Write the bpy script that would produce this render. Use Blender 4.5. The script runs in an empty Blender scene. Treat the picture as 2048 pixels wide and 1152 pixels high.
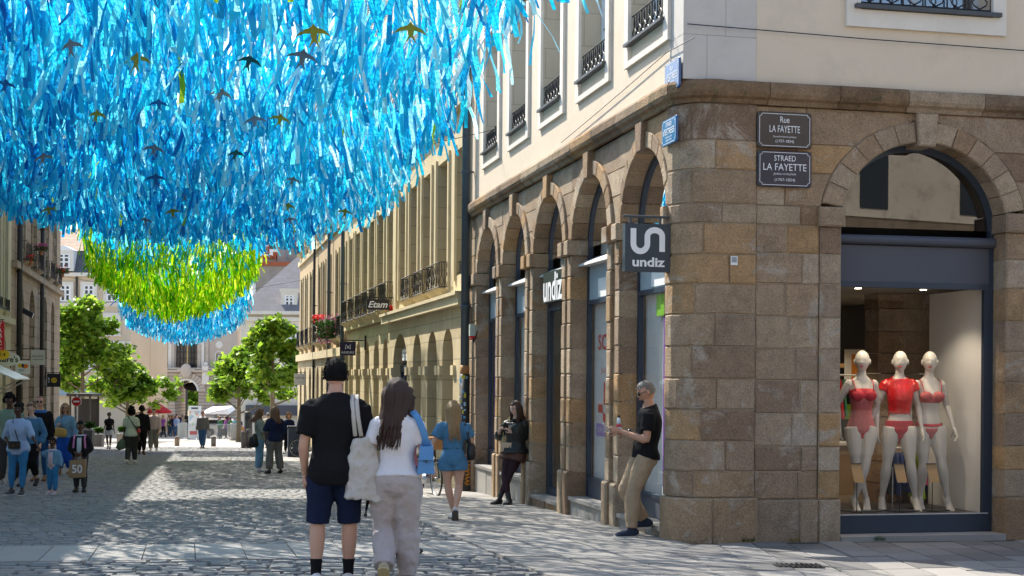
import bpy, math, random
import numpy as np
from mathutils import Vector, Matrix, noise as mnoise
R_ = random.Random(7)
NR = np.random.default_rng(11)
scn = bpy.context.scene
COL = scn.collection
# ------------------------------------------------------------------ camera
F_PX, PX, PY, ROLL, HC, SLOPE = 2900.0, 1024.0, 757.0, 0.008, 1.30, 0.031
cam = bpy.data.cameras.new('camera'); camo = bpy.data.objects.new('camera', cam); COL.objects.link(camo)
cam.sensor_fit = 'HORIZONTAL'; cam.sensor_width = 36.0; cam.lens = 36.0*F_PX/2048.0
cam.shift_y = (PY-576.0)/2048.0; cam.clip_start = 0.1; cam.clip_end = 3000
camo.matrix_world = Matrix.Translation((0, 0, HC)) @ Matrix.Rotation(math.pi/2, 4, 'X') @ Matrix.Rotation(ROLL, 4, 'Z')
scn.camera = camo
# ------------------------------------------------------------------ light
SUN_AZ = math.radians(38.0)      # to the left of the view direction
SUN_EL = math.radians(48.0)
world = bpy.data.worlds.new('World'); scn.world = world; world.use_nodes = True
wn = world.node_tree.nodes; wl = world.node_tree.links
bg = wn['Background']; sky = wn.new('ShaderNodeTexSky'); sky.sky_type = 'NISHITA'; sky.sun_disc = False
sky.sun_elevation = SUN_EL; sky.sun_rotation = -SUN_AZ; sky.air_density = 1.0; sky.dust_density = 1.6; sky.ozone_density = 1.0
wl.new(sky.outputs[0], bg.inputs[0]); bg.inputs[1].default_value = 0.15
sun = bpy.data.lights.new('sun', 'SUN'); sun.energy = 4.6; sun.angle = math.radians(0.55); sun.color = (1.0, 0.94, 0.84)
suno = bpy.data.objects.new('sun', sun); COL.objects.link(suno)
sdir = Vector((-math.sin(SUN_AZ)*math.cos(SUN_EL), math.cos(SUN_AZ)*math.cos(SUN_EL), math.sin(SUN_EL)))
suno.rotation_euler = sdir.to_track_quat('Z', 'Y').to_euler(); suno.location = (-20, 20, 40)
scn.view_settings.view_transform = 'Standard'; scn.view_settings.look = 'None'
scn.view_settings.gamma = 1.0; scn.view_settings.exposure = 1.15; scn.view_settings.use_curve_mapping = False
# ------------------------------------------------------------------ street frames
D = np.array([-.2184, .9759]); D /= np.linalg.norm(D); E_ = np.array([D[1], -D[0]]); C0 = np.array([1.863, 16.147])
LW = -11.3                        # the opposite side of the street
def gz(x, y): return -SLOPE*y
def SW(s, w, z=None):             # street coordinates: s along the street, w to the right of the corner building's front
    p = C0 + D*s + E_*w
    return (p[0], p[1], gz(*p) if z is None else z)
def ray(x, y):
    u = x-PX; v = y-PY
    return ((u+ROLL*v)/F_PX, 1.0, -(v-ROLL*u)/F_PX)
def gnd(x, y):
    r = ray(x, y); t = HC/(-SLOPE-r[2]); return (r[0]*t, t, -SLOPE*t)
def at(x, y, Y):
    r = ray(x, y); return (r[0]*Y, Y, HC+r[2]*Y)
def on_w(x, y, w):                # pixel on the vertical plane w = const -> (s, z)
    r = ray(x, y); p = C0+E_*w; t = float(p@E_)/(r[0]*E_[0]+r[1]*E_[1]); P = np.array([r[0]*t, r[1]*t])
    return float((P-C0)@D), HC+r[2]*t
def on_s(x, y, s):                # pixel on the vertical plane s = const -> (w, z)
    r = ray(x, y); p = C0+D*s; t = float(p@D)/(r[0]*D[0]+r[1]*D[1]); P = np.array([r[0]*t, r[1]*t])
    return float((P-C0)@E_), HC+r[2]*t
# ------------------------------------------------------------------ objects
def tag(o, label=None, cat=None, group=None, kind=None):
    if label: o['label'] = label
    if cat: o['category'] = cat
    if group: o['group'] = group
    if kind: o['kind'] = kind
    return o
MW = {}
def thing(name, loc=(0, 0, 0), yaw=0.0, label=None, cat=None, group=None, kind=None):
    o = bpy.data.objects.new(name, None); COL.objects.link(o)
    o.location = loc; o.rotation_euler = (0, 0, yaw); o.empty_display_size = 0.2
    MW[o.name] = Matrix.Translation(loc) @ Matrix.Rotation(yaw, 4, 'Z')
    return tag(o, label, cat, group, kind)
class MB:
    """collects shapes in world (or thing-local) coordinates and links them as one mesh"""
    def __init__(self): self.v = []; self.f = []; self.m = []; self.cur = 0; self.T = None
    def add(self, vs, fs):
        b = len(self.v)
        if self.T is not None: vs = [tuple(self.T @ Vector(p)) for p in vs]
        self.v += [tuple(p) for p in vs]; self.f += [tuple(i+b for i in q) for q in fs]; self.m += [self.cur]*len(fs)
        return self
    def hexa(self, p):            # 8 points: bottom 4 then top 4
        return self.add(p, [(3, 2, 1, 0), (4, 5, 6, 7), (0, 1, 5, 4), (1, 2, 6, 5), (2, 3, 7, 6), (3, 0, 4, 7)])
    def box(self, c, s, rz=0.0):
        cx, cy, cz = c; a, b, h = s[0]/2, s[1]/2, s[2]/2; co, si = math.cos(rz), math.sin(rz)
        q = [(-a, -b), (a, -b), (a, b), (-a, b)]
        q = [(cx+x*co-y*si, cy+x*si+y*co) for x, y in q]
        return self.hexa([(x, y, cz-h) for x, y in q]+[(x, y, cz+h) for x, y in q])
    def swbox(self, s0, s1, w0, w1, z0, z1):     # box in street coordinates
        q = [SW(s0, w0, 0), SW(s1, w0, 0), SW(s1, w1, 0), SW(s0, w1, 0)]
        return self.hexa([(p[0], p[1], z0) for p in q]+[(p[0], p[1], z1) for p in q])
    def tube(self, pts, rad, n=8, ref=(1, 0, 0), caps=True, sq=1.0):
        pts = [Vector(p) for p in pts]; k = len(pts)
        if not isinstance(rad, (list, tuple)): rad = [rad]*k
        vs = []; B0 = Vector(ref)
        for i in range(k):
            T = (pts[min(i+1, k-1)]-pts[max(i-1, 0)])
            if T.length < 1e-9: T = Vector((0, 0, 1))
            T.normalize(); B = B0-T*B0.dot(T)
            if B.length < .15: B = Vector((0.3, 1, 0.2)); B = B-T*B.dot(T)
            B.normalize(); N = T.cross(B)
            r = rad[i]; rx, ry = r if isinstance(r, (list, tuple)) else (r, r)
            for j in range(n):
                a = 2*math.pi*j/n; ca, sa = math.cos(a), math.sin(a)
                if sq != 1.0:
                    ca = math.copysign(abs(ca)**sq, ca); sa = math.copysign(abs(sa)**sq, sa)
                vs.append(pts[i]+B*(rx*ca)+N*(ry*sa))
        fs = [(i*n+j, i*n+(j+1) % n, (i+1)*n+(j+1) % n, (i+1)*n+j) for i in range(k-1) for j in range(n)]
        if caps: fs += [tuple(range(n-1, -1, -1)), tuple((k-1)*n+j for j in range(n))]
        return self.add(vs, fs)
    def ball(self, c, r, nu=10, nv=7):
        if not isinstance(r, (list, tuple)): r = (r, r, r)
        vs = [(c[0], c[1], c[2]-r[2])]
        for i in range(1, nv):
            t = math.pi*i/nv
            for j in range(nu):
                a = 2*math.pi*j/nu
                vs.append((c[0]+r[0]*math.sin(t)*math.cos(a), c[1]+r[1]*math.sin(t)*math.sin(a), c[2]-r[2]*math.cos(t)))
        vs.append((c[0], c[1], c[2]+r[2])); fs = [(0, 1+(j+1) % nu, 1+j) for j in range(nu)]
        for i in range(nv-2):
            for j in range(nu):
                a = 1+i*nu; fs.append((a+j, a+(j+1) % nu, a+nu+(j+1) % nu, a+nu+j))
        t = len(vs)-1; a = 1+(nv-2)*nu; fs += [(a+j, a+(j+1) % nu, t) for j in range(nu)]
        return self.add(vs, fs)
    def mesh(self, name, mats, inv=None, smooth=False):
        me = bpy.data.meshes.new(name)
        vs = self.v
        if inv is not None and vs:
            a = np.array(vs); m = np.array(inv); vs = (a@m[:3, :3].T+m[:3, 3]).tolist()
        me.from_pydata(vs, [], self.f)
        if not isinstance(mats, (list, tuple)): mats = [mats]
        for x in mats: me.materials.append(x)
        if len(mats) > 1: me.polygons.foreach_set('material_index', self.m)
        if smooth: me.polygons.foreach_set('use_smooth', [True]*len(self.f))
        return me
    def build(self, name, mats, parent=None, smooth=False, world=True):
        inv = None
        if parent is not None and world: inv = MW[parent.name].inverted()
        o = bpy.data.objects.new(name, self.mesh(name, mats, inv, smooth)); COL.objects.link(o)
        if parent is not None: o.parent = parent; MW[o.name] = MW[parent.name]
        else: MW[o.name] = Matrix.Identity(4)
        return o
def part(name, mat, parent, fn, smooth=False, world=True):
    m = MB(); fn(m); return m.build(name, mat, parent, smooth, world)
def np_obj(name, V, Fq, mat, parent=None, attr=None, smooth=False):
    """big mesh from numpy quads"""
    me = bpy.data.meshes.new(name); nq = len(Fq); V = np.asarray(V, dtype=np.float32)
    if parent is not None:
        m = np.array(MW[parent.name].inverted()); V = V@m[:3, :3].T+m[:3, 3]
    me.vertices.add(len(V)); me.vertices.foreach_set('co', np.ascontiguousarray(V, dtype=np.float32).ravel())
    me.loops.add(nq*4); me.loops.foreach_set('vertex_index', np.asarray(Fq, dtype=np.int32).ravel())
    me.polygons.add(nq); me.polygons.foreach_set('loop_start', np.arange(0, nq*4, 4, dtype=np.int32))
    me.update(calc_edges=True)
    if attr is not None:
        at_ = me.attributes.new('rnd', 'FLOAT', 'POINT'); at_.data.foreach_set('value', np.asarray(attr, dtype=np.float32))
    if smooth: me.polygons.foreach_set('use_smooth', np.ones(nq, dtype=bool))
    me.materials.append(mat)
    o = bpy.data.objects.new(name, me); COL.objects.link(o)
    if parent is not None: o.parent = parent; MW[o.name] = MW[parent.name]
    else: MW[o.name] = Matrix.Identity(4)
    return o
def copy_tree(o, parent=None):
    c = o.copy(); COL.objects.link(c); c.parent = parent
    for ch in o.children: copy_tree(ch, c)
    return c
# ------------------------------------------------------------------ materials
def srgb(r, g, b):
    f = lambda c: ((c/255.0)/12.92 if c/255.0 <= .04045 else ((c/255.0+.055)/1.055)**2.4)
    return (f(r), f(g), f(b))
MATS = {}
def mat(name, col, rough=.7, var=.12, scale=6.0, bump=0.0, bscale=40.0, spec=.3, metal=0.0, orand=0.0, ramp=None, speck=0.0,
        sscale=90.0, trans=0.0, brick=None, stain=0.0, stretch=None, patch=None, coat=0.0):
    """procedural material: base colour, large noise, per-object tone, speckle, stains, bump"""
    if name in MATS: return MATS[name]
    m = bpy.data.materials.new(name); m.use_nodes = True; MATS[name] = m
    nt = m.node_tree; N = nt.nodes; L = nt.links; b = N['Principled BSDF']
    b.inputs['Roughness'].default_value = rough; b.inputs['Specular IOR Level'].default_value = spec; b.inputs['Metallic'].default_value = metal
    if coat: b.inputs['Coat Weight'].default_value = coat; b.inputs['Coat Roughness'].default_value = .12
    geo = N.new('ShaderNodeNewGeometry'); pos = geo.outputs['Position']
    if stretch:
        mp = N.new('ShaderNodeMapping'); mp.inputs['Scale'].default_value = stretch; L.new(pos, mp.inputs[0]); pos = mp.outputs[0]
    def nz(sc, det=4, rg=.6):
        n = N.new('ShaderNodeTexNoise'); n.inputs['Scale'].default_value = sc; n.inputs['Detail'].default_value = det; n.inputs['Roughness'].default_value = rg
        L.new(pos, n.inputs['Vector']); return n.outputs['Fac']
    def math_(op, a, b2, clamp=False):
        n = N.new('ShaderNodeMath'); n.operation = op; n.use_clamp = clamp
        for i, x in enumerate((a, b2)):
            if hasattr(x, 'name') and hasattr(x, 'is_output'): L.new(x, n.inputs[i])
            else: n.inputs[i].default_value = x
        return n.outputs[0]
    if ramp:
        oi = N.new('ShaderNodeObjectInfo'); cr = N.new('ShaderNodeValToRGB'); L.new(oi.outputs['Random'], cr.inputs[0])
        el = cr.color_ramp.elements
        while len(el) < len(ramp): el.new(.5)
        for i, c in enumerate(ramp): el[i].position = i/(len(ramp)-1); el[i].color = (*c, 1)
        colr = cr.outputs[0]
    else:
        rg = N.new('ShaderNodeRGB'); rg.outputs[0].default_value = (*col, 1); colr = rg.outputs[0]
    if patch:                     # pale lime and lichen patches with a shape of their own
        n = N.new('ShaderNodeTexNoise'); n.inputs['Scale'].default_value = patch[1]; n.inputs['Detail'].default_value = 7; n.inputs['Roughness'].default_value = .72; n.inputs['Distortion'].default_value = .8
        L.new(geo.outputs['Position'], n.inputs['Vector']); mr = N.new('ShaderNodeMapRange'); mr.inputs[1].default_value = patch[2]; mr.inputs[2].default_value = patch[2]+.07; mr.inputs[4].default_value = patch[3]
        L.new(n.outputs['Fac'], mr.inputs[0]); mx = N.new('ShaderNodeMix'); mx.data_type = 'RGBA'; L.new(mr.outputs[0], mx.inputs[0]); L.new(colr, mx.inputs[6]); mx.inputs[7].default_value = (*patch[0], 1); colr = mx.outputs[2]
    k = math_('MULTIPLY_ADD', nz(scale), 2*var) ; k.node.inputs[2].default_value = 1-var
    if orand:
        oi = N.new('ShaderNodeObjectInfo'); q = math_('MULTIPLY_ADD', oi.outputs['Random'], 2*orand); q.node.inputs[2].default_value = 1-orand
        k = math_('MULTIPLY', k, q)
    if speck:
        s = math_('MULTIPLY_ADD', nz(sscale, 2, .8), 2.0*speck); s.node.inputs[2].default_value = 1-speck
        k = math_('MULTIPLY', k, s)
    if stain:
        n = N.new('ShaderNodeTexNoise'); n.inputs['Scale'].default_value = 1.3; n.inputs['Detail'].default_value = 6; n.inputs['Roughness'].default_value = .7
        L.new(geo.outputs['Position'], n.inputs['Vector'])
        mr = N.new('ShaderNodeMapRange'); mr.inputs[1].default_value = .52; mr.inputs[2].default_value = .75; mr.inputs[3].default_value = 1; mr.inputs[4].default_value = 1-stain
        L.new(n.outputs['Fac'], mr.inputs[0]); k = math_('MULTIPLY', k, mr.outputs[0])
    hgt = None
    if brick:                     # (width, height, mortar, darkness): courses for masonry too far away to build
        tc = geo.outputs['Position']; dt = N.new('ShaderNodeVectorMath'); dt.operation = 'DOT_PRODUCT'; L.new(tc, dt.inputs[0]); dt.inputs[1].default_value = brick[4]
        sp = N.new('ShaderNodeSeparateXYZ'); L.new(tc, sp.inputs[0]); cb = N.new('ShaderNodeCombineXYZ'); L.new(dt.outputs['Value'], cb.inputs[0]); L.new(sp.outputs[2], cb.inputs[1])
        bt = N.new('ShaderNodeTexBrick'); L.new(cb.outputs[0], bt.inputs['Vector']); bt.inputs['Scale'].default_value = 1.0
        bt.inputs['Brick Width'].default_value = brick[0]; bt.inputs['Row Height'].default_value = brick[1]; bt.inputs['Mortar Size'].default_value = brick[2]; bt.inputs['Mortar Smooth'].default_value = .1
        bt.inputs['Color1'].default_value = (1, 1, 1, 1); bt.inputs['Color2'].default_value = (.86, .84, .8, 1); bt.inputs['Mortar'].default_value = (brick[3],)*3+(1,)
        mx = N.new('ShaderNodeMix'); mx.data_type = 'RGBA'; mx.blend_type = 'MULTIPLY'; mx.inputs[0].default_value = 1
        L.new(colr, mx.inputs[6]); L.new(bt.outputs['Color'], mx.inputs[7]); colr = mx.outputs[2]
        hgt = math_('MULTIPLY', bt.outputs['Fac'], -0.6)
    hs = N.new('ShaderNodeVectorMath'); hs.operation = 'SCALE'; L.new(colr, hs.inputs[0]); L.new(k, hs.inputs['Scale'])
    L.new(hs.outputs[0], b.inputs['Base Color'])
    if bump or hgt is not None:
        bp = N.new('ShaderNodeBump'); bp.inputs['Strength'].default_value = bump if bump else .5; bp.inputs['Distance'].default_value = .02
        h = nz(bscale, 5, .65)
        if hgt is not None: h = math_('ADD', h, hgt)
        L.new(h, bp.inputs['Height']); L.new(bp.outputs[0], b.inputs['Normal'])
    if trans:
        tr = N.new('ShaderNodeBsdfTranslucent'); L.new(hs.outputs[0], tr.inputs[0]); ms = N.new('ShaderNodeMixShader'); ms.inputs[0].default_value = trans
        L.new(b.outputs[0], ms.inputs[1]); L.new(tr.outputs[0], ms.inputs[2]); L.new(ms.outputs[0], N['Material Output'].inputs[0])
    return m
def glass(name, tint=(.9, .93, .94), ior=1.5, rough=.0, boost=0.0, mul=1.0):
    if name in MATS: return MATS[name]
    m = bpy.data.materials.new(name); m.use_nodes = True; MATS[name] = m; N = m.node_tree.nodes; L = m.node_tree.links
    N.remove(N['Principled BSDF']); t = N.new('ShaderNodeBsdfTransparent'); t.inputs[0].default_value = (*tint, 1)
    g = N.new('ShaderNodeBsdfGlossy'); g.inputs['Roughness'].default_value = rough; g.inputs[0].default_value = (1, 1, 1, 1)
    fr = N.new('ShaderNodeFresnel'); fr.inputs[0].default_value = ior; ad = N.new('ShaderNodeMath'); ad.operation = 'MULTIPLY_ADD'; ad.use_clamp = True
    ad.inputs[1].default_value = mul; ad.inputs[2].default_value = boost; L.new(fr.outputs[0], ad.inputs[0])
    ms = N.new('ShaderNodeMixShader'); L.new(ad.outputs[0], ms.inputs[0]); L.new(t.outputs[0], ms.inputs[1]); L.new(g.outputs[0], ms.inputs[2])
    L.new(ms.outputs[0], N['Material Output'].inputs[0]); return m
def emit(name, col, strength):
    if name in MATS: return MATS[name]
    m = bpy.data.materials.new(name); m.use_nodes = True; MATS[name] = m; b = m.node_tree.nodes['Principled BSDF']
    b.inputs['Emission Color'].default_value = (*col, 1); b.inputs['Emission Strength'].default_value = strength; b.inputs['Base Color'].default_value = (*col, 1); return m
# ------------------------------------------------------------------ lettering
FONTS = {}
def text(parent, body, mat_, origin, right, up, width=None, height=None, depth=.004, shear=0.0, offset=0.0, name='lettering', align='CENTER', space=1.0):
    """flat lettering as a mesh; origin is the centre, right/up are unit vectors"""
    cu = bpy.data.curves.new('t', 'FONT'); cu.body = body; cu.align_x = 'CENTER'; cu.align_y = 'CENTER'; cu.extrude = 0.0; cu.shear = shear; cu.offset = offset; cu.resolution_u = 4; cu.space_character = space
    ob = bpy.data.objects.new('t', cu); COL.objects.link(ob); dg = bpy.context.evaluated_depsgraph_get(); me = bpy.data.meshes.new_from_object(ob.evaluated_get(dg))
    bpy.data.objects.remove(ob); bpy.data.curves.remove(cu)
    a = np.empty(len(me.vertices)*3, dtype=np.float32); me.vertices.foreach_get('co', a); a = a.reshape(-1, 3)
    mn, mx = a.min(0), a.max(0); sz = mx-mn; c = (mn+mx)/2; a = a-c
    kx = width/sz[0] if width else None; ky = height/sz[1] if height else None
    if kx is None: kx = ky
    if ky is None: ky = kx
    r = np.array(right, dtype=float); u = np.array(up, dtype=float); n = np.cross(r, u)
    P = np.array(origin)+np.outer(a[:, 0]*kx, r)+np.outer(a[:, 1]*ky, u)+n*depth
    if parent is not None:
        m = np.array(MW[parent.name].inverted()); P = P@m[:3, :3].T+m[:3, 3]
    me.vertices.foreach_set('co', P.astype(np.float32).ravel()); me.materials.clear(); me.materials.append(mat_); me.name = name
    o = bpy.data.objects.new(name, me); COL.objects.link(o)
    if parent is not None: o.parent = parent; MW[o.name] = MW[parent.name]
    return o
dV = (float(D[0]), float(D[1]), 0.0); eV = (float(E_[0]), float(E_[1]), 0.0); UP = (0, 0, 1)
ndV = (-dV[0], -dV[1], 0.0); neV = (-eV[0], -eV[1], 0.0)
# ================================================================== materials in use
STREET = (float(D[0]), float(D[1]), 0.0); ACROSS = (float(E_[0]), float(E_[1]), 0.0)
m_sett = mat('granite_sett', (.2, .2, .19), .62, .2, 1.1, .5, 55, spec=.35, ramp=[(.13, .135, .14), (.2, .195, .185), (.16, .17, .175), (.25, .235, .215), (.17, .165, .165)], speck=.25, sscale=160)
m_mortar = mat('dark_jointing', (.07, .068, .062), .9, .3, 3, .4, 60)
m_flag = mat('granite_flagstone', (.27, .255, .235), .6, .16, 1.7, .25, 70, spec=.3, orand=.16, speck=.22, sscale=190, stain=.18)
m_paver = mat('slate_paver', (.17, .165, .16), .62, .18, 1.9, .25, 60, spec=.35, orand=.25, speck=.2, sscale=170, stain=.15)
m_square = mat('square_paving_stone', (.40, .365, .31), .7, .12, .8, .2, 30, brick=(.9, .5, .012, .6, (1, 0, 0)))
GRAN = [(.26, .165, .095), (.37, .262, .165), (.34, .25, .17), (.42, .26, .125), (.30, .22, .15), (.43, .33, .225), (.24, .16, .105), (.46, .36, .255)]
m_gran = mat('brown_granite', None, .8, .34, 7, 1.0, 45, spec=.2, ramp=GRAN, speck=.8, sscale=55, stain=.42, patch=((.43, .37, .30), 1.7, .56, .75))
m_band = mat('weathered_band_granite', None, .85, .4, 5, 1.0, 40, spec=.15, ramp=[tuple(x*.82 for x in g_) for g_ in GRAN], speck=.7, sscale=50, stain=.6, patch=((.10, .095, .05), 2.2, .55, .7))
m_joint = mat('lime_mortar', (.38, .32, .245), .92, .25, 9, .6, 70, spec=.1)
m_plaster = mat('cream_plaster', (.67, .565, .435), .85, .1, 1.3, .22, 30, spec=.15, stain=.16, patch=((.50, .43, .34), 1.1, .64, .5))
m_trim = mat('pale_stone_trim', (.70, .65, .57), .8, .1, 3, .15, 60, spec=.15, stain=.12)
m_ashlar = mat('pale_ashlar', (.58, .54, .49), .8, .1, 4, .2, 80, spec=.15, orand=.06, stain=.18)
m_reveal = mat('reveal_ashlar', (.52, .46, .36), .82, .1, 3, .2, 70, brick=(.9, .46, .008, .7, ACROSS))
m_zinc = mat('dark_zinc', (.075, .08, .085), .5, .2, 7, .1, 60, spec=.4, metal=.3)
m_iron = mat('wrought_iron', (.018, .018, .02), .5, .2, 30, .1, 90, spec=.4)
m_navy = mat('navy_shopfront_paint', (.028, .042, .065), .42, .12, 4, .05, 40, spec=.45)
m_navyp = mat('grey_blue_panel_paint', (.075, .08, .10), .5, .08, 3, .04, 50, spec=.35)
m_sash = mat('blue_white_sash_paint', (.55, .62, .66), .5, .08, 5)
m_pane = glass('window_pane', (.5, .56, .6), 1.5, 0.0, .12)
m_shopglass = glass('shop_glass', (.95, .96, .96), 1.45, 0.0, .0, .8)
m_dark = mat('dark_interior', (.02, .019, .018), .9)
m_roomgrey = mat('pale_display_panel', (.66, .67, .66), .6, .05, 1.5)
m_white = mat('white_paint', (.78, .78, .77), .5, .04, 5)
m_red = mat('red_print', (.62, .02, .03), .5, .03)
m_lettw = mat('white_lettering', (.8, .8, .8), .45, .03)
m_black = mat('black_sign_paint', (.012, .012, .014), .4, .1, 10, spec=.4)
m_slate = mat('slate_roof', (.105, .115, .135), .6, .22, 2, .4, 20, brick=(.35, .22, .01, .7, (1, 0, 0)))
# ================================================================== ground
def sheet(name, m, x0, x1, y0, y1, dz, nx=1, ny=1):
    b = MB(); b.add([(x, y, gz(x, y)+dz) for x, y in ((x0, y0), (x1, y0), (x1, y1), (x0, y1))], [(0, 1, 2, 3)])
    return tag(b.build(name, m), kind='structure')
ground = sheet('ground', m_mortar, -900, 900, -120, 1500, -.035)
def swsheet(name, m, s0, s1, w0, w1, dz):
    b = MB(); b.add([(p[0], p[1], p[2]+dz) for p in (SW(s0, w0), SW(s1, w0), SW(s1, w1), SW(s0, w1))], [(0, 1, 2, 3)])
    return tag(b.build(name, m), kind='structure')
square = swsheet('square_paving', m_square, 58.2, 260, -150, 150, .0)
lane = swsheet('side_street_paving', m_square, -90, -6.4, -60, 60, -.002)
street = swsheet('street', m_mortar, -6.3, 58.1, LW-.2, 8, -.022)
def sett_grid(s0, s1, w0, w1, lr, lw, keep=None, seed=1):
    """rows of setts across the street: centre s, w, half sizes"""
    rg = np.random.default_rng(seed); out = []
    s = s0
    while s < s1-.02:
        h = lr*rg.uniform(.9, 1.12); w = w0+rg.uniform(-lw, 0)
        ws = rg.uniform(.72, 1.3, int((w1-w0)/lw*1.5)+4)*lw; e = w+np.concatenate([[0], np.cumsum(ws)])
        for a, b in zip(e[:-1], e[1:]):
            a2, b2 = max(a, w0), min(b, w1)
            if b2-a2 > .04: out.append((s+h/2, (a2+b2)/2, h/2, (b2-a2)/2))
        s += h
    return np.array(out)
def sett_geo(G, seed, gap=.007, top=0.0, wav=.004):
    rg = np.random.default_rng(seed); n = len(G); V = np.empty((n, 8, 3))
    P = C0[None, :]+np.outer(G[:, 0], D)+np.outer(G[:, 1], E_)
    dz = rg.normal(0, wav, n); tx = rg.normal(0, .012, (n, 2))
    for k, (a, b) in enumerate(((-1, -1), (1, -1), (1, 1), (-1, 1))):
        for lv in (0, 1):
            ins = gap if lv == 0 else gap+.012
            ds = a*(G[:, 2]-ins)+rg.normal(0, .003, n)*lv; dw = b*(G[:, 3]-ins)+rg.normal(0, .003, n)*lv
            xy = P+ds[:, None]*D+dw[:, None]*E_
            z = -SLOPE*xy[:, 1]+(dz+tx[:, 0]*a*.5*.1+tx[:, 1]*b*.05+top if lv else -.03)
            V[:, k+4*lv, :2] = xy; V[:, k+4*lv, 2] = z
    q = np.array([(4, 5, 6, 7), (0, 1, 5, 4), (1, 2, 6, 5), (2, 3, 7, 6), (3, 0, 4, 7)])
    Fq = (np.arange(n)[:, None, None]*8+q[None]).reshape(-1, 4)
    return V, Fq
def sett_mat_attr(m):
    """sett colour follows a value stored with each sett"""
    N = m.node_tree.nodes; L = m.node_tree.links; a = N.new('ShaderNodeAttribute'); a.attribute_name = 'rnd'
    for n in list(N):
        if n.type == 'VALTORGB': L.new(a.outputs['Fac'], n.inputs[0])
sett_mat_attr(m_sett)
G1 = sett_grid(.32, 58.0, LW+.05, -2.35, .118, .165, seed=3)
G2 = sett_grid(-6.3, -1.44, LW-9, -2.35, .17, .24, seed=4)
def in_view(G):
    P = C0[None, :]+np.outer(G[:, 0], D)+np.outer(G[:, 1], E_); z = -SLOPE*P[:, 1]-HC
    with np.errstate(divide='ignore'): u = F_PX*P[:, 0]/P[:, 1]; v = -F_PX*z/P[:, 1]
    return (P[:, 1] > 1)&(np.abs(u) < 1040)&(v < 400), P[:, 1]
ok2, y2 = in_view(G2); idx = np.where(ok2)[0]; near = idx[np.argsort(y2[idx])[:300]]
rest = np.setdiff1d(np.arange(len(G2)), near)
V, Fq = sett_geo(G1, 5, .006, 0.0, .003); r1 = np.repeat(NR.random(len(G1)), 8)
tag(np_obj('street_setts', V.reshape(-1, 3), Fq, m_sett, street, r1), kind='stuff')
V, Fq = sett_geo(G2[rest], 6, .009, 0.0, .006); r2 = np.repeat(NR.random(len(rest)), 8)
tag(np_obj('crossing_setts', V.reshape(-1, 3), Fq, m_sett, street, r2), kind='stuff')
V, Fq = sett_geo(G2[near], 7, .009, 0.0, .006)
q5 = [(4, 5, 6, 7), (0, 1, 5, 4), (1, 2, 6, 5), (2, 3, 7, 6), (3, 0, 4, 7)]
for k in range(len(near)):
    c = V[k].mean(0); me = bpy.data.meshes.new('sett'); me.from_pydata((V[k]-c).tolist(), [], q5); me.materials.append(m_sett)
    a_ = me.attributes.new('rnd', 'FLOAT', 'POINT'); a_.data.foreach_set('value', [float(NR.random())]*8)
    o = bpy.data.objects.new('sett', me); COL.objects.link(o); o.location = c; o.parent = street
def slab(par, quad, m, name='slab', top=.004, gap=.006, th=.035, ins=.008):
    """one flat stone from four (s, w) corners"""
    q = np.array([SW(s, w) for s, w in quad]); c = q.mean(0); vs = []
    tl = R_.gauss(0, .002)
    for lv, g in ((0, gap), (1, gap+ins)):
        for p in q:
            dv = (c-p)[:2]; ln = np.linalg.norm(dv); dv = dv/ln*g*1.4
            x, y = p[0]+dv[0], p[1]+dv[1]; vs.append((x-c[0], y-c[1], gz(x, y)-c[2]+(top+tl if lv else top-th)))
    me = bpy.data.meshes.new(name); me.from_pydata(vs, [], q5); me.materials.append(m)
    o = bpy.data.objects.new(name, me); COL.objects.link(o); o.location = c; o.parent = par; return o
# gutter slabs across the street mouth
w = LW-8.5
while w < -2.4:
    ww = .47*R_.uniform(.95, 1.06); slab(street, [(-1.42, w), (.30, w), (.30, w+ww), (-1.42, w+ww)], m_flag); w += ww
# flagstone margin along the right-hand fronts
row = 0
for k in range(4):
    w0, w1 = -2.33+k*.585, -2.33+(k+1)*.585; s = -6.2+R_.uniform(0, .6)
    while s < 57:
        l = R_.uniform(.62, 1.05)
        if s > 26: l *= 2.2
        slab(street, [(s, w0), (s+l, w0), (s+l, w1), (s, w1)], m_flag if s > -.6 or k < 3 else m_paver); s += l
# pavers along the side street front: long joints run a little askew to the walls
jd = np.array([.03, 1.0]); jd /= np.linalg.norm(jd); js, jw = float(jd@D), float(jd@E_)
for k in range(22):
    w0 = .02+k*.40; t = -.16-R_.uniform(0, .5)
    slant = jw/js
    while t > -6.2:
        l = R_.uniform(.5, .85); a, b = t, max(t-l, -6.2)
        slab(street, [(b, w0+slant*b*1.0), (a, w0+slant*a), (a, w0+.40+slant*a), (b, w0+.40+slant*b)], m_paver if a > -2.6 else m_flag, top=.005); t -= l
gx, gy, _ = gnd(1597, 1134)
dr = thing('drain_cover', (gx, gy, gz(gx, gy)), 0, 'dark iron drain grate set in the pavers near the stone corner', 'drain')
def fn(m):
    m.box((gx, gy, gz(gx, gy)+.004), (.44, .26, .02))
part('frame', m_iron, dr, fn)
for k in range(9): part('grate_bar', m_iron, dr, lambda m, k=k: m.box((gx-.18+k*.045, gy, gz(gx, gy)+.018), (.018, .22, .012)))
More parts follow.
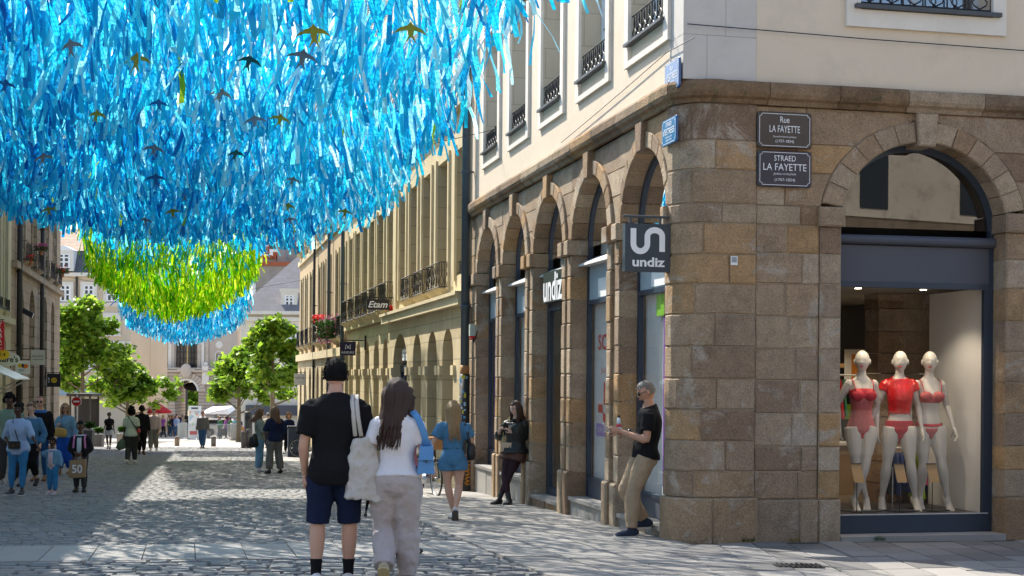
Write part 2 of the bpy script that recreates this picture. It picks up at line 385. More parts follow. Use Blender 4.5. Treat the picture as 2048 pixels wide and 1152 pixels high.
# ================================================================== corner building
RC = .38; AH = RC*math.pi/4
def MU(u, z, off):                # unrolled ground-floor front: u<0 street side, u>0 side street
    if abs(u) <= AH:
        a = u/RC; c = np.array(SW(RC, RC, 0)[:2]); ang = math.pi/4+a      # 0 = street normal, pi/2 = side-street normal
        n = -E_*math.cos(ang)-D*math.sin(ang); p = c+n*(RC+off)
    elif u > 0: p = C0+E_*(u-AH+RC)-D*off
    else: p = C0+D*(-u-AH+RC)-E_*off
    return (p[0], p[1], z)
def us(s): return -(s-RC)-AH
def uw(w): return (w-RC)+AH
bld = thing('corner_building', SW(6, 3), 0, 'corner building with brown granite arcade below cream plaster upper floor', 'building')
wall_st = None
BACK = MB()
def stone(poly, off, depth, m=m_gran, name='stone', gap=.005, ch=.012, jit=.005, par=None):
    """one block: polygon in (u, z), front face at off, sides running back by depth"""
    us_ = [p[0] for p in poly]; cx = sum(us_)/len(poly); cz = sum(p[1] for p in poly)/len(poly)
    if min(us_) < AH and max(us_) > -AH and len(poly) == 4:            # turns the rounded corner: subdivide along u
        n = max(2, int((max(us_)-min(us_))/.11)); p0, p1, p2, p3 = poly
        poly = [(p0[0]+(p1[0]-p0[0])*i/n, p0[1]) for i in range(n+1)]+[(p1[0]+(p0[0]-p1[0])*i/n, p2[1]) for i in range(n+1)]
    else: n = 0
    def ins(p, g):
        x = p[0]+(g if p[0] < cx-1e-6 else -g if p[0] > cx+1e-6 else 0) if not n else (p[0]+(g if abs(p[0]-min(us_)) < 1e-6 else -g if abs(p[0]-max(us_)) < 1e-6 else 0))
        zz = p[1]+(g if p[1] < cz-1e-6 else -g if p[1] > cz+1e-6 else 0); return (x, zz)
    N = len(poly); J = [(R_.uniform(-jit, jit), R_.uniform(-jit, jit)) for _ in range(N)]
    o1 = off+R_.uniform(-.006, .006); vs = []
    for g, of in ((gap, off-depth), (gap, o1-ch), (gap+ch, o1)):
        for p, j in zip(poly, J):
            a, b = ins(p, g); vs.append(MU(a+(j[0] if of == o1 else 0), b+(j[1] if of == o1 else 0), of))
    fs = []
    for k in (0, 1):
        for i in range(N): fs.append((k*N+i, k*N+(i+1) % N, (k+1)*N+(i+1) % N, (k+1)*N+i))
    if n:
        h = N//2
        fs += [(2*N+i, 2*N+i+1, 2*N+N-2-i, 2*N+N-1-i) for i in range(h-1)]
    else: fs.append(tuple(range(2*N, 3*N)))
    b = MB(); b.add(vs, fs); bo = b.build(name, m, par or wall_st)
    nb = len(poly)
    if n: BACK.add([MU(a, z, off-.02) for a, z in poly], [(i, i+1, nb-2-i, nb-1-i) for i in range(nb//2-1)])
    else: BACK.add([MU(a, z, off-.02) for a, z in poly], [tuple(range(nb))])
    return bo
core = MB()
ARCH = [(1.365, .90), (3.745, .90), (6.07, .91), (8.42, .88), (10.69, .88)]
ZS, ZI0, ZI1, ZB0, ZB1 = 3.18, 3.06, 3.28, 4.40, 4.66
COURSE = [-.02, .28, .62, .97, 1.32, 1.68, 2.04, 2.38, 2.71, ZI0]
SIDE_END = 6.6
wall_st = core.build('ground_floor_wall', m_joint, bld); bpy.data.objects[wall_st.name]['label'] = 'brown granite ground floor wall of rough square blocks'
def split(a, b, lo, hi, rnd=R_):
    out = [a]; 
    while b-out[-1] > hi*1.15:
        x = out[-1]+rnd.uniform(lo, hi)
        if b-x < lo*.6: break
        out.append(x)
    return out+[b]
RDEP = .32
# --- street side jambs, imposts, plinths
edges = []
for c, h in ARCH: edges += [(c-h, -1), (c+h, 1)]
for (x, sg) in edges:
    sw_ = .20
    if x < .6: sw_ = .10
    a, b = (x-sw_, x) if sg < 0 else (x, x+sw_)
    pa, pb = us(b), us(a)
    zr = COURSE[:]
    if R_.random() < .5: zr = [z+(.05 if 0 < i < len(zr)-1 else 0) for i, z in enumerate(zr)]
    for z0, z1 in zip(zr[:-1], zr[1:]): stone([(pa, z0), (pb, z0), (pb, z1), (pa, z1)], .025, RDEP)
    stone([(pa-(.04 if sg < 0 else 0), ZI0), (pb+(.04 if sg > 0 else 0), ZI0), (pb+(.04 if sg > 0 else 0), ZI1), (pa-(.04 if sg < 0 else 0), ZI1)], .085, RDEP+.07, name='impost_stone')
    g0 = SW((a+b)/2, 0)[2]-.05
    stone([(pa-.01, g0), (pb+.01, g0), (pb+.01, -.02), (pa-.01, -.02)], .075, RDEP+.06, name='plinth_stone', ch=.025)
piers = [(ARCH[i][0]+ARCH[i][1], ARCH[i+1][0]-ARCH[i+1][1]) for i in range(4)]+[(11.57, 12.35)]
for a, b in piers:
    lo, hi = a+.2, b-.2 if b < 12 else b
    if hi-lo > .05:
        zz = [SW(a, 0)[2]-.05]+COURSE
        for z0, z1 in zip(zz[:-1], zz[1:]): stone([(us(hi), z0), (us(lo), z0), (us(lo), z1), (us(hi), z1)], -.02 if b < 12 else .01, .2)
        if b > 12: stone([(us(hi), ZI0), (us(lo), ZI0), (us(lo), ZI1), (us(hi), ZI1)], .05, .2, name='impost_stone')
        else: stone([(us(hi), ZI0), (us(lo), ZI0), (us(lo), ZI1), (us(hi), ZI1)], -.01, .2)
# --- voussoirs
def voussoirs(cu, rx, rz, ox, oz, zc, n, off, depth, a0):
    ks = None
    for k in range(n):
        t0 = a0+(math.pi-2*a0)*k/n; t1 = a0+(math.pi-2*a0)*(k+1)/n
        key = (k == n//2)
        pts = []
        for t in np.linspace(t0, t1, 4): pts.append((cu+rx*math.cos(t), zc+rz*math.sin(t)))
        if key:
            pts = [(cu+.105, zc+rz-.05), (cu+.14, ZB0+.0), (cu-.14, ZB0+.0), (cu-.105, zc+rz-.05)]
            stone(pts, off+.05, depth+.05, name='keystone')
        else:
            for t in np.linspace(t1, t0, 4): pts.append((cu+ox*math.cos(t), zc+oz*math.sin(t)))
            vous(pts, off, depth)
def vous(pts, off, depth):
    c = np.mean(np.array(pts), 0); N = len(pts); o1 = off+R_.uniform(-.004, .004); vs = []
    for g, of in ((.004, off-depth), (.004, o1-.01), (.012, o1)):
        for p in pts:
            dvec = c-np.array(p); q = np.array(p)+dvec/np.linalg.norm(dvec)*g*1.3; vs.append(MU(q[0], q[1], of))
    fs = [(k*N+i, k*N+(i+1) % N, (k+1)*N+(i+1) % N, (k+1)*N+i) for k in (0, 1) for i in range(N)]+[tuple(range(2*N, 3*N))]
    b = MB(); b.add(vs, fs); b.build('voussoir', m_gran, wall_st)
    BACK.add([MU(a, z, off-.02) for a, z in pts], [tuple(range(N))])
for c, h in ARCH:
    voussoirs(us(c), h, h, h+.2 if c > 2 else h+.12, h+.2, ZS, 11, .02, RDEP, .12)
# --- spandrels of the street side: rows between neighbouring arches
def arc_x(cu, R, zc, z, side):
    q = R*R-(z-zc)**2
    return cu+side*(math.sqrt(q) if q > 0 else 0.0)
rows = [ZI1, 3.66, 3.99, ZB0]
def spandrel(uL, uR, aL, aR, z0, z1, off=-.02, zc=ZS):
    """aL/aR: None or (centre, rx, rz) of the arch that bounds the row"""
    zz = np.linspace(z0, z1, 5)
    def edge(a, u, z, side):
        if a is None: return u
        q = 1-((z-zc)/a[2])**2
        return (a[0]+side*a[1]*math.sqrt(q)) if q > 0 else a[0]+side*.0
    L = [edge(aL, uL, z, 1) for z in zz]; Rr = [edge(aR, uR, z, -1) for z in zz]
    if max(L) > min(Rr)-.03:
        L = [min(l, r-.01) for l, r in zip(L, Rr)]
    wid = min(Rr)-max(L)
    if wid > .75:
        cuts = split(max(L), min(Rr), .35, .62)[1:-1]
    else: cuts = []
    prevL = list(zip(L, zz))
    for cx in cuts+[None]:
        if cx is None: right = list(zip(Rr, zz))
        else: right = [(cx, zz[0]), (cx, zz[-1])]
        pts = prevL[::-1]+right
        if len(prevL) == 2: pts = [prevL[1], prevL[0]]+right
        vous(pts, off, .15)
        prevL = [(cx, zz[0]), (cx, zz[-1])] if cx is not None else None
AL = [(us(c), h+.2, h+.2) for c, h in ARCH]
AL[0] = (us(ARCH[0][0]), ARCH[0][1]+.12, ARCH[0][1]+.2)
for z0, z1 in zip(rows[:-1], rows[1:]):
    for i in range(4): spandrel(0, 0, AL[i+1], AL[i], z0, z1)
    spandrel(us(12.35), 0, None, AL[4], z0, z1)
    # towards the corner: the gap between the first arch and the rounded pier
    spandrel(0, us(.40), AL[0], None, z0, z1, off=.0)
# --- rounded corner pier and the side-street front
UC0, UC1 = us(.40), uw(.89)
zz = [-.56]+COURSE+[ZI1, 3.66, 3.99, ZB0]
for i, (z0, z1) in enumerate(zip(zz[:-1], zz[1:])):
    if i == 0:
        stone([(UC0+.02, z0), (.30, z0), (.30, z1), (UC0+.02, z1)], .075, .2, name='plinth_stone', ch=.016)
        stone([(.30, z0), (UC1+.03, z0), (UC1+.03, z1), (.30, z1)], .072, .2, name='plinth_stone', ch=.016); continue
    j = [.32, .08, .45, .20, .38, .05][i % 6]+R_.uniform(-.04, .04)
    stone([(UC0, z0), (j, z0), (j, z1), (UC0, z1)], .03, .25, jit=.008)
    stone([(j, z0), (UC1, z0), (UC1, z1), (j, z1)], .03, .25, jit=.008)
SC, SRX, SRZ, SZ = 2.975, 1.045, .97, 3.10
zf = [-.56, -.05, .27, .55, .93, 1.30, 1.66, 2.02, 2.40, 2.74, ZI0, ZI1]
for a, b in ((.89, SC-SRX-.26), (SC+SRX+.26, SIDE_END)):
    for i, (z0, z1) in enumerate(zip(zf[:-1], zf[1:])):
        cs = split(a, b, .34, .62)
        for x0, x1 in zip(cs[:-1], cs[1:]):
            k = R_.choice((0, 0, 0, .04, -.04)) if 0 < i < len(zf)-2 else 0
            stone([(uw(x0), z0), (uw(x1), z0), (uw(x1), z1), (uw(x0), z1)], .0 if i else .05, .2, jit=.011, name='stone' if i else 'plinth_stone', ch=.014 if i else .018)
for x0, x1 in ((SC-SRX-.26, SC-SRX), (SC+SRX, SC+SRX+.26)):
    for i, (z0, z1) in enumerate(zip(zf[:-2], zf[1:-1])): stone([(uw(x0), z0), (uw(x1), z0), (uw(x1), z1), (uw(x0), z1)], .022 if i else .06, .36, jit=.007, name='stone' if i else 'plinth_stone')
    stone([(uw(x0)-.03, ZI0), (uw(x1)+.03, ZI0), (uw(x1)+.03, ZI1), (uw(x0)-.03, ZI1)], .07, .40, name='impost_stone')
voussoirs(uw(SC), SRX, SRZ, SRX+.26, SRZ+.24, SZ, 13, .015, .36, .19)
SA = (uw(SC), SRX+.26, SRZ+.24)
for z0, z1 in zip(rows[:-1], rows[1:]):
    spandrel(UC1, 0, None, SA, z0, z1, off=.0, zc=SZ); spandrel(0, uw(SIDE_END), SA, None, z0, z1, off=.0, zc=SZ)
wall_st.data = BACK.mesh('ground_floor_wall', m_joint, MW[bld.name].inverted())
# pier cores so that no joint shows daylight
cm = MB()
for a, b in piers+[(.30, .465)]: cm.swbox(a+.012, b-.012, .03, RDEP-.03, -1.4, ZI1)
cm.swbox(.12, .5, .12, SC-SRX-.012, -.6, ZI0); cm.swbox(.06, .33, SC+SRX+.012, SIDE_END, -.6, ZI0)
# room shell behind the shopfronts
cm.swbox(-.0+.45, 12.3, .95, 1.0, -1.6, -1.55)
cm.build('pier_core', m_joint, bld)
# --- string course
PROF = [(0.0, ZB0), (.045, ZB0+.005), (.06, ZB0+.05), (.105, ZB0+.075), (.125, ZB0+.12), (.125, ZB1-.05), (.10, ZB1-.01), (-.04, ZB1+.015)]
u = us(12.4); k = 0
while u < uw(SIDE_END)-.1:
    l = R_.uniform(.75, 1.15); b = min(u+l, uw(SIDE_END)); n = max(1, int((b-u)/.12)) if (u < AH and b > -AH) else 1
    vs = []; 
    for i in range(n+1):
        x = u+.004+(b-u-.008)*i/n
        for (of, z) in PROF: vs.append(MU(x, z+R_.uniform(-.004, .004), of+R_.uniform(-.003, .003)))
    P = len(PROF); fs = [(i*P+j, i*P+j+1, (i+1)*P+j+1, (i+1)*P+j) for i in range(n) for j in range(P-1)]
    fs += [tuple(range(P)), tuple(n*P+j for j in range(P-1, -1, -1))]
    q = MB(); q.add(vs, fs); q.build('string_course_stone', m_band, wall_st); u = b
# --- upper floor
up_st = MB()
WIN = [(.43, 2.14), (2.82, 4.49), (5.19, 6.735), (7.42, 8.99), (9.64, 11.20)]; ZA, ZSI, ZT, ZTOP = 5.19, 5.46, 8.3, 13.0
op = [(a+.17, b-.17) for a, b in WIN]
cut = [.45]+[x for o_ in op for x in o_]+[12.4]
up_st.swbox(.45, 12.4, .02, .40, ZB1, ZSI-.0)
cut[0] = .451
for a, b in zip(cut[0::2], cut[1::2]): up_st.swbox(a, b, .02, .40, ZSI, ZT)
up_st.swbox(.45, 12.4, .02, .40, ZT, ZTOP)
up_st.build('upper_wall', m_plaster, bld)
def fn(m):
    m.swbox(.02, .45, .89, 1.97+.17, ZB1, ZTOP); m.swbox(.02, .45, 3.99-.17, SIDE_END, ZB1, ZTOP); m.swbox(.02, .45, 2.14, 3.82, ZB1, 5.60); m.swbox(.02, .45, 2.14, 3.82, 8.4, ZTOP)
part('side_upper_wall', m_plaster, bld, fn)
z = ZB1
while z < 9.5:
    h = R_.choice((.50, .54, .58)); j = R_.choice((.30, .52)); o = .0
    for (a, b) in ((.02, j), (j, .888)):
        part('ashlar_block', m_ashlar, bld, lambda m, a=a, b=b, z=z, h=h: m.swbox(.012, .43, a+(.0 if a < .03 else .0025), b-.0025, z+.0025, z+h-.0025))
    part('ashlar_block', m_ashlar, bld, lambda m, z=z, h=h: m.swbox(.4325, .449, .012, .40, z+.0025, z+h-.0025))
    z += h
part('upper_core', m_joint, bld, lambda m: m.swbox(.016, .44, .025, .85, ZB1, ZTOP))
def railing(m, p0, p1, z0, z1, n, r=.009, thick=.02):
    """wrought-iron window guard between two ground points: rails and rows of scrolls"""
    p0 = np.array(p0); p1 = np.array(p1); L = np.linalg.norm(p1-p0); t = (p1-p0)/L
    Q = lambda a, z: (p0[0]+t[0]*a, p0[1]+t[1]*a, z)
    for z in (z0+.02, z1): m.tube([Q(0, z), Q(L, z)], thick*.6, 4, (0, 0, 1))
    st_ = L/n
    for k in range(n+1): m.tube([Q(k*st_, z0), Q(k*st_, z1)], r, 4, (t[0], t[1], 0))
    h = z1-z0
    for k in range(n):
        for sg, ph in ((1, 0), (-1, 0)):
            cx = (k+.5)*st_; pts = []
            for i in range(9):
                a = i/8*2*math.pi; pts.append(Q(cx+sg*st_*.40*math.sin(a)*(.55+.45*math.cos(a/2)), z0+.04+(h-.06)*i/8))
            m.tube(pts, r*.8, 4, (t[0], t[1], 0), False)
        m.ball(Q((k+.5)*st_, z0+h*.5), r*1.9, 5, 4)
for i, (a, b) in enumerate(WIN):
    wn_ = MB(); wn_.swbox(a+.17, b-.17, .395, .43, ZSI, ZT)
    win = thing('window', SW((a+b)/2, .3, ZSI)); win.parent = bld; win.location = Vector(SW((a+b)/2, .3, ZSI))-Vector(bld.location)
    MW[win.name] = Matrix.Translation(SW((a+b)/2, .3, ZSI))
    ia, ib = a+.17, b-.17
    def fn(m):
        for s0, s1 in ((ia, ia+.06), (ib-.06, ib), ((ia+ib)/2-.035, (ia+ib)/2+.035)): m.swbox(s0, s1, .30, .36, ZSI, ZT)
        for z in (ZSI+.02, ZSI+.75, ZSI+1.45, ZSI+2.2): m.swbox(ia+.06, ib-.06, .31, .35, z, z+.05)
    part('window_frame', m_sash, win, fn)
    for s0, s1 in ((ia+.06, (ia+ib)/2-.035), ((ia+ib)/2+.035, ib-.06)): part('pane', m_pane, win, lambda m, s0=s0, s1=s1: m.swbox(s0, s1, .326, .334, ZSI, ZT))
    part('curtain', m_roomgrey, win, lambda m: m.swbox(ia+.02, ib-.02, .60, .62, ZSI, ZT))
    def fn(m):
        m.swbox(a, ia, -.025, .019, ZA, ZT+.2); m.swbox(ib, b, -.025, .019, ZA, ZT+.2); m.swbox(ia, ib, -.024, .019, ZA, ZA+.075)
    part('surround', m_trim, win, fn)
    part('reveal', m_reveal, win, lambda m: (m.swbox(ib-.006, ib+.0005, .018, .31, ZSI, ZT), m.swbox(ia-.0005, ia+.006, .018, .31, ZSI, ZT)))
    part('sill', m_zinc, win, lambda m: m.hexa([SW(ia-.05, -.075, ZSI-.02), SW(ib+.05, -.075, ZSI-.02), SW(ib+.05, .30, ZSI), SW(ia-.05, .30, ZSI), SW(ia-.05, -.075, ZSI+.015), SW(ib+.05, -.075, ZSI+.015), SW(ib+.05, .30, ZSI+.045), SW(ia-.05, .30, ZSI+.045)]))
    part('window_guard', m_iron, win, lambda m: railing(m, SW(ia-.02, .035)[:2], SW(ib+.02, .035)[:2], ZSI+.04, ZSI+.36, 7))
# side-street window: only its foot is in the picture
ia, ib, zs = 2.142, 3.82, 5.60
win = thing('window', SW(.3, 3, zs)); win.parent = bld; win.location = Vector(SW(.3, 3, zs))-Vector(bld.location); MW[win.name] = Matrix.Translation(SW(.3, 3, zs))
def fn(m):
    m.swbox(-.025, .019, 1.97, ia, 5.36, 8.6); m.swbox(-.025, .019, ib, 3.99, 5.36, 8.6); m.swbox(-.024, .019, ia, ib, 5.36, 5.56)
part('surround', m_trim, win, fn)
part('sill', m_zinc, win, lambda m: m.swbox(-.085, .3, ia-.08, ib+.08, zs-.035, zs+.012))
part('window_guard', m_iron, win, lambda m: railing(m, SW(.04, ia)[:2], SW(.04, ib)[:2], zs+.03, zs+.42, 6, .011, .026))
part('window_frame', m_sash, win, lambda m: [m.swbox(.30, .36, x, x+.07, zs, 8.4) for x in (ia, ib-.07, (ia+ib)/2-.035)])
part('pane', m_pane, win, lambda m: m.swbox(.326, .334, ia+.07, ib-.07, zs, 8.4))
part('curtain', m_roomgrey, win, lambda m: m.swbox(.6, .62, ia, ib, zs, 8.4))
# roof and eaves above the frame: they throw the side street into shade
def fn(m):
    m.swbox(-.5, 12.6, -.5, 12, ZTOP, ZTOP+.35)
    q = [SW(-.3, -.3, ZTOP+.35), SW(12.5, -.3, ZTOP+.35), SW(12.5, 12, ZTOP+.35), SW(-.3, 12, ZTOP+.35)]
    t = [SW(3, 3.5, ZTOP+3.6), SW(12.5, 3.5, ZTOP+3.6), SW(12.5, 9, ZTOP+3.6), SW(3, 9, ZTOP+3.6)]
    m.hexa(q+t)
part('roof', m_slate, bld, fn)
part('back_wall', m_plaster, bld, lambda m: (m.swbox(.5, 12.4, 11.6, 12, -1, ZTOP), m.swbox(12.0, 12.4, .45, 12, -1, ZTOP), m.swbox(.02, .45, SIDE_END, 12, -.6, ZTOP)))
part('floor_slab', m_dark, bld, lambda m: m.swbox(.5, 12, .5, 11.6, 4.42, 4.9))
# ================================================================== shopfronts
def sub(name, parent, loc):
    o = thing(name, loc); o.parent = parent; o.location = Vector(loc)-MW[parent.name].translation; MW[o.name] = Matrix.Translation(loc); return o
FR0, FR1 = .22, .29; m_arcglass = glass('arcade_glass', (.96, .97, .97), 1.45, 0.0, .0, .35)
STEPZ = [-.39, -.37, -.52, -.32, -.32]
def arc_frame(m, pt, c, rx, rz, zc, t, n=18):
    """half-ring frame: pt(a, z, k) maps to the world, k = 0 front, 1 back"""
    vs = []
    for i in range(n+1):
        a = math.pi*i/n
        for (r, k) in ((0, 0), (0, 1), (t, 1), (t, 0)): vs.append(pt(c+(rx-r)*math.cos(a), zc+(rz-r)*math.sin(a), k))
    m.add(vs, [(i*4+j, i*4+(j+1) % 4, (i+1)*4+(j+1) % 4, (i+1)*4+j) for i in range(n) for j in range(4)])
def lunette(m, pt, c, rx, rz, zc, n=20):
    for k in (0,):
        m.add([pt(c+rx*math.cos(math.pi*i/n), zc+rz*math.sin(math.pi*i/n), k) for i in range(n+1)], [tuple(range(n+1))])
m_paleled = mat('pale_grey_ledge', (.60, .58, .55), .6, .08, 5)
m_litpan = mat('blue_grey_fascia_lit', (.33, .40, .44), .5, .08, 4)  # paler copy of the panel paint, with sunlight put into its colour
for i, (c, h) in enumerate(ARCH):
    sf = sub('shopfront', bld, SW(c, .45, STEPZ[i])); a, b = c-h, c+h; zb = STEPZ[i]
    pt = lambda s_, z_, k: SW(s_, FR0+k*.06, z_)
    def fn(m):
        arc_frame(m, pt, c, h+.01, h+.01, ZS, .085)
        m.swbox(a-.01, a+.075, FR0, FR1, zb, ZS); m.swbox(b-.075, b+.01, FR0, FR1, zb, ZS)
        m.swbox(a+.075, b-.075, FR0, FR1, 2.36, 2.42)
        if i != 2: m.swbox(a+.075, b-.075, FR0, FR1, zb+.24, zb+.29)
    part('shopfront_frame', m_navy, sf, fn)
    part('ledge', m_paleled, sf, lambda m: m.hexa([SW(a, .08, 2.90), SW(b, .08, 2.90), SW(b, FR1, 2.90), SW(a, FR1, 2.90), SW(a, .09, 2.93), SW(b, .09, 2.93), SW(b, FR1, 3.03), SW(a, FR1, 3.03)]))
    part('fascia', m_litpan if i != 2 else m_black, sf, lambda m: m.swbox(a+.075, b-.075, FR0+.015, FR0+.045, 2.42, 2.90))
    part('lunette_pane', m_pane, sf, lambda m: lunette(m, lambda s_, z_, k: SW(s_, FR0+.03+k*.008, z_), c, h-.07, h-.07, ZS))
    part('lunette_blind', m_roomgrey, sf, lambda m: lunette(m, lambda s_, z_, k: SW(s_, FR0+.20+k*.008, z_), c, h, h, ZS-.1))
    if i != 2:
        part('stall_panel', m_navyp, sf, lambda m: m.swbox(a+.075, b-.075, FR0+.02, FR0+.05, zb, zb+.24))
        part('pane', m_arcglass, sf, lambda m: m.add([SW(s_, FR0+.03, z_) for s_, z_ in ((a+.075, zb+.29), (b-.075, zb+.29), (b-.075, 2.36), (a+.075, 2.36))], [(0, 1, 2, 3)]))
        part('display_back', [m_roomgrey, mat('violet_poster', (.20, .06, .42), .5, .1, 2), mat('blue_violet_poster', (.06, .10, .45), .5, .2, .9)][0 if i in (0, 1, 3) else 2], sf, lambda m: m.swbox(a+.02, b-.02, .325, .345, zb+.25, 2.40))
    else:
        part('door_leaf', m_navy, sf, lambda m: (m.swbox(a+.075, a+.14, FR0, FR1+.02, zb, 2.36), m.swbox(b-.16, b-.075, FR0, FR1+.02, zb, 2.36), m.swbox(a+.14, b-.16, FR0, FR1+.02, zb, zb+.12)))
        part('door_pane', m_arcglass, sf, lambda m: m.swbox(a+.14, b-.16, FR0+.03, FR0+.04, zb+.12, 2.36))
        part('door_blind', m_roomgrey, sf, lambda m: m.swbox(a+.14, b-.5, .45, .47, zb+.05, 2.36))
        part('door_ceiling', m_white, sf, lambda m: m.swbox(a, b, .8, 1.6, 2.38, 2.42))  # plain white slab above the doorway
    g0 = SW(c, -.05)[2]-.06
    l = a
    while l < b-.05:
        nx = min(l+R_.uniform(.55, 1.0), b); nx = b if b-nx < .25 else nx
        part('step_stone', m_flag if R_.random() < .7 else m_gran, sf, lambda m, l=l, nx=nx: m.swbox(l+.004, nx-.004, R_.uniform(-.02, .0), .215, g0, zb-.055))
        l = nx
    part('step_tread', m_flag, sf, lambda m: m.swbox(a+.002, b-.002, -.045, .218, zb-.05, zb))
# sale lettering behind the glass of the second arch
shop = bld
zt = STEPZ[1]
c, h = ARCH[1]
def wtxt(body, s, z, width, height, mm, w=.322, off=.004, **k): return text(bld, body, mm, SW(s, w, z), ndV, UP, width, height, off, **k)
wtxt('SOLDES', c-.03, 1.82, 1.36, .22, m_red, offset=.02); wtxt('-50%', c-.08, .98, 1.40, .58, m_red, offset=.03); wtxt('JUSQU\'A', c+.1, 1.42, .8, .09, m_red)
part('promo_strip', mat('lilac_print', (.36, .24, .55), .5), bld, lambda m: m.swbox(c-.65, c+.70, .315, .322, .50, .68)); wtxt('SUR UNE SELECTION', c+.02, .59, 1.2, .07, m_lettw, .312)
# hanging poster strips in the first arch
c1 = ARCH[0][0]
part('violet_drape', mat('violet_cloth', (.22, .06, .40), .7, .15, 3), bld, lambda m: m.swbox(c1-.10, c1+.06, .29, .32, .0, 2.3))
part('green_ribbon_strip', mat('lime_print', (.25, .6, .03), .6), bld, lambda m: m.swbox(c1+.0, c1+.30, .275, .285, 2.08, 2.34))
part('white_slip', m_white, bld, lambda m: m.hexa([SW(c+.20, .30, -.02), SW(c+.27, .30, -.02), SW(c+.27, .31, -.02), SW(c+.20, .31, -.02), SW(c+.02, .30, .35), SW(c+.08, .30, .35), SW(c+.08, .31, .35), SW(c+.02, .31, .35)]))
# white stickers on two fascias
for k in (3, 4, 0, 1): part('fascia_sticker', m_white, bld, lambda m, k=k: m.swbox(ARCH[k][0]-.62, ARCH[k][0]+.35, FR0+.005, FR0+.016, 2.44, 2.70))
# shop name over the door
sg = sub('door_sign', bld, SW(ARCH[2][0], .3, 2.4)); c2 = ARCH[2][0]
part('sign_board', m_black, sg, lambda m: m.swbox(c2-.86, c2+.40, .02, .12, 2.46, 2.93))
text(sg, 'undiz', m_lettw, SW(c2-.23, .016, 2.69), ndV, UP, 1.14, .43, .006, offset=.022)
# ------------------------------------------------------------------ projecting square sign
sgn = thing('projecting_shop_sign', SW(.33, 0, 2.5), 0, 'square slate grey projecting shop sign with white looped logo and lettering on the granite corner', 'sign')
wa, za = on_s(1248, 447, .33); wb, zb_ = on_s(1337, 545, .33)
part('sign_box', mat('slate_sign_face', (.05, .06, .072), .5, .1, 5), sgn, lambda m: m.swbox(.28, .38, wa, wb, zb_, za))
def fn(m):
    m.tube([SW(.33, wa-.01, za+.085), SW(.33, .05, za+.085)], .016, 8); m.swbox(.32, .34, wa+.06, wa+.09, za, za+.08); m.swbox(.32, .34, wb-.12, wb-.09, za, za+.08)
part('bracket', m_zinc, sgn, fn)
# the looped mark: a round-topped ribbon that reads u + n
W_, H_ = wb-wa, za-zb_
def ribbon(m, pts, t, s_):
    n = len(pts); vs = []
    for i in range(n):
        q = np.array(pts[min(i+1, n-1)])-np.array(pts[max(i-1, 0)]); q = q/np.linalg.norm(q); nn = np.array([-q[1], q[0]])*t/2
        for sg_ in (1, -1):
            p = np.array(pts[i])+nn*sg_; vs.append(SW(s_, wa+W_*p[0], zb_+H_*p[1]))
    m.add(vs, [(2*i, 2*i+1, 2*i+3, 2*i+2) for i in range(n-1)])
pts = [(.18, .90), (.18, .62)]+[(.335-.155*math.cos(a), .585-.155*1.05*math.sin(a)) for a in np.linspace(0, math.pi, 13)]
pts += [(.49, .70)]+[(.655-.165*math.cos(a), .74+.13*math.sin(a)) for a in np.linspace(0, math.pi, 13)]+[(.82, .62), (.82, .42)]
part('logo', m_lettw, sgn, lambda m: ribbon(m, pts, .125, .277))
text(sgn, 'undiz', m_lettw, SW(.277, wa+W_*.52, zb_+H_*.2), eV, UP, W_*.72, H_*.2, .003, offset=.03)
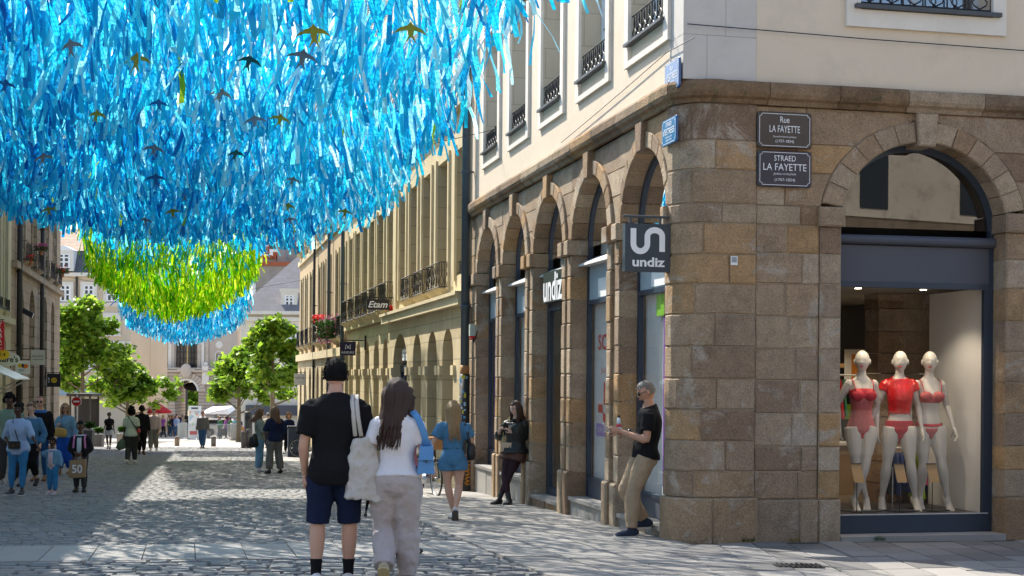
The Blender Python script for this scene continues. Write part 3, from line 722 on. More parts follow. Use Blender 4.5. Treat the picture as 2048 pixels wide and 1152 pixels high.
# ------------------------------------------------------------------ street plates
m_blue = mat('enamel_blue', (.008, .075, .23), .25, .05, 3, spec=.5, coat=.5); m_dkblue = mat('enamel_dark_blue', (.008, .012, .035), .25, .05, 3, spec=.5, coat=.4); m_dkplum = mat('enamel_brown_black', (.022, .015, .018), .25, .05, 3, spec=.5, coat=.4)
def plate(label, P, right, nrm, wid, hei, m, lines):
    """enamel plate: rounded slab, thin white border, lettering"""
    o = thing('street_name_plate', P, 0, label, 'street sign'); P = np.array(P); r = np.array(right); u_ = np.array(UP); n = np.array(nrm)
    def rr(w_, h_, rad, off, seg=4):
        out = []
        for (cx, cy, a0) in ((w_/2-rad, h_/2-rad, 0), (-w_/2+rad, h_/2-rad, 90), (-w_/2+rad, -h_/2+rad, 180), (w_/2-rad, -h_/2+rad, 270)):
            for k in range(seg+1):
                a = math.radians(a0+90*k/seg); out.append(P+r*(cx+rad*math.cos(a))+u_*(cy+rad*math.sin(a))+n*off)
        return out
    b = MB(); A = rr(wid, hei, .035, 0); B = rr(wid, hei, .035, .018); B2 = rr(wid-.012, hei-.012, .03, .024); N = len(A)
    b.add(A+B+B2, [tuple(range(2*N, 3*N))]+[(k*N+i, k*N+(i+1) % N, (k+1)*N+(i+1) % N, (k+1)*N+i) for k in (0, 1) for i in range(N)]); b.build('plate', m, o)
    # border with notched corners
    bw, bh, q = wid/2-.025, hei/2-.022, .03
    path = []
    for sx, sy in ((1, 1), (-1, 1), (-1, -1), (1, -1)):
        cx, cy = sx*bw, sy*bh; arc = [(cx-sx*q*math.cos(t), cy-sy*q*math.sin(t)) for t in np.linspace(0, math.pi/2, 5)]
        path += arc[::-1] if sx*sy < 0 else arc
    # order: go round
    path = []
    for sx, sy, rev in ((1, 1, 0), (-1, 1, 1), (-1, -1, 0), (1, -1, 1)):
        arc = [(sx*bw-sx*q*math.sin(t), sy*bh-sy*q*math.cos(t)) for t in np.linspace(0, math.pi/2, 5)]
        path += arc if not rev else arc[::-1]
    path.append(path[0]); b = MB(); vs = []
    n_ = len(path)
    for i in range(n_):
        p = np.array(path[i]); t_ = np.array(path[(i+1) % (n_-1)])-np.array(path[i-1 if i else n_-2]); t_ = t_/np.linalg.norm(t_); nn = np.array([-t_[1], t_[0]])*.0028
        for s_ in (1, -1): vs.append(P+r*(p+nn*s_)[0]+u_*(p+nn*s_)[1]+n*.0262)
    b.add(vs, [(2*i, 2*i+1, 2*i+3, 2*i+2) for i in range(n_-1)]); b.build('border', m_lettw, o)
    for (body, y, w_, h_) in lines: text(o, body, m_lettw, P+u_*(y*hei)+n*.024, right, UP, w_*wid if w_ else None, h_*hei, .003)
    for sx in (-1, 1): part('screw', m_zinc, o, lambda m, sx=sx: m.ball(P+r*sx*(wid/2-.014)+u_*(hei/2-.012)+n*.025, .006, 6, 4))
    return o
plate('brown black enamel plate reading Rue La Fayette, upper of the pair beside the shop window', SW(-.034, 1.207, 4.125), eV, ndV, .655, .405, m_dkplum,
      [('Rue', .29, .17, .17), ('LA FAYETTE', .03, .56, .19), ('General et homme politique', -.19, .43, .065), ('(1757-1834)', -.32, .34, .10)])
plate('dark navy enamel plate reading Straed La Fayette, lower of the pair beside the shop window', SW(-.034, 1.212, 3.688), eV, ndV, .65, .41, m_dkblue,
      [('STRAED', .29, .40, .15), ('LA FAYETTE', .05, .80, .19), ('JENERAL HA POLITIKER', -.15, .42, .065), ('(1757-1834)', -.31, .38, .10)])
s_, z_ = on_w(1343, 152, -.03)
plate('blue enamel street plate above the string course on the cream wall', SW(s_, -.005, z_), ndV, neV, .50, .34, m_blue, [('Rue', .27, .18, .16), ("d'ESTREES", .0, .74, .24), ('Marechal de France', -.2, .4, .07), ('(1624-1707)', -.33, .4, .09)])
s_, z_ = on_w(1340, 262, -.05)
plate('blue enamel street plate under the string course beside the nearest arch', SW(s_+.03, -.03, z_), ndV, neV, .50, .30, m_blue, [('STRAED', .28, .4, .16), ("d'ESTREES", .02, .78, .24), ('Marichal Bro-Chall', -.2, .45, .07), ('(1624-1707)', -.33, .4, .09)])
# small white notice on the corner pier
w_, z_ = (.62, 2.64)
nt = thing('paper_notice', SW(-.045, w_, z_), 0, 'small white printed notice stuck on the granite corner pier', 'notice')
part('sheet', m_white, nt, lambda m: m.swbox(-.046, -.036, w_-.04, w_+.04, z_-.05, z_+.05)); part('print', mat('grey_print', (.3, .31, .33), .6), nt, lambda m: m.swbox(-.0475, -.0462, w_-.03, w_+.03, z_-.02, z_+.04))
# ------------------------------------------------------------------ side shopfront
sf = sub('side_shopfront', bld, SW(.33, SC, -.47)); A0, A1 = SC-SRX, SC+SRX; s0, s1 = .27, .34
pt = lambda w_, z_, k: SW(s0+k*.07, w_, z_)
def fn(m):
    arc_frame(m, pt, SC, SRX+.005, SRZ+.005, SZ-.0, .07, 26)
    m.swbox(s0, s1, A0-.005, A0+.05, -.47, SZ); m.swbox(s0, s1, A1-.05, A1+.005, -.47, SZ)
    m.swbox(s0-.01, s1, A0+.05, A1-.05, -.47, -.265); m.swbox(s0+.002, s1-.004, A1-.11, A1-.05, -.265, 2.46)
    m.swbox(s0, s1, A0+.05, A1-.05, 2.40, 2.47)
part('shopfront_frame', m_navy, sf, fn)
part('bead', m_paleled, sf, lambda m: m.swbox(s0-.014, s0+.005, A0+.05, A1-.05, -.262, -.252))
part('fascia', m_navyp, sf, lambda m: m.swbox(s0+.012, s1-.01, A0+.05, A1-.05, 2.47, 2.89))
part('transom', m_navyp, sf, lambda m: m.tube([SW(s0-.01, A0, 2.955), SW(s0-.01, A1, 2.955)], (.055, .062), 12, UP))
part('pane', m_shopglass, sf, lambda m: m.add([SW(s0+.04, w_, z_) for w_, z_ in ((A0+.05, -.262), (A1-.11, -.262), (A1-.11, 2.40), (A0+.05, 2.40))], [(0, 1, 2, 3)]))
m_lun = glass('lunette_glass', (.55, .56, .56), 1.5, 0.0, .10)
part('lunette_pane', m_lun, sf, lambda m: lunette(m, lambda w_, z_, k: SW(s0+.034+k*.01, w_, z_), SC, SRX-.06, SRZ-.06, SZ-.0))
part('door_step', m_flag, sf, lambda m: m.swbox(-.06, .26, A0+.002, A1-.002, -.60, -.475))
# display: floor, white side partition, ceiling, back of shop
room = thing('shop_interior', SW(1.5, 3, -.3), 0, 'shop interior behind the lingerie display window with floor, partition and ceiling', 'shop interior')
m_dfloor = mat('charcoal_display_floor', (.05, .05, .055), .35, .1, 2, spec=.4)
m_wood = mat('warm_shelf_wood', (.36, .21, .08), .55, .2, 3, stretch=(2, 2, 14))
part('display_floor', m_dfloor, room, lambda m: m.swbox(.34, 1.9, 1.5, 4.05, -.32, -.26))
part('side_partition', mat('white_partition', (.70, .72, .75), .45, .03), room, lambda m: m.swbox(.345, 1.62, 3.93, 3.97, -.26, 2.42))
part('ceiling', mat('shop_ceiling', (.25, .24, .23), .8), room, lambda m: m.swbox(.36, 7, .6, 4.6, 2.46, 2.50))
part('shop_floor', mat('shop_floor_vinyl', (.16, .13, .10), .4), room, lambda m: m.swbox(1.9, 7, .8, 6, -.36, -.33))
part('back_wall', mat('shop_back_wall', (.10, .075, .05), .8, .2, 1.2), room, lambda m: (m.swbox(5.6, 5.7, .8, 6, -.33, 2.46), m.swbox(1.9, 5.7, 5.2, 5.3, -.33, 2.46), m.swbox(1.9, 5.7, 1.0, 1.05, -.33, 2.46)))
part('upper_dark_wall', m_dark, room, lambda m: m.swbox(1.0, 1.05, .9, 4.4, 2.52, 4.4))
pil = thing('interior_pillar', SW(2.2, 3.0, -.33), 0, 'rough stone pillar standing inside the shop behind the mannequins', 'pillar')
z = -.33; k = 0; PW0, PW1 = on_s(1757, 700, 2.1)[0], on_s(1880, 700, 2.1)[0]
while z < 2.4:
    h = R_.uniform(.26, .36); h = min(h, 2.46-z)
    part('stone', m_gran, pil, lambda m, z=z, h=h: m.swbox(2.1, 2.5, PW0+R_.uniform(-.01, .01), PW1, z+.006, z+h-.006)); z += h
# clothes rails with hanging garments
gcols = [('pink', (.55, .06, .17)), ('green', (.05, .26, .12)), ('red', (.5, .03, .04)), ('black', (.02, .02, .02)), ('tan', (.36, .24, .13)), ('blush', (.5, .28, .26)), ('lime', (.3, .5, .03)), ('blue', (.05, .08, .25))]
def rail(s_, wa_, wb_, z_, lab, seed):
    rg = random.Random(seed); o = thing('clothes_rail', SW(s_, wa_, -.33), 0, lab, 'clothes rail')
    def fn(m):
        m.tube([SW(s_, wa_, z_), SW(s_, wb_, z_)], .014, 6); m.tube([SW(s_, wa_, -.33), SW(s_, wa_, z_)], .014, 6); m.tube([SW(s_, wb_, -.33), SW(s_, wb_, z_)], .014, 6)
    part('rail_frame', m_white, o, fn)
    w_ = wa_+.04
    while w_ < wb_-.03:
        nm, cc = rg.choice(gcols); l = rg.uniform(.35, .75); sh = rg.uniform(.16, .22)
        mm = mat('garment_'+nm, cc, .8, .2, 12)
        def fn(m, w_=w_, l=l, sh=sh):
            m.hexa([SW(s_-sh, w_, z_-l), SW(s_+sh, w_, z_-l), SW(s_+sh, w_+.025, z_-l), SW(s_-sh, w_+.025, z_-l), SW(s_-sh*.5, w_, z_-.06), SW(s_+sh*.5, w_, z_-.06), SW(s_+sh*.5, w_+.025, z_-.06), SW(s_-sh*.5, w_+.025, z_-.06)])
        part('hanging_garment', mm, o, fn); w_ += rg.uniform(.05, .10)
rail(2.6, on_s(1668, 700, 2.6)[0], on_s(1752, 700, 2.6)[0], 1.38, 'clothes rail of mixed garments behind the bodysuit mannequin', 1)
rail(2.9, on_s(1840, 700, 2.9)[0], on_s(1920, 700, 2.9)[0], 1.40, 'clothes rail of dark and gold garments by the white partition', 2)
rail(1.75, on_s(1770, 700, 1.75)[0], on_s(1885, 700, 1.75)[0], .45, 'low clothes rail of pink and green garments before the stone pillar', 3)
sh = thing('wall_shelf', SW(4.6, 3, 1.5), 0, 'long warm wood shelf across the back of the shop', 'shelf')
part('shelf_board', m_wood, sh, lambda m: m.swbox(4.4, 4.8, 1.3, 5.2, 1.50, 1.56)); part('shelf_post', m_wood, sh, lambda m: (m.swbox(4.5, 4.56, 2.5, 2.56, -.33, 2.46), m.swbox(4.5, 4.56, 3.9, 3.96, -.33, 2.46)))
cnt = thing('shop_counter', SW(4, 2, -.33), 0, 'pale wood counter low in the shop behind the mannequins', 'counter')
part('counter_body', mat('counter_oak', (.42, .30, .18), .5, .15, 4), cnt, lambda m: m.swbox(3.9, 4.4, 1.3, 4.9, -.33, .38)); part('counter_top', m_white, cnt, lambda m: m.swbox(3.85, 4.45, 1.25, 4.95, .38, .42))
po = thing('lit_poster', SW(4.3, 1.8, 1.2), 0, 'orange and white fashion poster at the back of the shop', 'poster')  # plain printed sheet
pw = on_s(1690, 700, 3.6)[0]; part('poster_sheet', m_white, po, lambda m: m.swbox(3.6, 3.62, pw, pw+.55, 1.0, 1.75)); part('poster_print', mat('orange_print', (.7, .25, .03), .5, .5, 5), po, lambda m: m.swbox(3.594, 3.599, pw+.1, pw+.33, 1.2, 1.68))
m_spot = emit('spot_lamp_glow', (1, .82, .55), 9.0)
for k, (s_, w_) in enumerate(((1.9, 2.25), (2.6, 3.75), (3.4, 2.8), (3.9, 4.4), (.62, 2.45), (.62, 3.3))):  # the last two, just behind the glass, are added to brighten the mannequins
    o = thing('ceiling_spot_or_fill', SW(s_, w_, 2.45), 0, 'small warm ceiling spotlight inside the lingerie shop, front pair added as fill', 'spotlight', 'shop ceiling spotlights')
    part('housing', m_black, o, lambda m: m.tube([SW(s_, w_, 2.46), SW(s_, w_, 2.41)], .05, 10)); part('lamp_face', m_spot, o, lambda m: m.tube([SW(s_, w_, 2.412), SW(s_, w_, 2.405)], .04, 10))
    L_ = bpy.data.lights.new('spot', 'SPOT'); L_.energy = 22; L_.color = (1, .80, .55); L_.spot_size = math.radians(115); L_.spot_blend = .6; L_.shadow_soft_size = .05
    lo = bpy.data.objects.new('lamp', L_); COL.objects.link(lo); lo.parent = o; lo.location = (0, 0, -.07)
# price cards on thin stands
m_card = mat('kraft_card', (.52, .36, .19), .7, .06, 8)
for nm, x in (('bodysuit mannequin', 1716), ('T-shirt mannequin', 1802), ('bra mannequin', 1867)):
    w_, z_ = on_s(x, 945, .55)
    o = thing('price_card_stand', SW(.55, w_, -.26), 0, f'tan price card on thin black stand at the feet of the {nm}', 'price card')
    part('card', m_card, o, lambda m: m.hexa([SW(.55, w_-.045, z_-.12), SW(.55, w_+.085, z_-.12), SW(.556, w_+.085, z_-.12), SW(.556, w_-.045, z_-.12), SW(.60, w_-.07, z_+.10), SW(.60, w_+.06, z_+.10), SW(.606, w_+.06, z_+.10), SW(.606, w_-.07, z_+.10)]))
    part('clip', m_zinc, o, lambda m: m.swbox(.585, .61, w_-.07, w_+.06, z_+.098, z_+.108)); part('stem', m_iron, o, lambda m: m.tube([SW(.575, w_, -.26), SW(.575, w_, z_-.05)], .006, 6)); part('foot', m_iron, o, lambda m: m.tube([SW(.575, w_, -.26), SW(.575, w_, -.252)], .07, 14))
# the front across the side street, seen only as a reflection in the shop window
ob = thing('opposite_building', (14, -9, 0), 0, 'stone and plaster front across the side street, mirrored in the shop window', 'building')
m_obst = mat('opposite_stone', (.17, .13, .09), .85, .3, 1.5, .4, 30, brick=(.7, .36, .012, .5, (1, 0, 0)), stain=.6)
YB = -9.0; xs = [-12+4.4*k for k in range(13)]
for x in xs:
    part('stone_pier', m_obst, ob, lambda m: m.box((x, YB-.3, 1.9), (1.7, .6, 4.4)))
    part('shop_pane', mat('dark_shop_pane', (.015, .017, .02), .15, spec=.5), ob, lambda m: m.box((x+2.2, YB-.45, 1.9), (2.7, .1, 4.4)))
    part('upper_pane', MATS['dark_shop_pane'], ob, lambda m: m.box((x+2.2, YB-.02, 8.4), (1.2, .1, 2.4)))
part('lintel', m_obst, ob, lambda m: m.box((14.4, YB-.3, 4.6), (57, .6, 1.0))); part('string_course', m_obst, ob, lambda m: m.box((14.4, YB-.15, 5.3), (57, .8, .4)))
part('lower_plaster', m_obst, ob, lambda m: m.box((14.4, YB-.3, 6.2), (57, .55, 1.4))); part('plaster_wall', mat('opposite_plaster', (.40, .35, .28), .9, .2, .7, stain=.5), ob, lambda m: m.box((14.4, YB-.3, 9.9), (57, .6, 6.0)))
# ================================================================== street fronts beyond the corner building
m_lime = mat('golden_limestone', (.60, .50, .31), .82, .12, 2.2, .3, 40, spec=.15, stain=.22)
m_limec = mat('golden_ashlar', (.56, .46, .285), .82, .12, 2.0, .35, 40, spec=.15, stain=.25, brick=(.95, .42, .012, .62, STREET))
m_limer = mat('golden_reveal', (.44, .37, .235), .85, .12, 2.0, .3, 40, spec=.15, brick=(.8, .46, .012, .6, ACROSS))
m_ochre = mat('ochre_plaster', (.50, .375, .225), .88, .1, 1.0, .15, 30, spec=.12, stain=.25)
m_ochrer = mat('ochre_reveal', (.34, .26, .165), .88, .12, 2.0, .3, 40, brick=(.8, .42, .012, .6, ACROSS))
m_brownst = mat('brown_ashlar', (.36, .285, .205), .85, .14, 2.0, .35, 40, spec=.15, stain=.3, brick=(.95, .40, .014, .55, STREET))
m_brownr = mat('brown_reveal', (.47, .38, .27), .85, .14, 2.0, .35, 40, spec=.15, brick=(3.0, .40, .02, .3, ACROSS))
m_yell = mat('yellow_grey_stone', (.50, .44, .30), .85, .1, 2.0, .25, 40, stain=.2)
m_wdark = mat('dark_window_glass', (.03, .033, .036), .12, .3, .8, spec=.5)
m_pipe = mat('blue_grey_pipe', (.05, .075, .095), .45, .15, 9, spec=.4)
m_pipeb = mat('dark_pipe', (.035, .034, .033), .5, .15, 9, spec=.35)
def wall_row(m, s0, s1, wf, sg, th, z0, z1, ops):
    """wall slab between s0 and s1 with openings (a, b, zb, zt, rise); wf = front plane, sg = +1 interior towards +w"""
    bx = lambda a, b, lo, hi: m.swbox(a, b, wf, wf+sg*th, lo, hi) if b-a > 1e-3 and hi-lo > 1e-3 else None
    x = s0
    for (a, b, zb, zt, rise) in sorted(ops):
        bx(x, a, z0, z1); bx(a, b, z0, zb); bx(a, b, zt, z1); x = b
        if rise:
            n = 10; vs = []
            for i in range(n+1):
                t = math.pi*i/n; s_ = (a+b)/2-(b-a)/2*math.cos(t); zz_ = zt-rise+rise*math.sin(t)
                for w_ in (wf, wf+sg*th): vs += [SW(s_, w_, zz_), SW(s_, w_, zt+.001)]
            m.add(vs, [q for i in range(n) for q in ((4*i, 4*i+1, 4*i+5, 4*i+4), (4*i, 4*i+4, 4*i+6, 4*i+2), (4*i+2, 4*i+6, 4*i+7, 4*i+3))])
    bx(x, s1, z0, z1)
def sub_open(par, a, b, zb, zt, wf, sg, th, mr, name='window', guard=None, sash=True, proud=None, surround=None, msur=None, balc=None, gm=None, rise=0.0):
    o = sub(name, par, SW((a+b)/2, wf, zb))
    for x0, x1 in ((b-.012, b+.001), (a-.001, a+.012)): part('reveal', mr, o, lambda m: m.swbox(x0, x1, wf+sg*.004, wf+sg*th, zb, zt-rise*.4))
    part('pane', m_wdark, o, lambda m: m.swbox(a, b, wf+sg*(th-.03), wf+sg*th, zb, zt))
    if sash: part('window_frame', m_white, o, lambda m: ([m.swbox(x, x+.07, wf+sg*(th-.09), wf+sg*(th-.03), zb, zt) for x in (a, (a+b)/2-.035, b-.07)], [m.swbox(a+.07, b-.07, wf+sg*(th-.08), wf+sg*(th-.03), z, z+.05) for z in (zb, zb+(zt-zb)*.4, zb+(zt-zb)*.72)]))
    if surround: [part('surround', msur, o, lambda m: m.swbox(x0, x1, wf-sg*.05, wf-sg*.001, zb-.1, zt+.12)) for x0, x1 in ((a-surround, a), (b, b+surround))]
    if balc:
        p = balc; part('balcony_slab', msur or mr, o, lambda m: m.hexa([SW(a-.02, wf-sg*.05, guard[0]-.22), SW(b+.02, wf-sg*.05, guard[0]-.22), SW(b-.0, wf, guard[0]-.22), SW(a, wf, guard[0]-.22), SW(a-.12, wf-sg*(p+.05), guard[0]-.02), SW(b+.12, wf-sg*(p+.05), guard[0]-.02), SW(b+.12, wf, guard[0]-.02), SW(a-.12, wf, guard[0]-.02)]))
    if guard:
        p = balc or -.06
        def fn(m):
            railing(m, SW(a-(.08 if balc else 0), wf-sg*p)[:2], SW(b+(.08 if balc else 0), wf-sg*p)[:2], guard[0], guard[1], 5, .007, .020)
            if balc:
                for x in (a-.08, b+.08): railing(m, SW(x, wf-sg*p)[:2], SW(x, wf)[:2], guard[0], guard[1], 2, .007, .020)
        part('balcony_railing', m_iron, o, fn)
    return o
# ------------------------------------------------------------------ golden stone building
et = thing('golden_stone_building', SW(23, 2), 0, 'golden limestone building with tall deep windows and arched ground floor past the blue pipe', 'building')
EB1 = [(12.81, 13.95), (14.81, 16.27), (17.0, 18.28), (18.96, 20.23), (20.85, 22.03)]; EB2 = [(23.06, 24.26), (25.02, 26.49), (27.05, 28.37), (28.67, 30.09), (30.65, 32.12), (32.75, 33.95)]
EG1 = [(13.83, 15.12, -2, 2.34, .64), (15.81, 17.10, -2, 2.34, .64), (17.98, 19.27, -2, 2.35, .64), (20.2, 22.7, -2, 2.42, .85)]
EG2 = [(24.4, 25.45, -2, 2.38, .5), (26.27, 27.54, -2, 2.39, .6), (28.58, 29.83, -2, 2.43, .6), (30.9, 32.15, -2, 2.45, .6), (33.0, 34.2, -2, 2.45, .6)]
ETOP = 12.6; ex2 = -.0
part('ground_floor_wall', m_limec, et, lambda m: (wall_row(m, 12.42, 23.4, -.05, 1, .60, -2, 2.74, EG1), wall_row(m, 23.4, 34.8, .04, 1, .52, -2.4, 2.86, EG2)))
part('cornice', m_lime, et, lambda m: (m.swbox(12.42, 23.9, -.22, .10, 2.74, 2.99), m.swbox(12.42, 23.85, -.28, .10, 2.93, 3.0), m.swbox(23.91, 34.8, -.10, .10, 2.88, 3.06)))
fw1 = [(a, b, 3.15 if 0 < i < 4 else 3.4, 5.97, 0) for i, (a, b) in enumerate(EB1)]; fw2 = [(a, b, 3.10, 5.97, 0) for a, b in EB2]
part('upper_wall', m_lime, et, lambda m: (wall_row(m, 12.42, 34.8, .02, 1, .50, 2.99, 6.9, fw1+fw2), wall_row(m, 12.42, 34.8, .02, 1, .50, 6.901, ETOP, [(a, b, 7.5, 9.9, 0) for a, b in EB1+EB2]), m.swbox(12.42, 34.8, -.12, .02, 6.75, 6.98), m.swbox(12.42, 34.8, -.45, .5, ETOP, ETOP+.4)))
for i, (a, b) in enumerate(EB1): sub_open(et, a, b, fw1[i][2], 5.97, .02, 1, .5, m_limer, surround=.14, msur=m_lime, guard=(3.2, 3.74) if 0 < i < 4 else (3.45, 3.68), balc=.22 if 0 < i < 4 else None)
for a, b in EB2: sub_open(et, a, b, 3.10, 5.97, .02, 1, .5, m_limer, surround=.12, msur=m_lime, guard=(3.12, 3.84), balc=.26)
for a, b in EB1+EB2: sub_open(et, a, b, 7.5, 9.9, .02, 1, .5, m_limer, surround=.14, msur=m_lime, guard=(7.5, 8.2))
for i, (a, b, _, zt, r) in enumerate(EG1+EG2):
    wf = -.05 if i < 4 else .04; zb = SW(a, 0)[2]-.02
    o = sub_open(et, a, b, zb, zt-.0, wf, 1, .42 if i != 3 else .30, m_limec, name='shop_arch', sash=False, rise=r)
    [part('impost', m_lime, o, lambda m: m.swbox(x0, x1, wf-.06, wf+.1, 1.36, 1.56)) for x0, x1 in ((a-.30, a+.01), (b-.01, b+.30))]
    if i == 3:
        part('door_frame', m_navy, o, lambda m: ([m.swbox(x, x+.10, wf+.2, wf+.28, zb, 1.5) for x in (a, a+.6, a+1.2, a+1.8, b-.1)], m.swbox(a, b, wf+.19, wf+.28, 1.45, 1.62)))
        text(o, 'etam', m_lettw, SW((a+b)/2-.1, wf+.15, 1.92), ndV, UP, 1.5, .38, .004, offset=.03)
part('plinth', m_limec, et, lambda m: m.swbox(12.43, 13.6, -.12, -.055, -2, .1))
part('back', m_ochre, et, lambda m: (m.swbox(12.42, 34.8, 10, 10.4, -2, ETOP), m.swbox(34.3, 34.79, .5, 10, -2.5, ETOP)))
def pitched(m, s0, s1, w0, w1, z0, h):
    a, b, c, d_ = SW(s0, w0, z0), SW(s1, w0, z0), SW(s1, w1, z0), SW(s0, w1, z0); wm = (w0+w1)/2; e, f = SW(s0, wm, z0+h), SW(s1, wm, z0+h)
    m.add([a, b, c, d_, e, f], [(0, 1, 5, 4), (2, 3, 4, 5), (0, 4, 3), (1, 2, 5)])
part('roof', m_slate, et, lambda m: pitched(m, 12.42, 34.8, -.45, 10.4, ETOP+.4, 3.5))
# pilaster between the two halves
part('pilaster', m_lime, et, lambda m: (m.swbox(22.3, 22.75, -.06, .019, 3.0, ETOP), m.swbox(12.42, 12.66, -.06, .019, 3.0, ETOP)))
# ------------------------------------------------------------------ ochre building
oc = thing('ochre_building', SW(46, 2), 0, 'ochre plaster building with arched first floor windows and flowered balconies by the square', 'building')
OB = [(35.1, 36.1), (37.4, 38.6), (40.6, 41.6), (42.75, 43.8), (44.7, 45.9), (48.9, 50.1), (51.8, 52.9), (54.3, 55.4)]; OTOP = 12.2
OG = [(35.3, 36.3, -3, 1.75, .5), (37.5, 38.6, -3, 1.75, .55), (40.6, 41.7, -3, 1.75, .55), (43.0, 44.1, -3, 1.75, .55), (45.0, 46.1, -3, 1.75, .55), (48.8, 50.0, -3, 1.75, .55), (51.6, 52.8, -3, 1.75, .55), (54.2, 55.3, -3, 1.75, .55)]
part('ground_floor_wall', m_limec, oc, lambda m: wall_row(m, 34.81, 56.6, -.04, 1, .5, -3, 2.05, OG))
part('cornice', m_lime, oc, lambda m: m.swbox(34.81, 56.65, -.16, .1, 2.051, 2.35))
ow = [(a, b, 2.7, 5.9, .18) for a, b in OB]
part('upper_wall', m_ochre, oc, lambda m: (wall_row(m, 34.81, 56.6, .02, 1, .45, 2.351, 6.7, ow), wall_row(m, 34.81, 56.6, .02, 1, .45, 6.701, OTOP, [(a, b, 7.2, 9.5, 0) for a, b in OB]), m.swbox(34.81, 56.6, -.4, .5, OTOP, OTOP+.35)))
part('string_course', m_lime, oc, lambda m: m.swbox(34.81, 56.62, -.08, .019, 6.68, 6.88))
part('back', m_ochre, oc, lambda m: (m.swbox(56.1, 56.6, .47, 11, -3, OTOP), m.swbox(34.8, 56.6, 10, 10.4, -3, OTOP)))
part('roof', m_slate, oc, lambda m: pitched(m, 34.81, 56.7, -.4, 10.4, OTOP+.35, 3.6))
for a, b in OB:
    sub_open(oc, a, b, 2.7, 5.9, .02, 1, .42, m_ochrer, surround=.11, msur=m_lime, guard=(2.72, 3.45), balc=.22, rise=.2)
    sub_open(oc, a, b, 7.2, 9.5, .02, 1, .42, m_ochrer, surround=.11, msur=m_lime, guard=(7.2, 8.0), balc=.22)
for a, b, _, zt, r in OG: sub_open(oc, a, b, SW(a, 0)[2]-.02, zt, -.04, 1, .4, m_limer, name='shop_arch', sash=False, rise=r)
# ------------------------------------------------------------------ rain pipes
def pipe(label, s, w, z0, z1, r, m, col=None):
    o = thing('rain_pipe', SW(s, w, z0), 0, label, 'drainpipe')
    part('pipe', m, o, lambda b: b.tube([SW(s, w, z0), SW(s, w, z1)], r, 12), True)
    for z in np.arange(z0+1.3, z1, 2.6): part('collar', m, o, lambda b, z=z: (b.tube([SW(s, w, z), SW(s, w, z+.06)], r*1.22, 12), b.swbox(s-.02, s+.02, w, 0.03 if w > -6 else LW-.03, z+.01, z+.04)))
    return o
o = pipe('thick blue grey drainpipe plastered with stickers at the end of the granite arcade', 12.12, -.13, 1.35, 13.4, .085, m_pipe)
part('lower_pipe', m_pipeb, o, lambda b: b.tube([SW(12.12, -.13, SW(12.12, -.1)[2]), SW(12.12, -.13, 1.38)], .10, 12), True)
part('copper_band', mat('old_copper', (.35, .17, .06), .5, .3, 20), o, lambda b: b.tube([SW(12.12, -.13, 1.36), SW(12.12, -.13, 1.55)], .09, 12), True)
scols = [(.10, .35, .62), (.55, .60, .62), (.08, .2, .4), (.5, .45, .05), (.03, .03, .04), (.25, .45, .6)]
for k in range(46):
    z = .0+R_.random()*1.3; an = R_.uniform(-.9, 1.6); rr = .102; hh = R_.uniform(.03, .09); wd = R_.uniform(.25, .6)
    def fn(b):
        vs = []
        for i in range(4):
            a = an+wd*i/3; ds, dw = -math.sin(a)*rr, -math.cos(a)*rr
            vs += [SW(12.12+ds, -.13+dw, z), SW(12.12+ds, -.13+dw, z+hh)]
        b.add(vs, [(0, 2, 3, 1), (2, 4, 5, 3), (4, 6, 7, 5)])
    part('sticker', mat('sticker%d' % (k % 6), scols[k % 6], .5, .3, 40), o, fn)
# graffiti near the pipe foot
bx_ = thing('utility_box', SW(11.85, -.1), 0, 'dark metal utility box with orange graffiti at the foot of the stickered pipe', 'utility box')
zg = SW(11.85, -.1)[2]
part('box_body', m_pipeb, bx_, lambda b: b.swbox(11.78, 12.0, -.22, -.03, zg, zg+1.05)); part('lid', m_zinc, bx_, lambda b: b.swbox(11.77, 12.01, -.235, -.03, zg+1.05, zg+1.08))
og = mat('orange_graffiti', (.75, .30, .02), .5)
def squig(b, seed):
    rg = random.Random(seed); p = []
    for i in range(26): p.append(SW(11.776, -.125+.075*math.sin(i*1.9+seed)*rg.uniform(.5, 1), zg+.12+i*.023+.03*math.cos(i*2.3)))
    b.tube(p, .006, 4, dV, False)
part('graffiti', og, bx_, lambda b: (squig(b, 1), squig(b, 2.2)))
pipe('slim grey drainpipe between the golden and the ochre building', 34.85, -.14, -2, 13, .065, m_pipe)
pipe('grey drainpipe rising between flowered balconies of the ochre building', 40.1, -.12, -2, 13, .06, m_pipe)
pipe('black drainpipe on the ochre building beside red geraniums', 46.6, -.12, -2.2, 13, .055, m_pipeb)
al = thing('alarm_box', SW(11.35, 0, 2.2), 0, 'pale green alarm box with red base on the farthest granite pier', 'alarm box')
part('case', mat('pale_green_case', (.42, .48, .40), .5), al, lambda b: b.swbox(11.62, 11.74, -.13, .0, 2.10, 2.32)); part('lens', m_red, al, lambda b: b.swbox(11.64, 11.72, -.12, -.02, 2.05, 2.10)); part('cable', m_black, al, lambda b: b.tube([SW(11.68, -.05, 2.06), SW(11.62, -.06, 1.98), SW(11.58, -.03, 2.06), SW(11.57, .0, 2.2)], .012, 6))
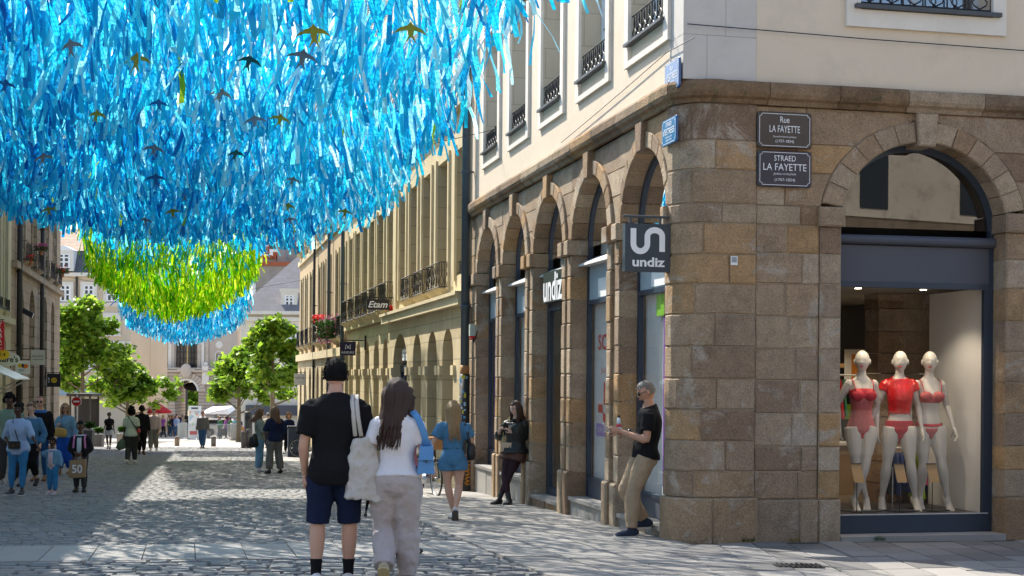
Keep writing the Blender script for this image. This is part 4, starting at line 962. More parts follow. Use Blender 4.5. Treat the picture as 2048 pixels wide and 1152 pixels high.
# ------------------------------------------------------------------ projecting signs
def psign(label, s, w0, w1, z0, z1, m, mount_w, lines, arm=True, bm=None, shape='box', cat='sign', name='projecting_sign'):
    o = thing(name, SW(s, mount_w, z0), 0, label, cat); n = SW(s, (w0+w1)/2, (z0+z1)/2)
    if shape == 'box': part('board', m, o, lambda b: b.swbox(s-.03, s+.03, w0, w1, z0, z1))
    else:
        def fn(b):
            k = 24; vs = [SW(s+q, (w0+w1)/2+(w1-w0)/2*math.cos(2*math.pi*i/k), (z0+z1)/2+(z1-z0)/2*math.sin(2*math.pi*i/k)) for q in (-.035, .035) for i in range(k)]
            b.add(vs, [tuple(range(k)), tuple(range(k, 2*k))]+[(i, (i+1) % k, k+(i+1) % k, k+i) for i in range(k)])
        part('board', m, o, fn)
    far = w0 if abs(w0-mount_w) > abs(w1-mount_w) else w1
    if arm: part('bracket', m_iron, o, lambda b: (b.swbox(s-.012, s+.012, min(far, mount_w), max(far, mount_w), z1+.03, z1+.06), b.swbox(s-.02, s+.02, mount_w-.03, mount_w+.03, z1-.25, z1+.2), b.swbox(s-.01, s+.01, w0+.05, w0+.07, z1, z1+.03), b.swbox(s-.01, s+.01, w1-.07, w1-.05, z1, z1+.03)))
    for (body, cw, cz, ww, hh, mm, kw) in lines: text(o, body, mm, SW(s-.03 if shape == 'box' else s-.035, w0+(w1-w0)*cw, z0+(z1-z0)*cz), eV, UP, (w1-w0)*ww, (z1-z0)*hh, .004, **kw)
    return o
m_cream = mat('cream_sign', (.62, .62, .52), .5); m_purple = mat('dark_violet_sign', (.018, .012, .05), .45); m_lettd = mat('black_lettering', (.015, .015, .015), .5)
ea, eb = on_s(733, 598, 22.7), on_s(778, 620, 22.7)
psign('black projecting sign with white italic shop name on the golden building', 22.7, ea[0], eb[0], eb[1], ea[1], m_black, -.0, [('Etam', .5, .5, .86, .62, m_lettw, dict(shear=.3, offset=.02))])
o = psign('dark violet square projecting sign with white emblem and name', 29.3, -.78, -.30, 1.97, 2.39, m_purple, .0, [('ANDRE', .5, .22, .82, .17, m_lettw, dict(space=1.2))])
def fn(b):
    Q = lambda x, z: SW(29.266, -.78+.48*x, 1.97+.42*z)
    for p in ([(.34, .46), (.38, .78), (.62, .50)], [(.44, .52), (.68, .80), (.66, .46)]): b.tube([Q(*q) for q in p], .012, 4, dV)
part('emblem', m_lettw, o, fn)
psign('pale grey square projecting sign with dark shop name at the end of the ochre building', 52, -.54, -.03, .92, 1.45, mat('pale_grey_sign', (.55, .54, .52), .5), .0, [('CARYSSE', .5, .62, .8, .2, m_lettd, {}), ('paris', .5, .28, .3, .1, m_lettd, {})])
psign('grey green oval projecting sign reading claire\'s on the left fronts', 33, -11.35, -10.54, 1.56, 2.01, m_cream, -11.3, [("claire's", .53, .5, .80, .42, m_lettd, dict(offset=.02))], shape='oval')
psign('off white square projecting sign with thin dark lettering on the left fronts', 40, -10.91, -10.42, 1.66, 2.20, mat('off_white_sign', (.62, .62, .55), .5), -11.3, [('NL(I)O', .5, .56, .78, .2, m_lettd, {}), ('_______', .5, .36, .76, .03, m_lettd, {})])
o = psign('white square projecting sign with orange and yellow painting of a mask', 37, -11.12, -10.64, 1.32, 1.78, m_white, -11.3, [])
yy = [mat('orange_daub', (.75, .20, .02), .5), mat('yellow_daub', (.75, .5, .02), .5), mat('navy_daub', (.03, .05, .12), .5), mat('pale_blue_daub', (.4, .55, .65), .5)]
for (x, z, rx, rz, k) in ((.66, .58, .24, .17, 0), (.36, .62, .20, .15, 1), (.52, .62, .09, .16, 2), (.42, .28, .22, .10, 3)):
    part('painted_shape', yy[k], o, lambda b, x=x, z=z, rx=rx, rz=rz, k=k: b.add([SW(36.966-.001*k, -11.12+.48*(x+rx*math.cos(a)*(1+.15*math.sin(3*a))), 1.32+.46*(z+rz*math.sin(a))) for a in np.linspace(0, 2*math.pi, 15)[:-1]], [tuple(range(14))]))
o = psign('black square projecting sign with yellow disc at the end of the left fronts', 50, -11.25, -10.69, .78, 1.35, m_black, -11.3, [('B', .14, .62, .10, .16, m_lettw, {}), ('D', .14, .40, .10, .16, m_lettw, {})])
part('yellow_disc', yy[1], o, lambda b: b.add([SW(49.966, -11.25+.56*(.52+.22*math.cos(a)), .78+.57*(.5+.2*math.sin(a))) for a in np.linspace(0, 2*math.pi, 17)[:-1]], [tuple(range(16))]))
text(o, 'CAFE', m_lettd, SW(49.962, -11.25+.56*.52, 1.065), eV, UP, .18, .07, .003)
o = psign('tall red banner sign with white vertical TABAC lettering on the left fronts', 32, -11.16, -10.90, 2.06, 2.95, m_red, -11.3, [(ch, .5, .88-.19*k, .5, .15, m_lettw, {}) for k, ch in enumerate('TABAC')])
o = psign('yellow diamond shaped sign under the red tobacco banner', 32.1, -11.2, -10.75, 1.76, 2.08, yy[1], -11.3, [('24', .5, .5, .5, .35, m_lettd, {})], arm=False, shape='oval')
# ------------------------------------------------------------------ left-hand fronts (in the shade)
l1 = thing('yellow_grey_building', SW(18, LW-2), 0, 'yellow grey stone building with tall pilasters behind the tobacco sign', 'building')
L1W = [(s, s+1.25) for s in np.arange(2.2, 33, 2.35)]+[(35.0, 35.9)]
part('wall', m_yell, l1, lambda m: (wall_row(m, .0, 37.2, LW, -1, .5, -2.2, 3.2, [(a, b, -2.2, 2.6, .5) for a, b in L1W]), wall_row(m, 0, 37.2, LW, -1, .5, 3.201, 7.6, [(a, b, 3.6, 6.9, 0) for a, b in L1W]), wall_row(m, 0, 37.2, LW, -1, .5, 7.601, 10.6, [(a, b, 8.0, 9.9, 0) for a, b in L1W]), m.swbox(0, 37.2, LW, LW+.45, 10.6, 11), m.swbox(0, .5, LW-.5, LW-11, -1, 10.6), m.swbox(0, 37.2, LW, LW+.16, 3.0, 3.2)))
part('roof', m_slate, l1, lambda m: pitched(m, 0, 37.2, LW+.45, LW-11, 11, 2.6))
for i, (a, b) in enumerate(L1W):
    if a < 26: continue
    sub_open(l1, a, b, 3.6, 6.9, LW, -1, .45, m_yell, surround=.16, msur=m_yell, guard=(3.42, 3.80), balc=.1); sub_open(l1, a, b, -1.2, 2.6, LW, -1, .4, m_yell, name='shop_arch', sash=False, rise=.5)
l2 = thing('brown_stone_building', SW(47, LW-2), 0, 'brown stone building with flowered balconies and tall arches at the left street end', 'building')
L2W = [(39.36, 41.13), (43.7, 45.4), (49.0, 50.5), (52.9, 54.3)]; L2G = [(39.11, 41.23, -3, 4.58, .95), (43.1, 45.18, -3, 4.6, .95), (48.4, 50.4, -3, 4.63, .95), (52.2, 53.9, -3, 4.6, .85)]
part('ground_floor_wall', m_brownst, l2, lambda m: wall_row(m, 37.21, 56.8, LW, -1, .6, -3, 5.02, L2G))
part('cornice', m_brownst, l2, lambda m: m.swbox(37.21, 56.85, LW-.1, LW+.20, 5.021, 5.25))
part('upper_wall', m_brownst, l2, lambda m: (wall_row(m, 37.21, 56.8, LW, -1, .55, 5.251, 9.4, [(a, b, 5.4, 8.9, 0) for a, b in L2W]), wall_row(m, 37.21, 56.8, LW, -1, .55, 9.401, 10.8, [(a, b, 9.7, 10.5, 0) for a, b in L2W]), m.swbox(37.21, 57.0, LW-.6, LW+.45, 10.8, 11.2), m.swbox(56.3, 56.79, LW-.6, LW-11, -3, 10.8)))
part('roof', m_slate, l2, lambda m: pitched(m, 37.21, 57, LW+.45, LW-11, 11.2, 2.6))
for a, b in L2W: sub_open(l2, a, b, 5.4, 8.9, LW, -1, .55, m_brownr, surround=.15, msur=m_brownst, guard=(5.42, 6.12), balc=.28)
for a, b, _, zt, r in L2G: sub_open(l2, a, b, SW(a, LW)[2]-.02, zt, LW, -1, .6, m_brownr, name='shop_arch', sash=False, rise=r)
pipe('thick dark drainpipe between the two left-hand fronts', 38.5, LW+.14, -1.6, 10.7, .10, m_pipeb); pipe('dark drainpipe in the middle of the brown stone front', 46.7, LW+.13, -1.9, 10.7, .085, m_pipeb)
fl = thing('floodlight', SW(39.2, LW+.4, 3.6), 0, 'small black floodlight on the thick left-hand drainpipe', 'floodlight')
s_, z_ = 39.0, on_w(40, 628, LW)[1]
part('housing', m_black, fl, lambda b: b.hexa([SW(s_, LW+.18, z_), SW(s_+.25, LW+.18, z_), SW(s_+.25, LW+.5, z_-.18), SW(s_, LW+.5, z_-.18), SW(s_, LW+.2, z_+.2), SW(s_+.25, LW+.2, z_+.2), SW(s_+.25, LW+.56, z_), SW(s_, LW+.56, z_)])); part('lens', m_white, fl, lambda b: b.hexa([SW(s_+.02, LW+.505, z_-.17), SW(s_+.23, LW+.505, z_-.17), SW(s_+.23, LW+.51, z_-.17), SW(s_+.02, LW+.51, z_-.17), SW(s_+.02, LW+.562, z_-.01), SW(s_+.23, LW+.562, z_-.01), SW(s_+.23, LW+.568, z_-.01), SW(s_+.02, LW+.568, z_-.01)])); part('arm', m_black, fl, lambda b: b.tube([SW(s_+.1, LW+.02, z_+.1), SW(s_+.1, LW+.22, z_+.08)], .02, 6))
aw = thing('shop_awning', SW(33.5, LW), 0, 'white folding awning frame over a left-hand shop', 'awning')
za = on_w(5, 760, LW+.8)[1]
part('cloth', m_white, aw, lambda b: b.hexa([SW(29.5, LW, za+.45), SW(33.6, LW, za+.45), SW(33.6, LW+1.0, za), SW(29.5, LW+1.0, za), SW(29.5, LW, za+.49), SW(33.6, LW, za+.49), SW(33.6, LW+1.0, za+.04), SW(29.5, LW+1.0, za+.04)])); part('arm', m_white, aw, lambda b: (b.tube([SW(33.5, LW, za-.5), SW(33.5, LW+.95, za)], .03, 6), b.tube([SW(31, LW, za-.5), SW(31, LW+.95, za)], .03, 6)))
# ================================================================== flowers in balcony pots
m_leaf = mat('pot_leaf', (.05, .12, .025), .6, .4, 20, trans=.25); m_fred = mat('red_petal', (.75, .02, .015), .6, .2, 20, trans=.2); m_fpink = mat('pink_petal', (.6, .12, .3), .6, .3, 20, trans=.2); m_pot = mat('terracotta_pot', (.35, .14, .07), .8)
def flowers(label, c, n, r, mats_, pot=.10, drop=0.0, seed=1):
    rg = random.Random(seed); o = thing('flower_pot', (c[0], c[1], c[2]-.15), 0, label, 'plant')
    part('pot', m_pot, o, lambda b: b.tube([(c[0], c[1], c[2]-.15), (c[0], c[1], c[2]+.02)], [pot*.7, pot], 10))
    for mi, (nm, mm, cnt, sz) in enumerate(mats_):
        b = MB()
        for k in range(cnt):
            a = rg.uniform(0, 6.28); q = rg.random()**.5*r; z = c[2]+.02+rg.uniform(-drop, r*1.2)*(.6 if mi == 0 else 1)
            p = Vector((c[0]+q*math.cos(a), c[1]+q*math.sin(a), z)); u_ = Vector((rg.gauss(0, 1), rg.gauss(0, 1), rg.gauss(0, .6))).normalized(); v_ = u_.cross(Vector((rg.gauss(0, 1), rg.gauss(0, 1), rg.gauss(0, 1)))).normalized()
            b.add([p-u_*sz, p+v_*sz*.6, p+u_*sz, p-v_*sz*.6], [(0, 1, 2, 3)])
        x = b.build(nm, mm, o); x['kind'] = 'stuff'
LF = ('foliage', m_leaf, 160, .06)
p = SW(43.3, -.2, 3.42); flowers('pot of bright red geraniums on the ochre building balcony', p, 1, .30, [LF, ('petals', m_fred, 260, .05)], seed=1)
p = SW(38.0, -.3, 3.0); flowers('large trailing pink and green balcony plant on the ochre building', p, 1, .5, [('foliage', m_leaf, 700, .07), ('petals', m_fpink, 200, .05)], pot=.16, drop=.5, seed=2)
p = SW(22.9, -.06, on_s(781, 622, 22.9)[1]); flowers('small red geranium beside the black italic sign', p, 1, .10, [('foliage', m_leaf, 30, .04), ('petals', m_fred, 120, .035)], seed=3)
p = SW(44.3, LW+.3, 6.15); flowers('pink flowers on a left-hand balcony beside the second pipe', p, 1, .25, [LF, ('petals', m_fpink, 160, .05)], seed=4)
p = SW(40.2, LW+.33, 5.45); flowers('red flowers low on the left-hand balcony next to the thick pipe', p, 1, .18, [('foliage', m_leaf, 60, .05), ('petals', m_fred, 60, .04)], seed=5)
p = SW(53.6, LW+.35, 5.9); flowers('red and green balcony plant at the end of the left-hand front', p, 1, .3, [LF, ('petals', m_fred, 60, .05)], seed=6)
# ================================================================== the square: far buildings
m_creamf = mat('cream_far_plaster', (.60, .49, .36), .9, .06, .3, stain=.08); m_palef = mat('pale_far_plaster', (.68, .62, .52), .9, .06, .3, stain=.08); m_graystone = mat('beige_palace_stone', (.50, .42, .345), .85, .1, .5, .2, 8, stain=.15)
m_rust = mat('palace_rusticated', (.47, .385, .31), .85, .1, .5, .3, 8, brick=(40, .42, .05, .5, (1, 0, 0)))
m_terra = mat('terracotta', (.40, .11, .05), .8, .2, 3); m_greyren = mat('grey_render', (.36, .31, .26), .9, .15, .8, stain=.3); m_whitetower = mat('white_concrete', (.72, .71, .70), .8, .05)
def bx(m, x0, x1, y0, y1, z0, z1): m.hexa([(x0, y0, z0), (x1, y0, z0), (x1, y1, z0), (x0, y1, z0), (x0, y0, z1), (x1, y0, z1), (x1, y1, z1), (x0, y1, z1)])
def far_window(par, xc, w_, z0, z1, Y, mf=m_white, arch=0.0, sill=True):
    o = sub('window', par, (xc, Y, z0))
    part('pane', m_wdark, o, lambda m: bx(m, xc-w_/2, xc+w_/2, Y-.03, Y+.02, z0, z1))
    part('window_frame', mf, o, lambda m: ([bx(m, x-.07, x+.07, Y-.10, Y-.031, z0, z1) for x in (xc-w_/2+.07, xc, xc+w_/2-.07)], [bx(m, xc-w_/2+.14, xc-.07, Y-.09, Y-.031, z, z+.1) for z in (z0, z0+(z1-z0)*.38, z0+(z1-z0)*.68, z1-.1)], [bx(m, xc+.07, xc+w_/2-.14, Y-.09, Y-.031, z, z+.1) for z in (z0, z0+(z1-z0)*.38, z0+(z1-z0)*.68, z1-.1)]))
    part('surround', m_trim, o, lambda m: (bx(m, xc-w_/2-.22, xc-w_/2, Y-.12, Y+.01, z0-.1, z1+.25), bx(m, xc+w_/2, xc+w_/2+.22, Y-.12, Y+.01, z0-.1, z1+.25), bx(m, xc-w_/2, xc+w_/2, Y-.115, Y+.01, z1, z1+.25), bx(m, xc-w_/2-.3, xc+w_/2+.3, Y-.2, Y+.01, z0-.22, z0-.101)))
    return o
YL = 112.0
lb = thing('cream_mansard_building', (-34, YL, gz(0, YL)), 0, 'cream building with slate mansard roof and white dormer behind the left tree', 'building')
px = lambda x, y, Y=YL: at(x, y, Y)
xl, xr = px(60, 600)[0], px(262, 600)[0]; ze = px(120, 545)[2]; zg_ = gz(0, YL)
part('wall', m_creamf, lb, lambda m: bx(m, xl, xr, YL, YL+12, zg_, ze))
part('eaves', m_trim, lb, lambda m: (bx(m, xl-.2, xr+.2, YL-.4, YL, ze-.30, ze-.02), bx(m, xl, xr, YL-.12, YL, px(0, 608)[2]-.12, px(0, 608)[2]+.1), bx(m, xl, xr, YL-.12, YL, px(0, 683)[2]-.12, px(0, 683)[2]+.1)))
zr_ = px(120, 500)[2]; zt_ = px(120, 445)[2]
def fn(m):
    m.hexa([(xl, YL-.3, ze), (xr+.2, YL-.3, ze), (xr+.2, YL+12, ze), (xl, YL+12, ze), (xl, YL+.6, zr_), (xr-.6, YL+.6, zr_), (xr-.6, YL+11, zr_), (xl, YL+11, zr_)])
part('mansard', m_slate, lb, fn)
part('upper_roof', mat('brown_tile_roof', (.33, .23, .16), .8, .2, 1, brick=(.5, .3, .02, .7, (1, 0, 0))), lb, lambda m: m.hexa([(xl, YL+.5, zr_), (xr-.5, YL+.5, zr_), (xr-.5, YL+11, zr_), (xl, YL+11, zr_), (xl, YL+5, zt_), (xr-4, YL+5, zt_), (xr-4, YL+6, zt_), (xl, YL+6, zt_)]))
for x in (131,):
    X, _, z0 = px(x, 537); z1 = px(x, 508)[2]; zz1 = px(x, 492)[2]
    d_ = far_window(lb, X, .95, z0, z1, YL-.35)
    part('dormer_cheek', m_white, d_, lambda m: (bx(m, X-.75, X-.48, YL-.45, YL+1.2, z0-.1, z1+.3), bx(m, X+.48, X+.75, YL-.45, YL+1.2, z0-.1, z1+.3), m.hexa([(X-.85, YL-.5, z1+.25), (X+.85, YL-.5, z1+.25), (X+.85, YL+1.5, z1+.25), (X-.85, YL+1.5, z1+.25), (X-.05, YL-.5, zz1), (X+.05, YL-.5, zz1), (X+.05, YL+1.5, zz1), (X-.05, YL+1.5, zz1)])))
for x in (85, 131, 178, 224):
    for (ya, yb) in ((603, 570), (667, 632), (738, 705)):
        X, _, z0 = px(x, ya); far_window(lb, X, .85 if ya < 610 else .9, z0, px(x, yb)[2], YL)
part('shop_front', mat('pale_blue_awning', (.25, .33, .38), .6), lb, lambda m: bx(m, xl, xr, YL-.6, YL, px(0, 790)[2], px(0, 775)[2]))
pipe_x = px(154, 600)[0]; part('rain_pipe', m_pipeb, lb, lambda m: m.tube([(pipe_x, YL-.12, zg_), (pipe_x, YL-.12, ze-.3)], .09, 8))
# return front running on towards the palace
ls = thing('cream_side_front', (-30, YL+20, zg_), 0, 'cream side front with dark balcony running from the mansard building towards the palace', 'building')
x0, x1 = px(262, 700)[0], at(300, 700, 165)[0]
part('wall', m_creamf, ls, lambda m: m.hexa([(x0-4, YL+6, gz(0, YL+6)-.5), (x0, YL+6, gz(0, YL+6)-.5), (x1, 165, gz(0, 165)-.5), (x1-9, 165, gz(0, 165)-.5), (x0-4, YL+6, ze-1.2), (x0, YL+6, ze-1.2), (x1, 165, ze-1.2), (x1-9, 165, ze-1.2)]))
for t in (.15, .35, .55, .75, .92):
    for z0 in (-1.2, 2.2, 5.4):
        Yw = YL+6+(165-YL-6)*t; Xw = x0+(x1-x0)*t
        part('window', m_wdark, ls, lambda m: m.hexa([(Xw, Yw, z0), (Xw+.02, Yw, z0), (Xw+.02+(x1-x0)*.03, Yw+1.4, z0), (Xw+(x1-x0)*.03, Yw+1.4, z0), (Xw, Yw, z0+2.1), (Xw+.05, Yw, z0+2.1), (Xw+.05+(x1-x0)*.03, Yw+1.4, z0+2.1), (Xw+(x1-x0)*.03, Yw+1.4, z0+2.1)]))
YR = 108.0
rb = thing('pale_gabled_building', (-18, YR, gz(0, YR)), 0, 'pale building with steep slate roof, dormer and skylight behind the right tree', 'building')
q = lambda x, y: at(x, y, YR)
xa, xb = q(481, 700)[0], q(640, 700)[0]; ze2 = q(481, 622)[2]; zg2 = gz(0, YR)
part('wall', m_palef, rb, lambda m: bx(m, xa, xb, YR, YR+14, zg2, ze2))
part('eaves', m_trim, rb, lambda m: (bx(m, xa-.2, xb, YR-.3, YR, ze2-.75, ze2-.45), bx(m, xa-.3, xb, YR-.5, YR, ze2-.25, ze2)))
ridge = [q(483, 612), q(600, 535)]
def fn(m):
    a = (xa-.3, YR-.5, ze2); b = (xb, YR-.5, ze2); c = (xb, YR+7, q(640, 505)[2]); d_ = (q(600, 535)[0], YR+6, q(600, 533)[2])
    m.add([a, b, (xb, YR+5, q(640, 500)[2]+.6), (xa+4.2, YR+5, q(596, 500)[2]+.6), (xa-.3, YR+12, ze2)], [(0, 1, 2, 3), (0, 3, 4)])
part('roof', mat('weathered_slate', (.20, .19, .20), .75, .2, 1.5, .3, 8, brick=(.4, .25, .012, .8, (1, 0, 0))), rb, fn)
X, _, z0 = q(578, 612); dd = far_window(rb, X, .72, z0, q(578, 590)[2], YR+.15)
part('dormer_cheek', m_palef, dd, lambda m: (bx(m, X-.62, X-.37, YR+.05, YR+2.5, z0-.15, z0+1.0), bx(m, X+.37, X+.62, YR+.05, YR+2.5, z0-.15, z0+1.0), bx(m, X-.7, X+.7, YR, YR+2.8, z0+1.0, z0+1.3)))
sk = q(576, 572); part('skylight', m_white, rb, lambda m: m.hexa([(sk[0]-.25, YR+1.9, sk[2]-.3), (sk[0]+.25, YR+1.9, sk[2]-.3), (sk[0]+.25, YR+2.3, sk[2]-.3), (sk[0]-.25, YR+2.3, sk[2]-.3), (sk[0]-.25, YR+2.4, sk[2]+.3), (sk[0]+.25, YR+2.4, sk[2]+.3), (sk[0]+.25, YR+2.8, sk[2]+.3), (sk[0]-.25, YR+2.8, sk[2]+.3)]))
for x in (529, 583):
    for ya, yb in ((695, 650), (770, 725)): X, _, z0 = q(x, ya); far_window(rb, X, .8, z0, q(x, yb)[2], YR)
part('shop_fascia', m_navyp, rb, lambda m: (bx(m, xa+.5, xb, YR-.5, YR, q(0, 826)[2], q(0, 806)[2]),))
# chimney block behind
cb = thing('chimney_block', (-15, YR+14, gz(0, YR+14)), 0, 'tall grey rendered chimney walls topped with terracotta pots above the slate roof', 'building')
k = lambda x, y: at(x, y, YR+14)
part('lower_wall', m_greyren, cb, lambda m: bx(m, k(511, 600)[0], k(640, 600)[0], YR+14, YR+18, zg2-1, k(0, 527)[2]+.0)); part('lower_cap', m_terra, cb, lambda m: bx(m, k(511, 600)[0]-.1, k(640, 600)[0], YR+13.8, YR+18, k(0, 527)[2]+.0, k(0, 523)[2]+.15))
part('upper_stack', m_greyren, cb, lambda m: (bx(m, k(551, 500)[0], k(597, 500)[0], YR+15, YR+17, k(0, 527)[2], k(0, 487)[2]), bx(m, k(517, 500)[0], k(549, 500)[0], YR+15.2, YR+17, k(0, 527)[2], k(0, 509)[2])))
part('stack_cap', m_terra, cb, lambda m: (bx(m, k(550, 500)[0]-.05, k(598, 500)[0]+.05, YR+14.8, YR+17.2, k(0, 488)[2], k(0, 482)[2]), bx(m, k(516, 500)[0], k(541, 500)[0], YR+15, YR+17.2, k(0, 510)[2], k(0, 505)[2]), bx(m, k(541.5, 500)[0], k(550, 500)[0]-.06, YR+15.1, YR+17.1, k(0, 512)[2], k(0, 497)[2])))
for x, y in ((558, 482), (571, 482), (583, 482), (594, 482), (528, 505), (521, 523), (534, 523), (550, 523), (568, 523), (582, 523)):
    X, Y_, z0 = k(x, y); part('chimney_pot', m_terra, cb, lambda m: m.tube([(X, YR+15.5, z0), (X, YR+15.5, z0+.65)], [.24, .19], 10))
wt = thing('white_modern_block', (-20, 190, gz(0, 190)), 0, 'white modern apartment block far behind the chimneys', 'building')
k2 = lambda x, y: at(x, y, 190)
part('wall', m_whitetower, wt, lambda m: bx(m, k2(505, 500)[0], k2(600, 500)[0], 190, 200, gz(0, 190), k2(0, 455)[2]))
for x in (541, 548, 556, 575, 590):
    for y in (492, 478, 465): X, _, z0 = k2(x, y); part('window', m_wdark, wt, lambda m: bx(m, X-.25, X+.25, 189.95, 190, z0-.4, z0+.35))
# ------------------------------------------------------------------ palace
YP = 190.0
pa = thing('palace_gatehouse', (-42, YP, gz(0, YP)), 0, 'beige palace gatehouse with rusticated archway, balustrade, niches and tall window', 'building')
k = lambda x, y: at(x, y, YP); zg3 = gz(0, YP)-.3
ax0, ax1 = k(353.5, 800)[0], k(400, 800)[0]; axc = (ax0+ax1)/2; ar = (ax1-ax0)/2; azt = k(377, 759)[2]; azs = azt-ar
bxl, bxr = k(322, 800)[0], k(432, 800)[0]; zc_ = k(377, 744)[2]
def arch_wall(m, x0, x1, y0, y1, z0, z1, c, r, zs):
    bx(m, x0, c-r, y0, y1, z0, z1); bx(m, c+r, x1, y0, y1, z0, z1); n = 16; vs = []
    for i in range(n+1):
        a = math.pi-math.pi*i/n; x = c+r*math.cos(a); z = zs+r*math.sin(a)
        for y in (y0, y1): vs += [(x, y, z), (x, y, z1)]
    m.add(vs, [qd for i in range(n) for qd in ((4*i, 4*i+1, 4*i+5, 4*i+4), (4*i, 4*i+4, 4*i+6, 4*i+2), (4*i+2, 4*i+6, 4*i+7, 4*i+3))])
part('gate_wall', m_rust, pa, lambda m: arch_wall(m, bxl, bxr, YP-1.0, YP+5, zg3, zc_, axc, ar, azs))
[part('wing_wall', m_rust, pa, lambda m: bx(m, x0, x1, YP, YP+5, zg3, zc_)) for x0, x1 in ((k(290, 0)[0], bxl), (bxr, k(478, 0)[0]))]
for i in range(15):
    a0 = math.pi*i/15; a1 = math.pi*(i+1)/15-.03
    part('voussoir', m_graystone, pa, lambda m: m.hexa([(axc+r*math.cos(a), y, azs+r*math.sin(a)) for y in (YP-1.18, YP-.9) for r, a in ((ar, a0), (ar+.95, a0), (ar+.95, a1), (ar, a1))]))
part('arch_moulding', m_trim, pa, lambda m: arc_frame(m, lambda x, z, k_: (x, YP-1.25+.3*k_, z), axc, ar+.12, ar+.12, azs, .25, 16))
part('main_cornice', m_graystone, pa, lambda m: (bx(m, bxl-.4, bxr+.4, YP-1.5, YP, zc_, zc_+.25), bx(m, k(290, 0)[0], bxl-.4, YP-.5, YP, zc_, zc_+.25), bx(m, bxr+.4, k(478, 0)[0], YP-.5, YP, zc_, zc_+.25)))
zb1 = k(377, 737)[2]; 
for i in range(27):
    x = bxl+.9+(bxr-bxl-1.8)*i/26
    if abs(x-axc) < .75: continue
    part('baluster', m_graystone, pa, lambda m: m.tube([(x, YP-1.1, zc_+.25), (x, YP-1.1, zc_+.5), (x, YP-1.1, zb1-.1)], [.06, .10, .05], 6))
part('balustrade_rail', m_graystone, pa, lambda m: bx(m, bxl, bxr, YP-1.3, YP-.9, zb1-.1, zb1+.1))
for x in (335, 421): X = k(x, 0)[0]; part('pedestal', m_trim, pa, lambda m: (bx(m, X-.4, X+.4, YP-1.5, YP-.7, zc_+.25, zb1+.35), m.ball((X, YP-1.1, zb1+.6), .28, 8, 6), bx(m, X-.45, X+.45, YP-1.3, YP-1.0, zc_-1.6, zc_)))
part('shield', m_graystone, pa, lambda m: (m.ball((axc, YP-1.5, zc_+.15), (.75, .3, .95), 12, 8), m.ball((axc-.8, YP-1.4, zc_+.3), (.4, .2, .25), 8, 6), m.ball((axc+.8, YP-1.4, zc_+.3), (.4, .2, .25), 8, 6)))
ztop = k(377, 560)[2]
part('upper_wall', m_graystone, pa, lambda m: (bx(m, k(290, 0)[0], k(357, 0)[0], YP, YP+5, zc_+.25, ztop), bx(m, k(400, 0)[0], k(478, 0)[0], YP, YP+5, zc_+.25, ztop), bx(m, k(357, 0)[0], k(400, 0)[0], YP, YP+5, k(0, 640)[2], ztop)))
gw = sub('great_window', pa, (axc, YP, zc_))
part('pane', m_wdark, gw, lambda m: bx(m, k(357, 0)[0], k(400, 0)[0], YP+.5, YP+.6, zc_+.25, k(0, 640)[2])); part('window_bar', m_iron, gw, lambda m: ([bx(m, k(x, 0)[0]-.06, k(x, 0)[0]+.06, YP+.4, YP+.5, zc_+.25, k(0, 640)[2]) for x in (364, 371, 386, 393)], [bx(m, k(357, 0)[0], k(400, 0)[0], YP+.38, YP+.5, k(0, y)[2]-.07, k(0, y)[2]+.07) for y in (701, 714, 725)]))
part('flagpole', mat('gilded_pole', (.5, .38, .14), .5), gw, lambda m: m.tube([(axc+.1, YP-1.2, zb1), (axc+.1, YP-1.2, k(0, 640)[2])], .07, 6))
for x in (338, 346, 352, 405, 412, 420): X = k(x, 0)[0]; part('pilaster', m_trim if x in (346, 412) else m_graystone, pa, lambda m: bx(m, X-.20, X+.20, YP-.25, YP, zc_+.25, ztop))
for x in (312, 444):
    X = k(x, 0)[0]; n_ = sub('niche', pa, (X, YP, k(0, 735)[2])); zn0, zn1 = k(0, 735)[2], k(0, 704)[2]
    part('niche_shade_panel', mat('niche_shade_stone', (.30, .25, .20), .9), n_, lambda m: bx(m, X-.42, X+.42, YP-.02, YP-.005, zn0, zn1)); part('niche_frame', m_trim, n_, lambda m: (arc_frame(m, lambda a, z, kk: (a, YP-.12+kk*.11, z), X, .55, .5, zn1-.1, .14, 12), bx(m, X-.55, X-.41, YP-.12, YP, zn0, zn1-.1), bx(m, X+.41, X+.55, YP-.12, YP, zn0, zn1-.1)))  # flat panel on the wall; the niche's shade is put into its darker colour
    part('statue', m_trim, n_, lambda m: (m.tube([(X, YP-.2, zn0), (X, YP-.2, zn0+.5), (X+.05, YP-.2, zn0+1.0), (X, YP-.2, zn0+1.4), (X, YP-.2, zn0+1.55)], [.26, .24, .20, .24, .08], 8), m.ball((X, YP-.22, zn0+1.7), (.13, .14, .17), 8, 6), m.tube([(X+.22, YP-.2, zn0+1.4), (X+.3, YP-.3, zn0+1.1), (X+.1, YP-.4, zn0+1.0)], .07, 6)), True)
    part('medallion', m_trim, n_, lambda m: m.ball((X, YP-.05, k(0, 686)[2]), (.5, .12, .5), 12, 6))
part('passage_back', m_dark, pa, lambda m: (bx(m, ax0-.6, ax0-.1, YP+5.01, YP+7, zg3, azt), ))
part('hanging_lantern_net', m_dark, pa, lambda m: m.ball((axc, YP+3.2, azt-.95), (1.35, .9, .62), 14, 8))
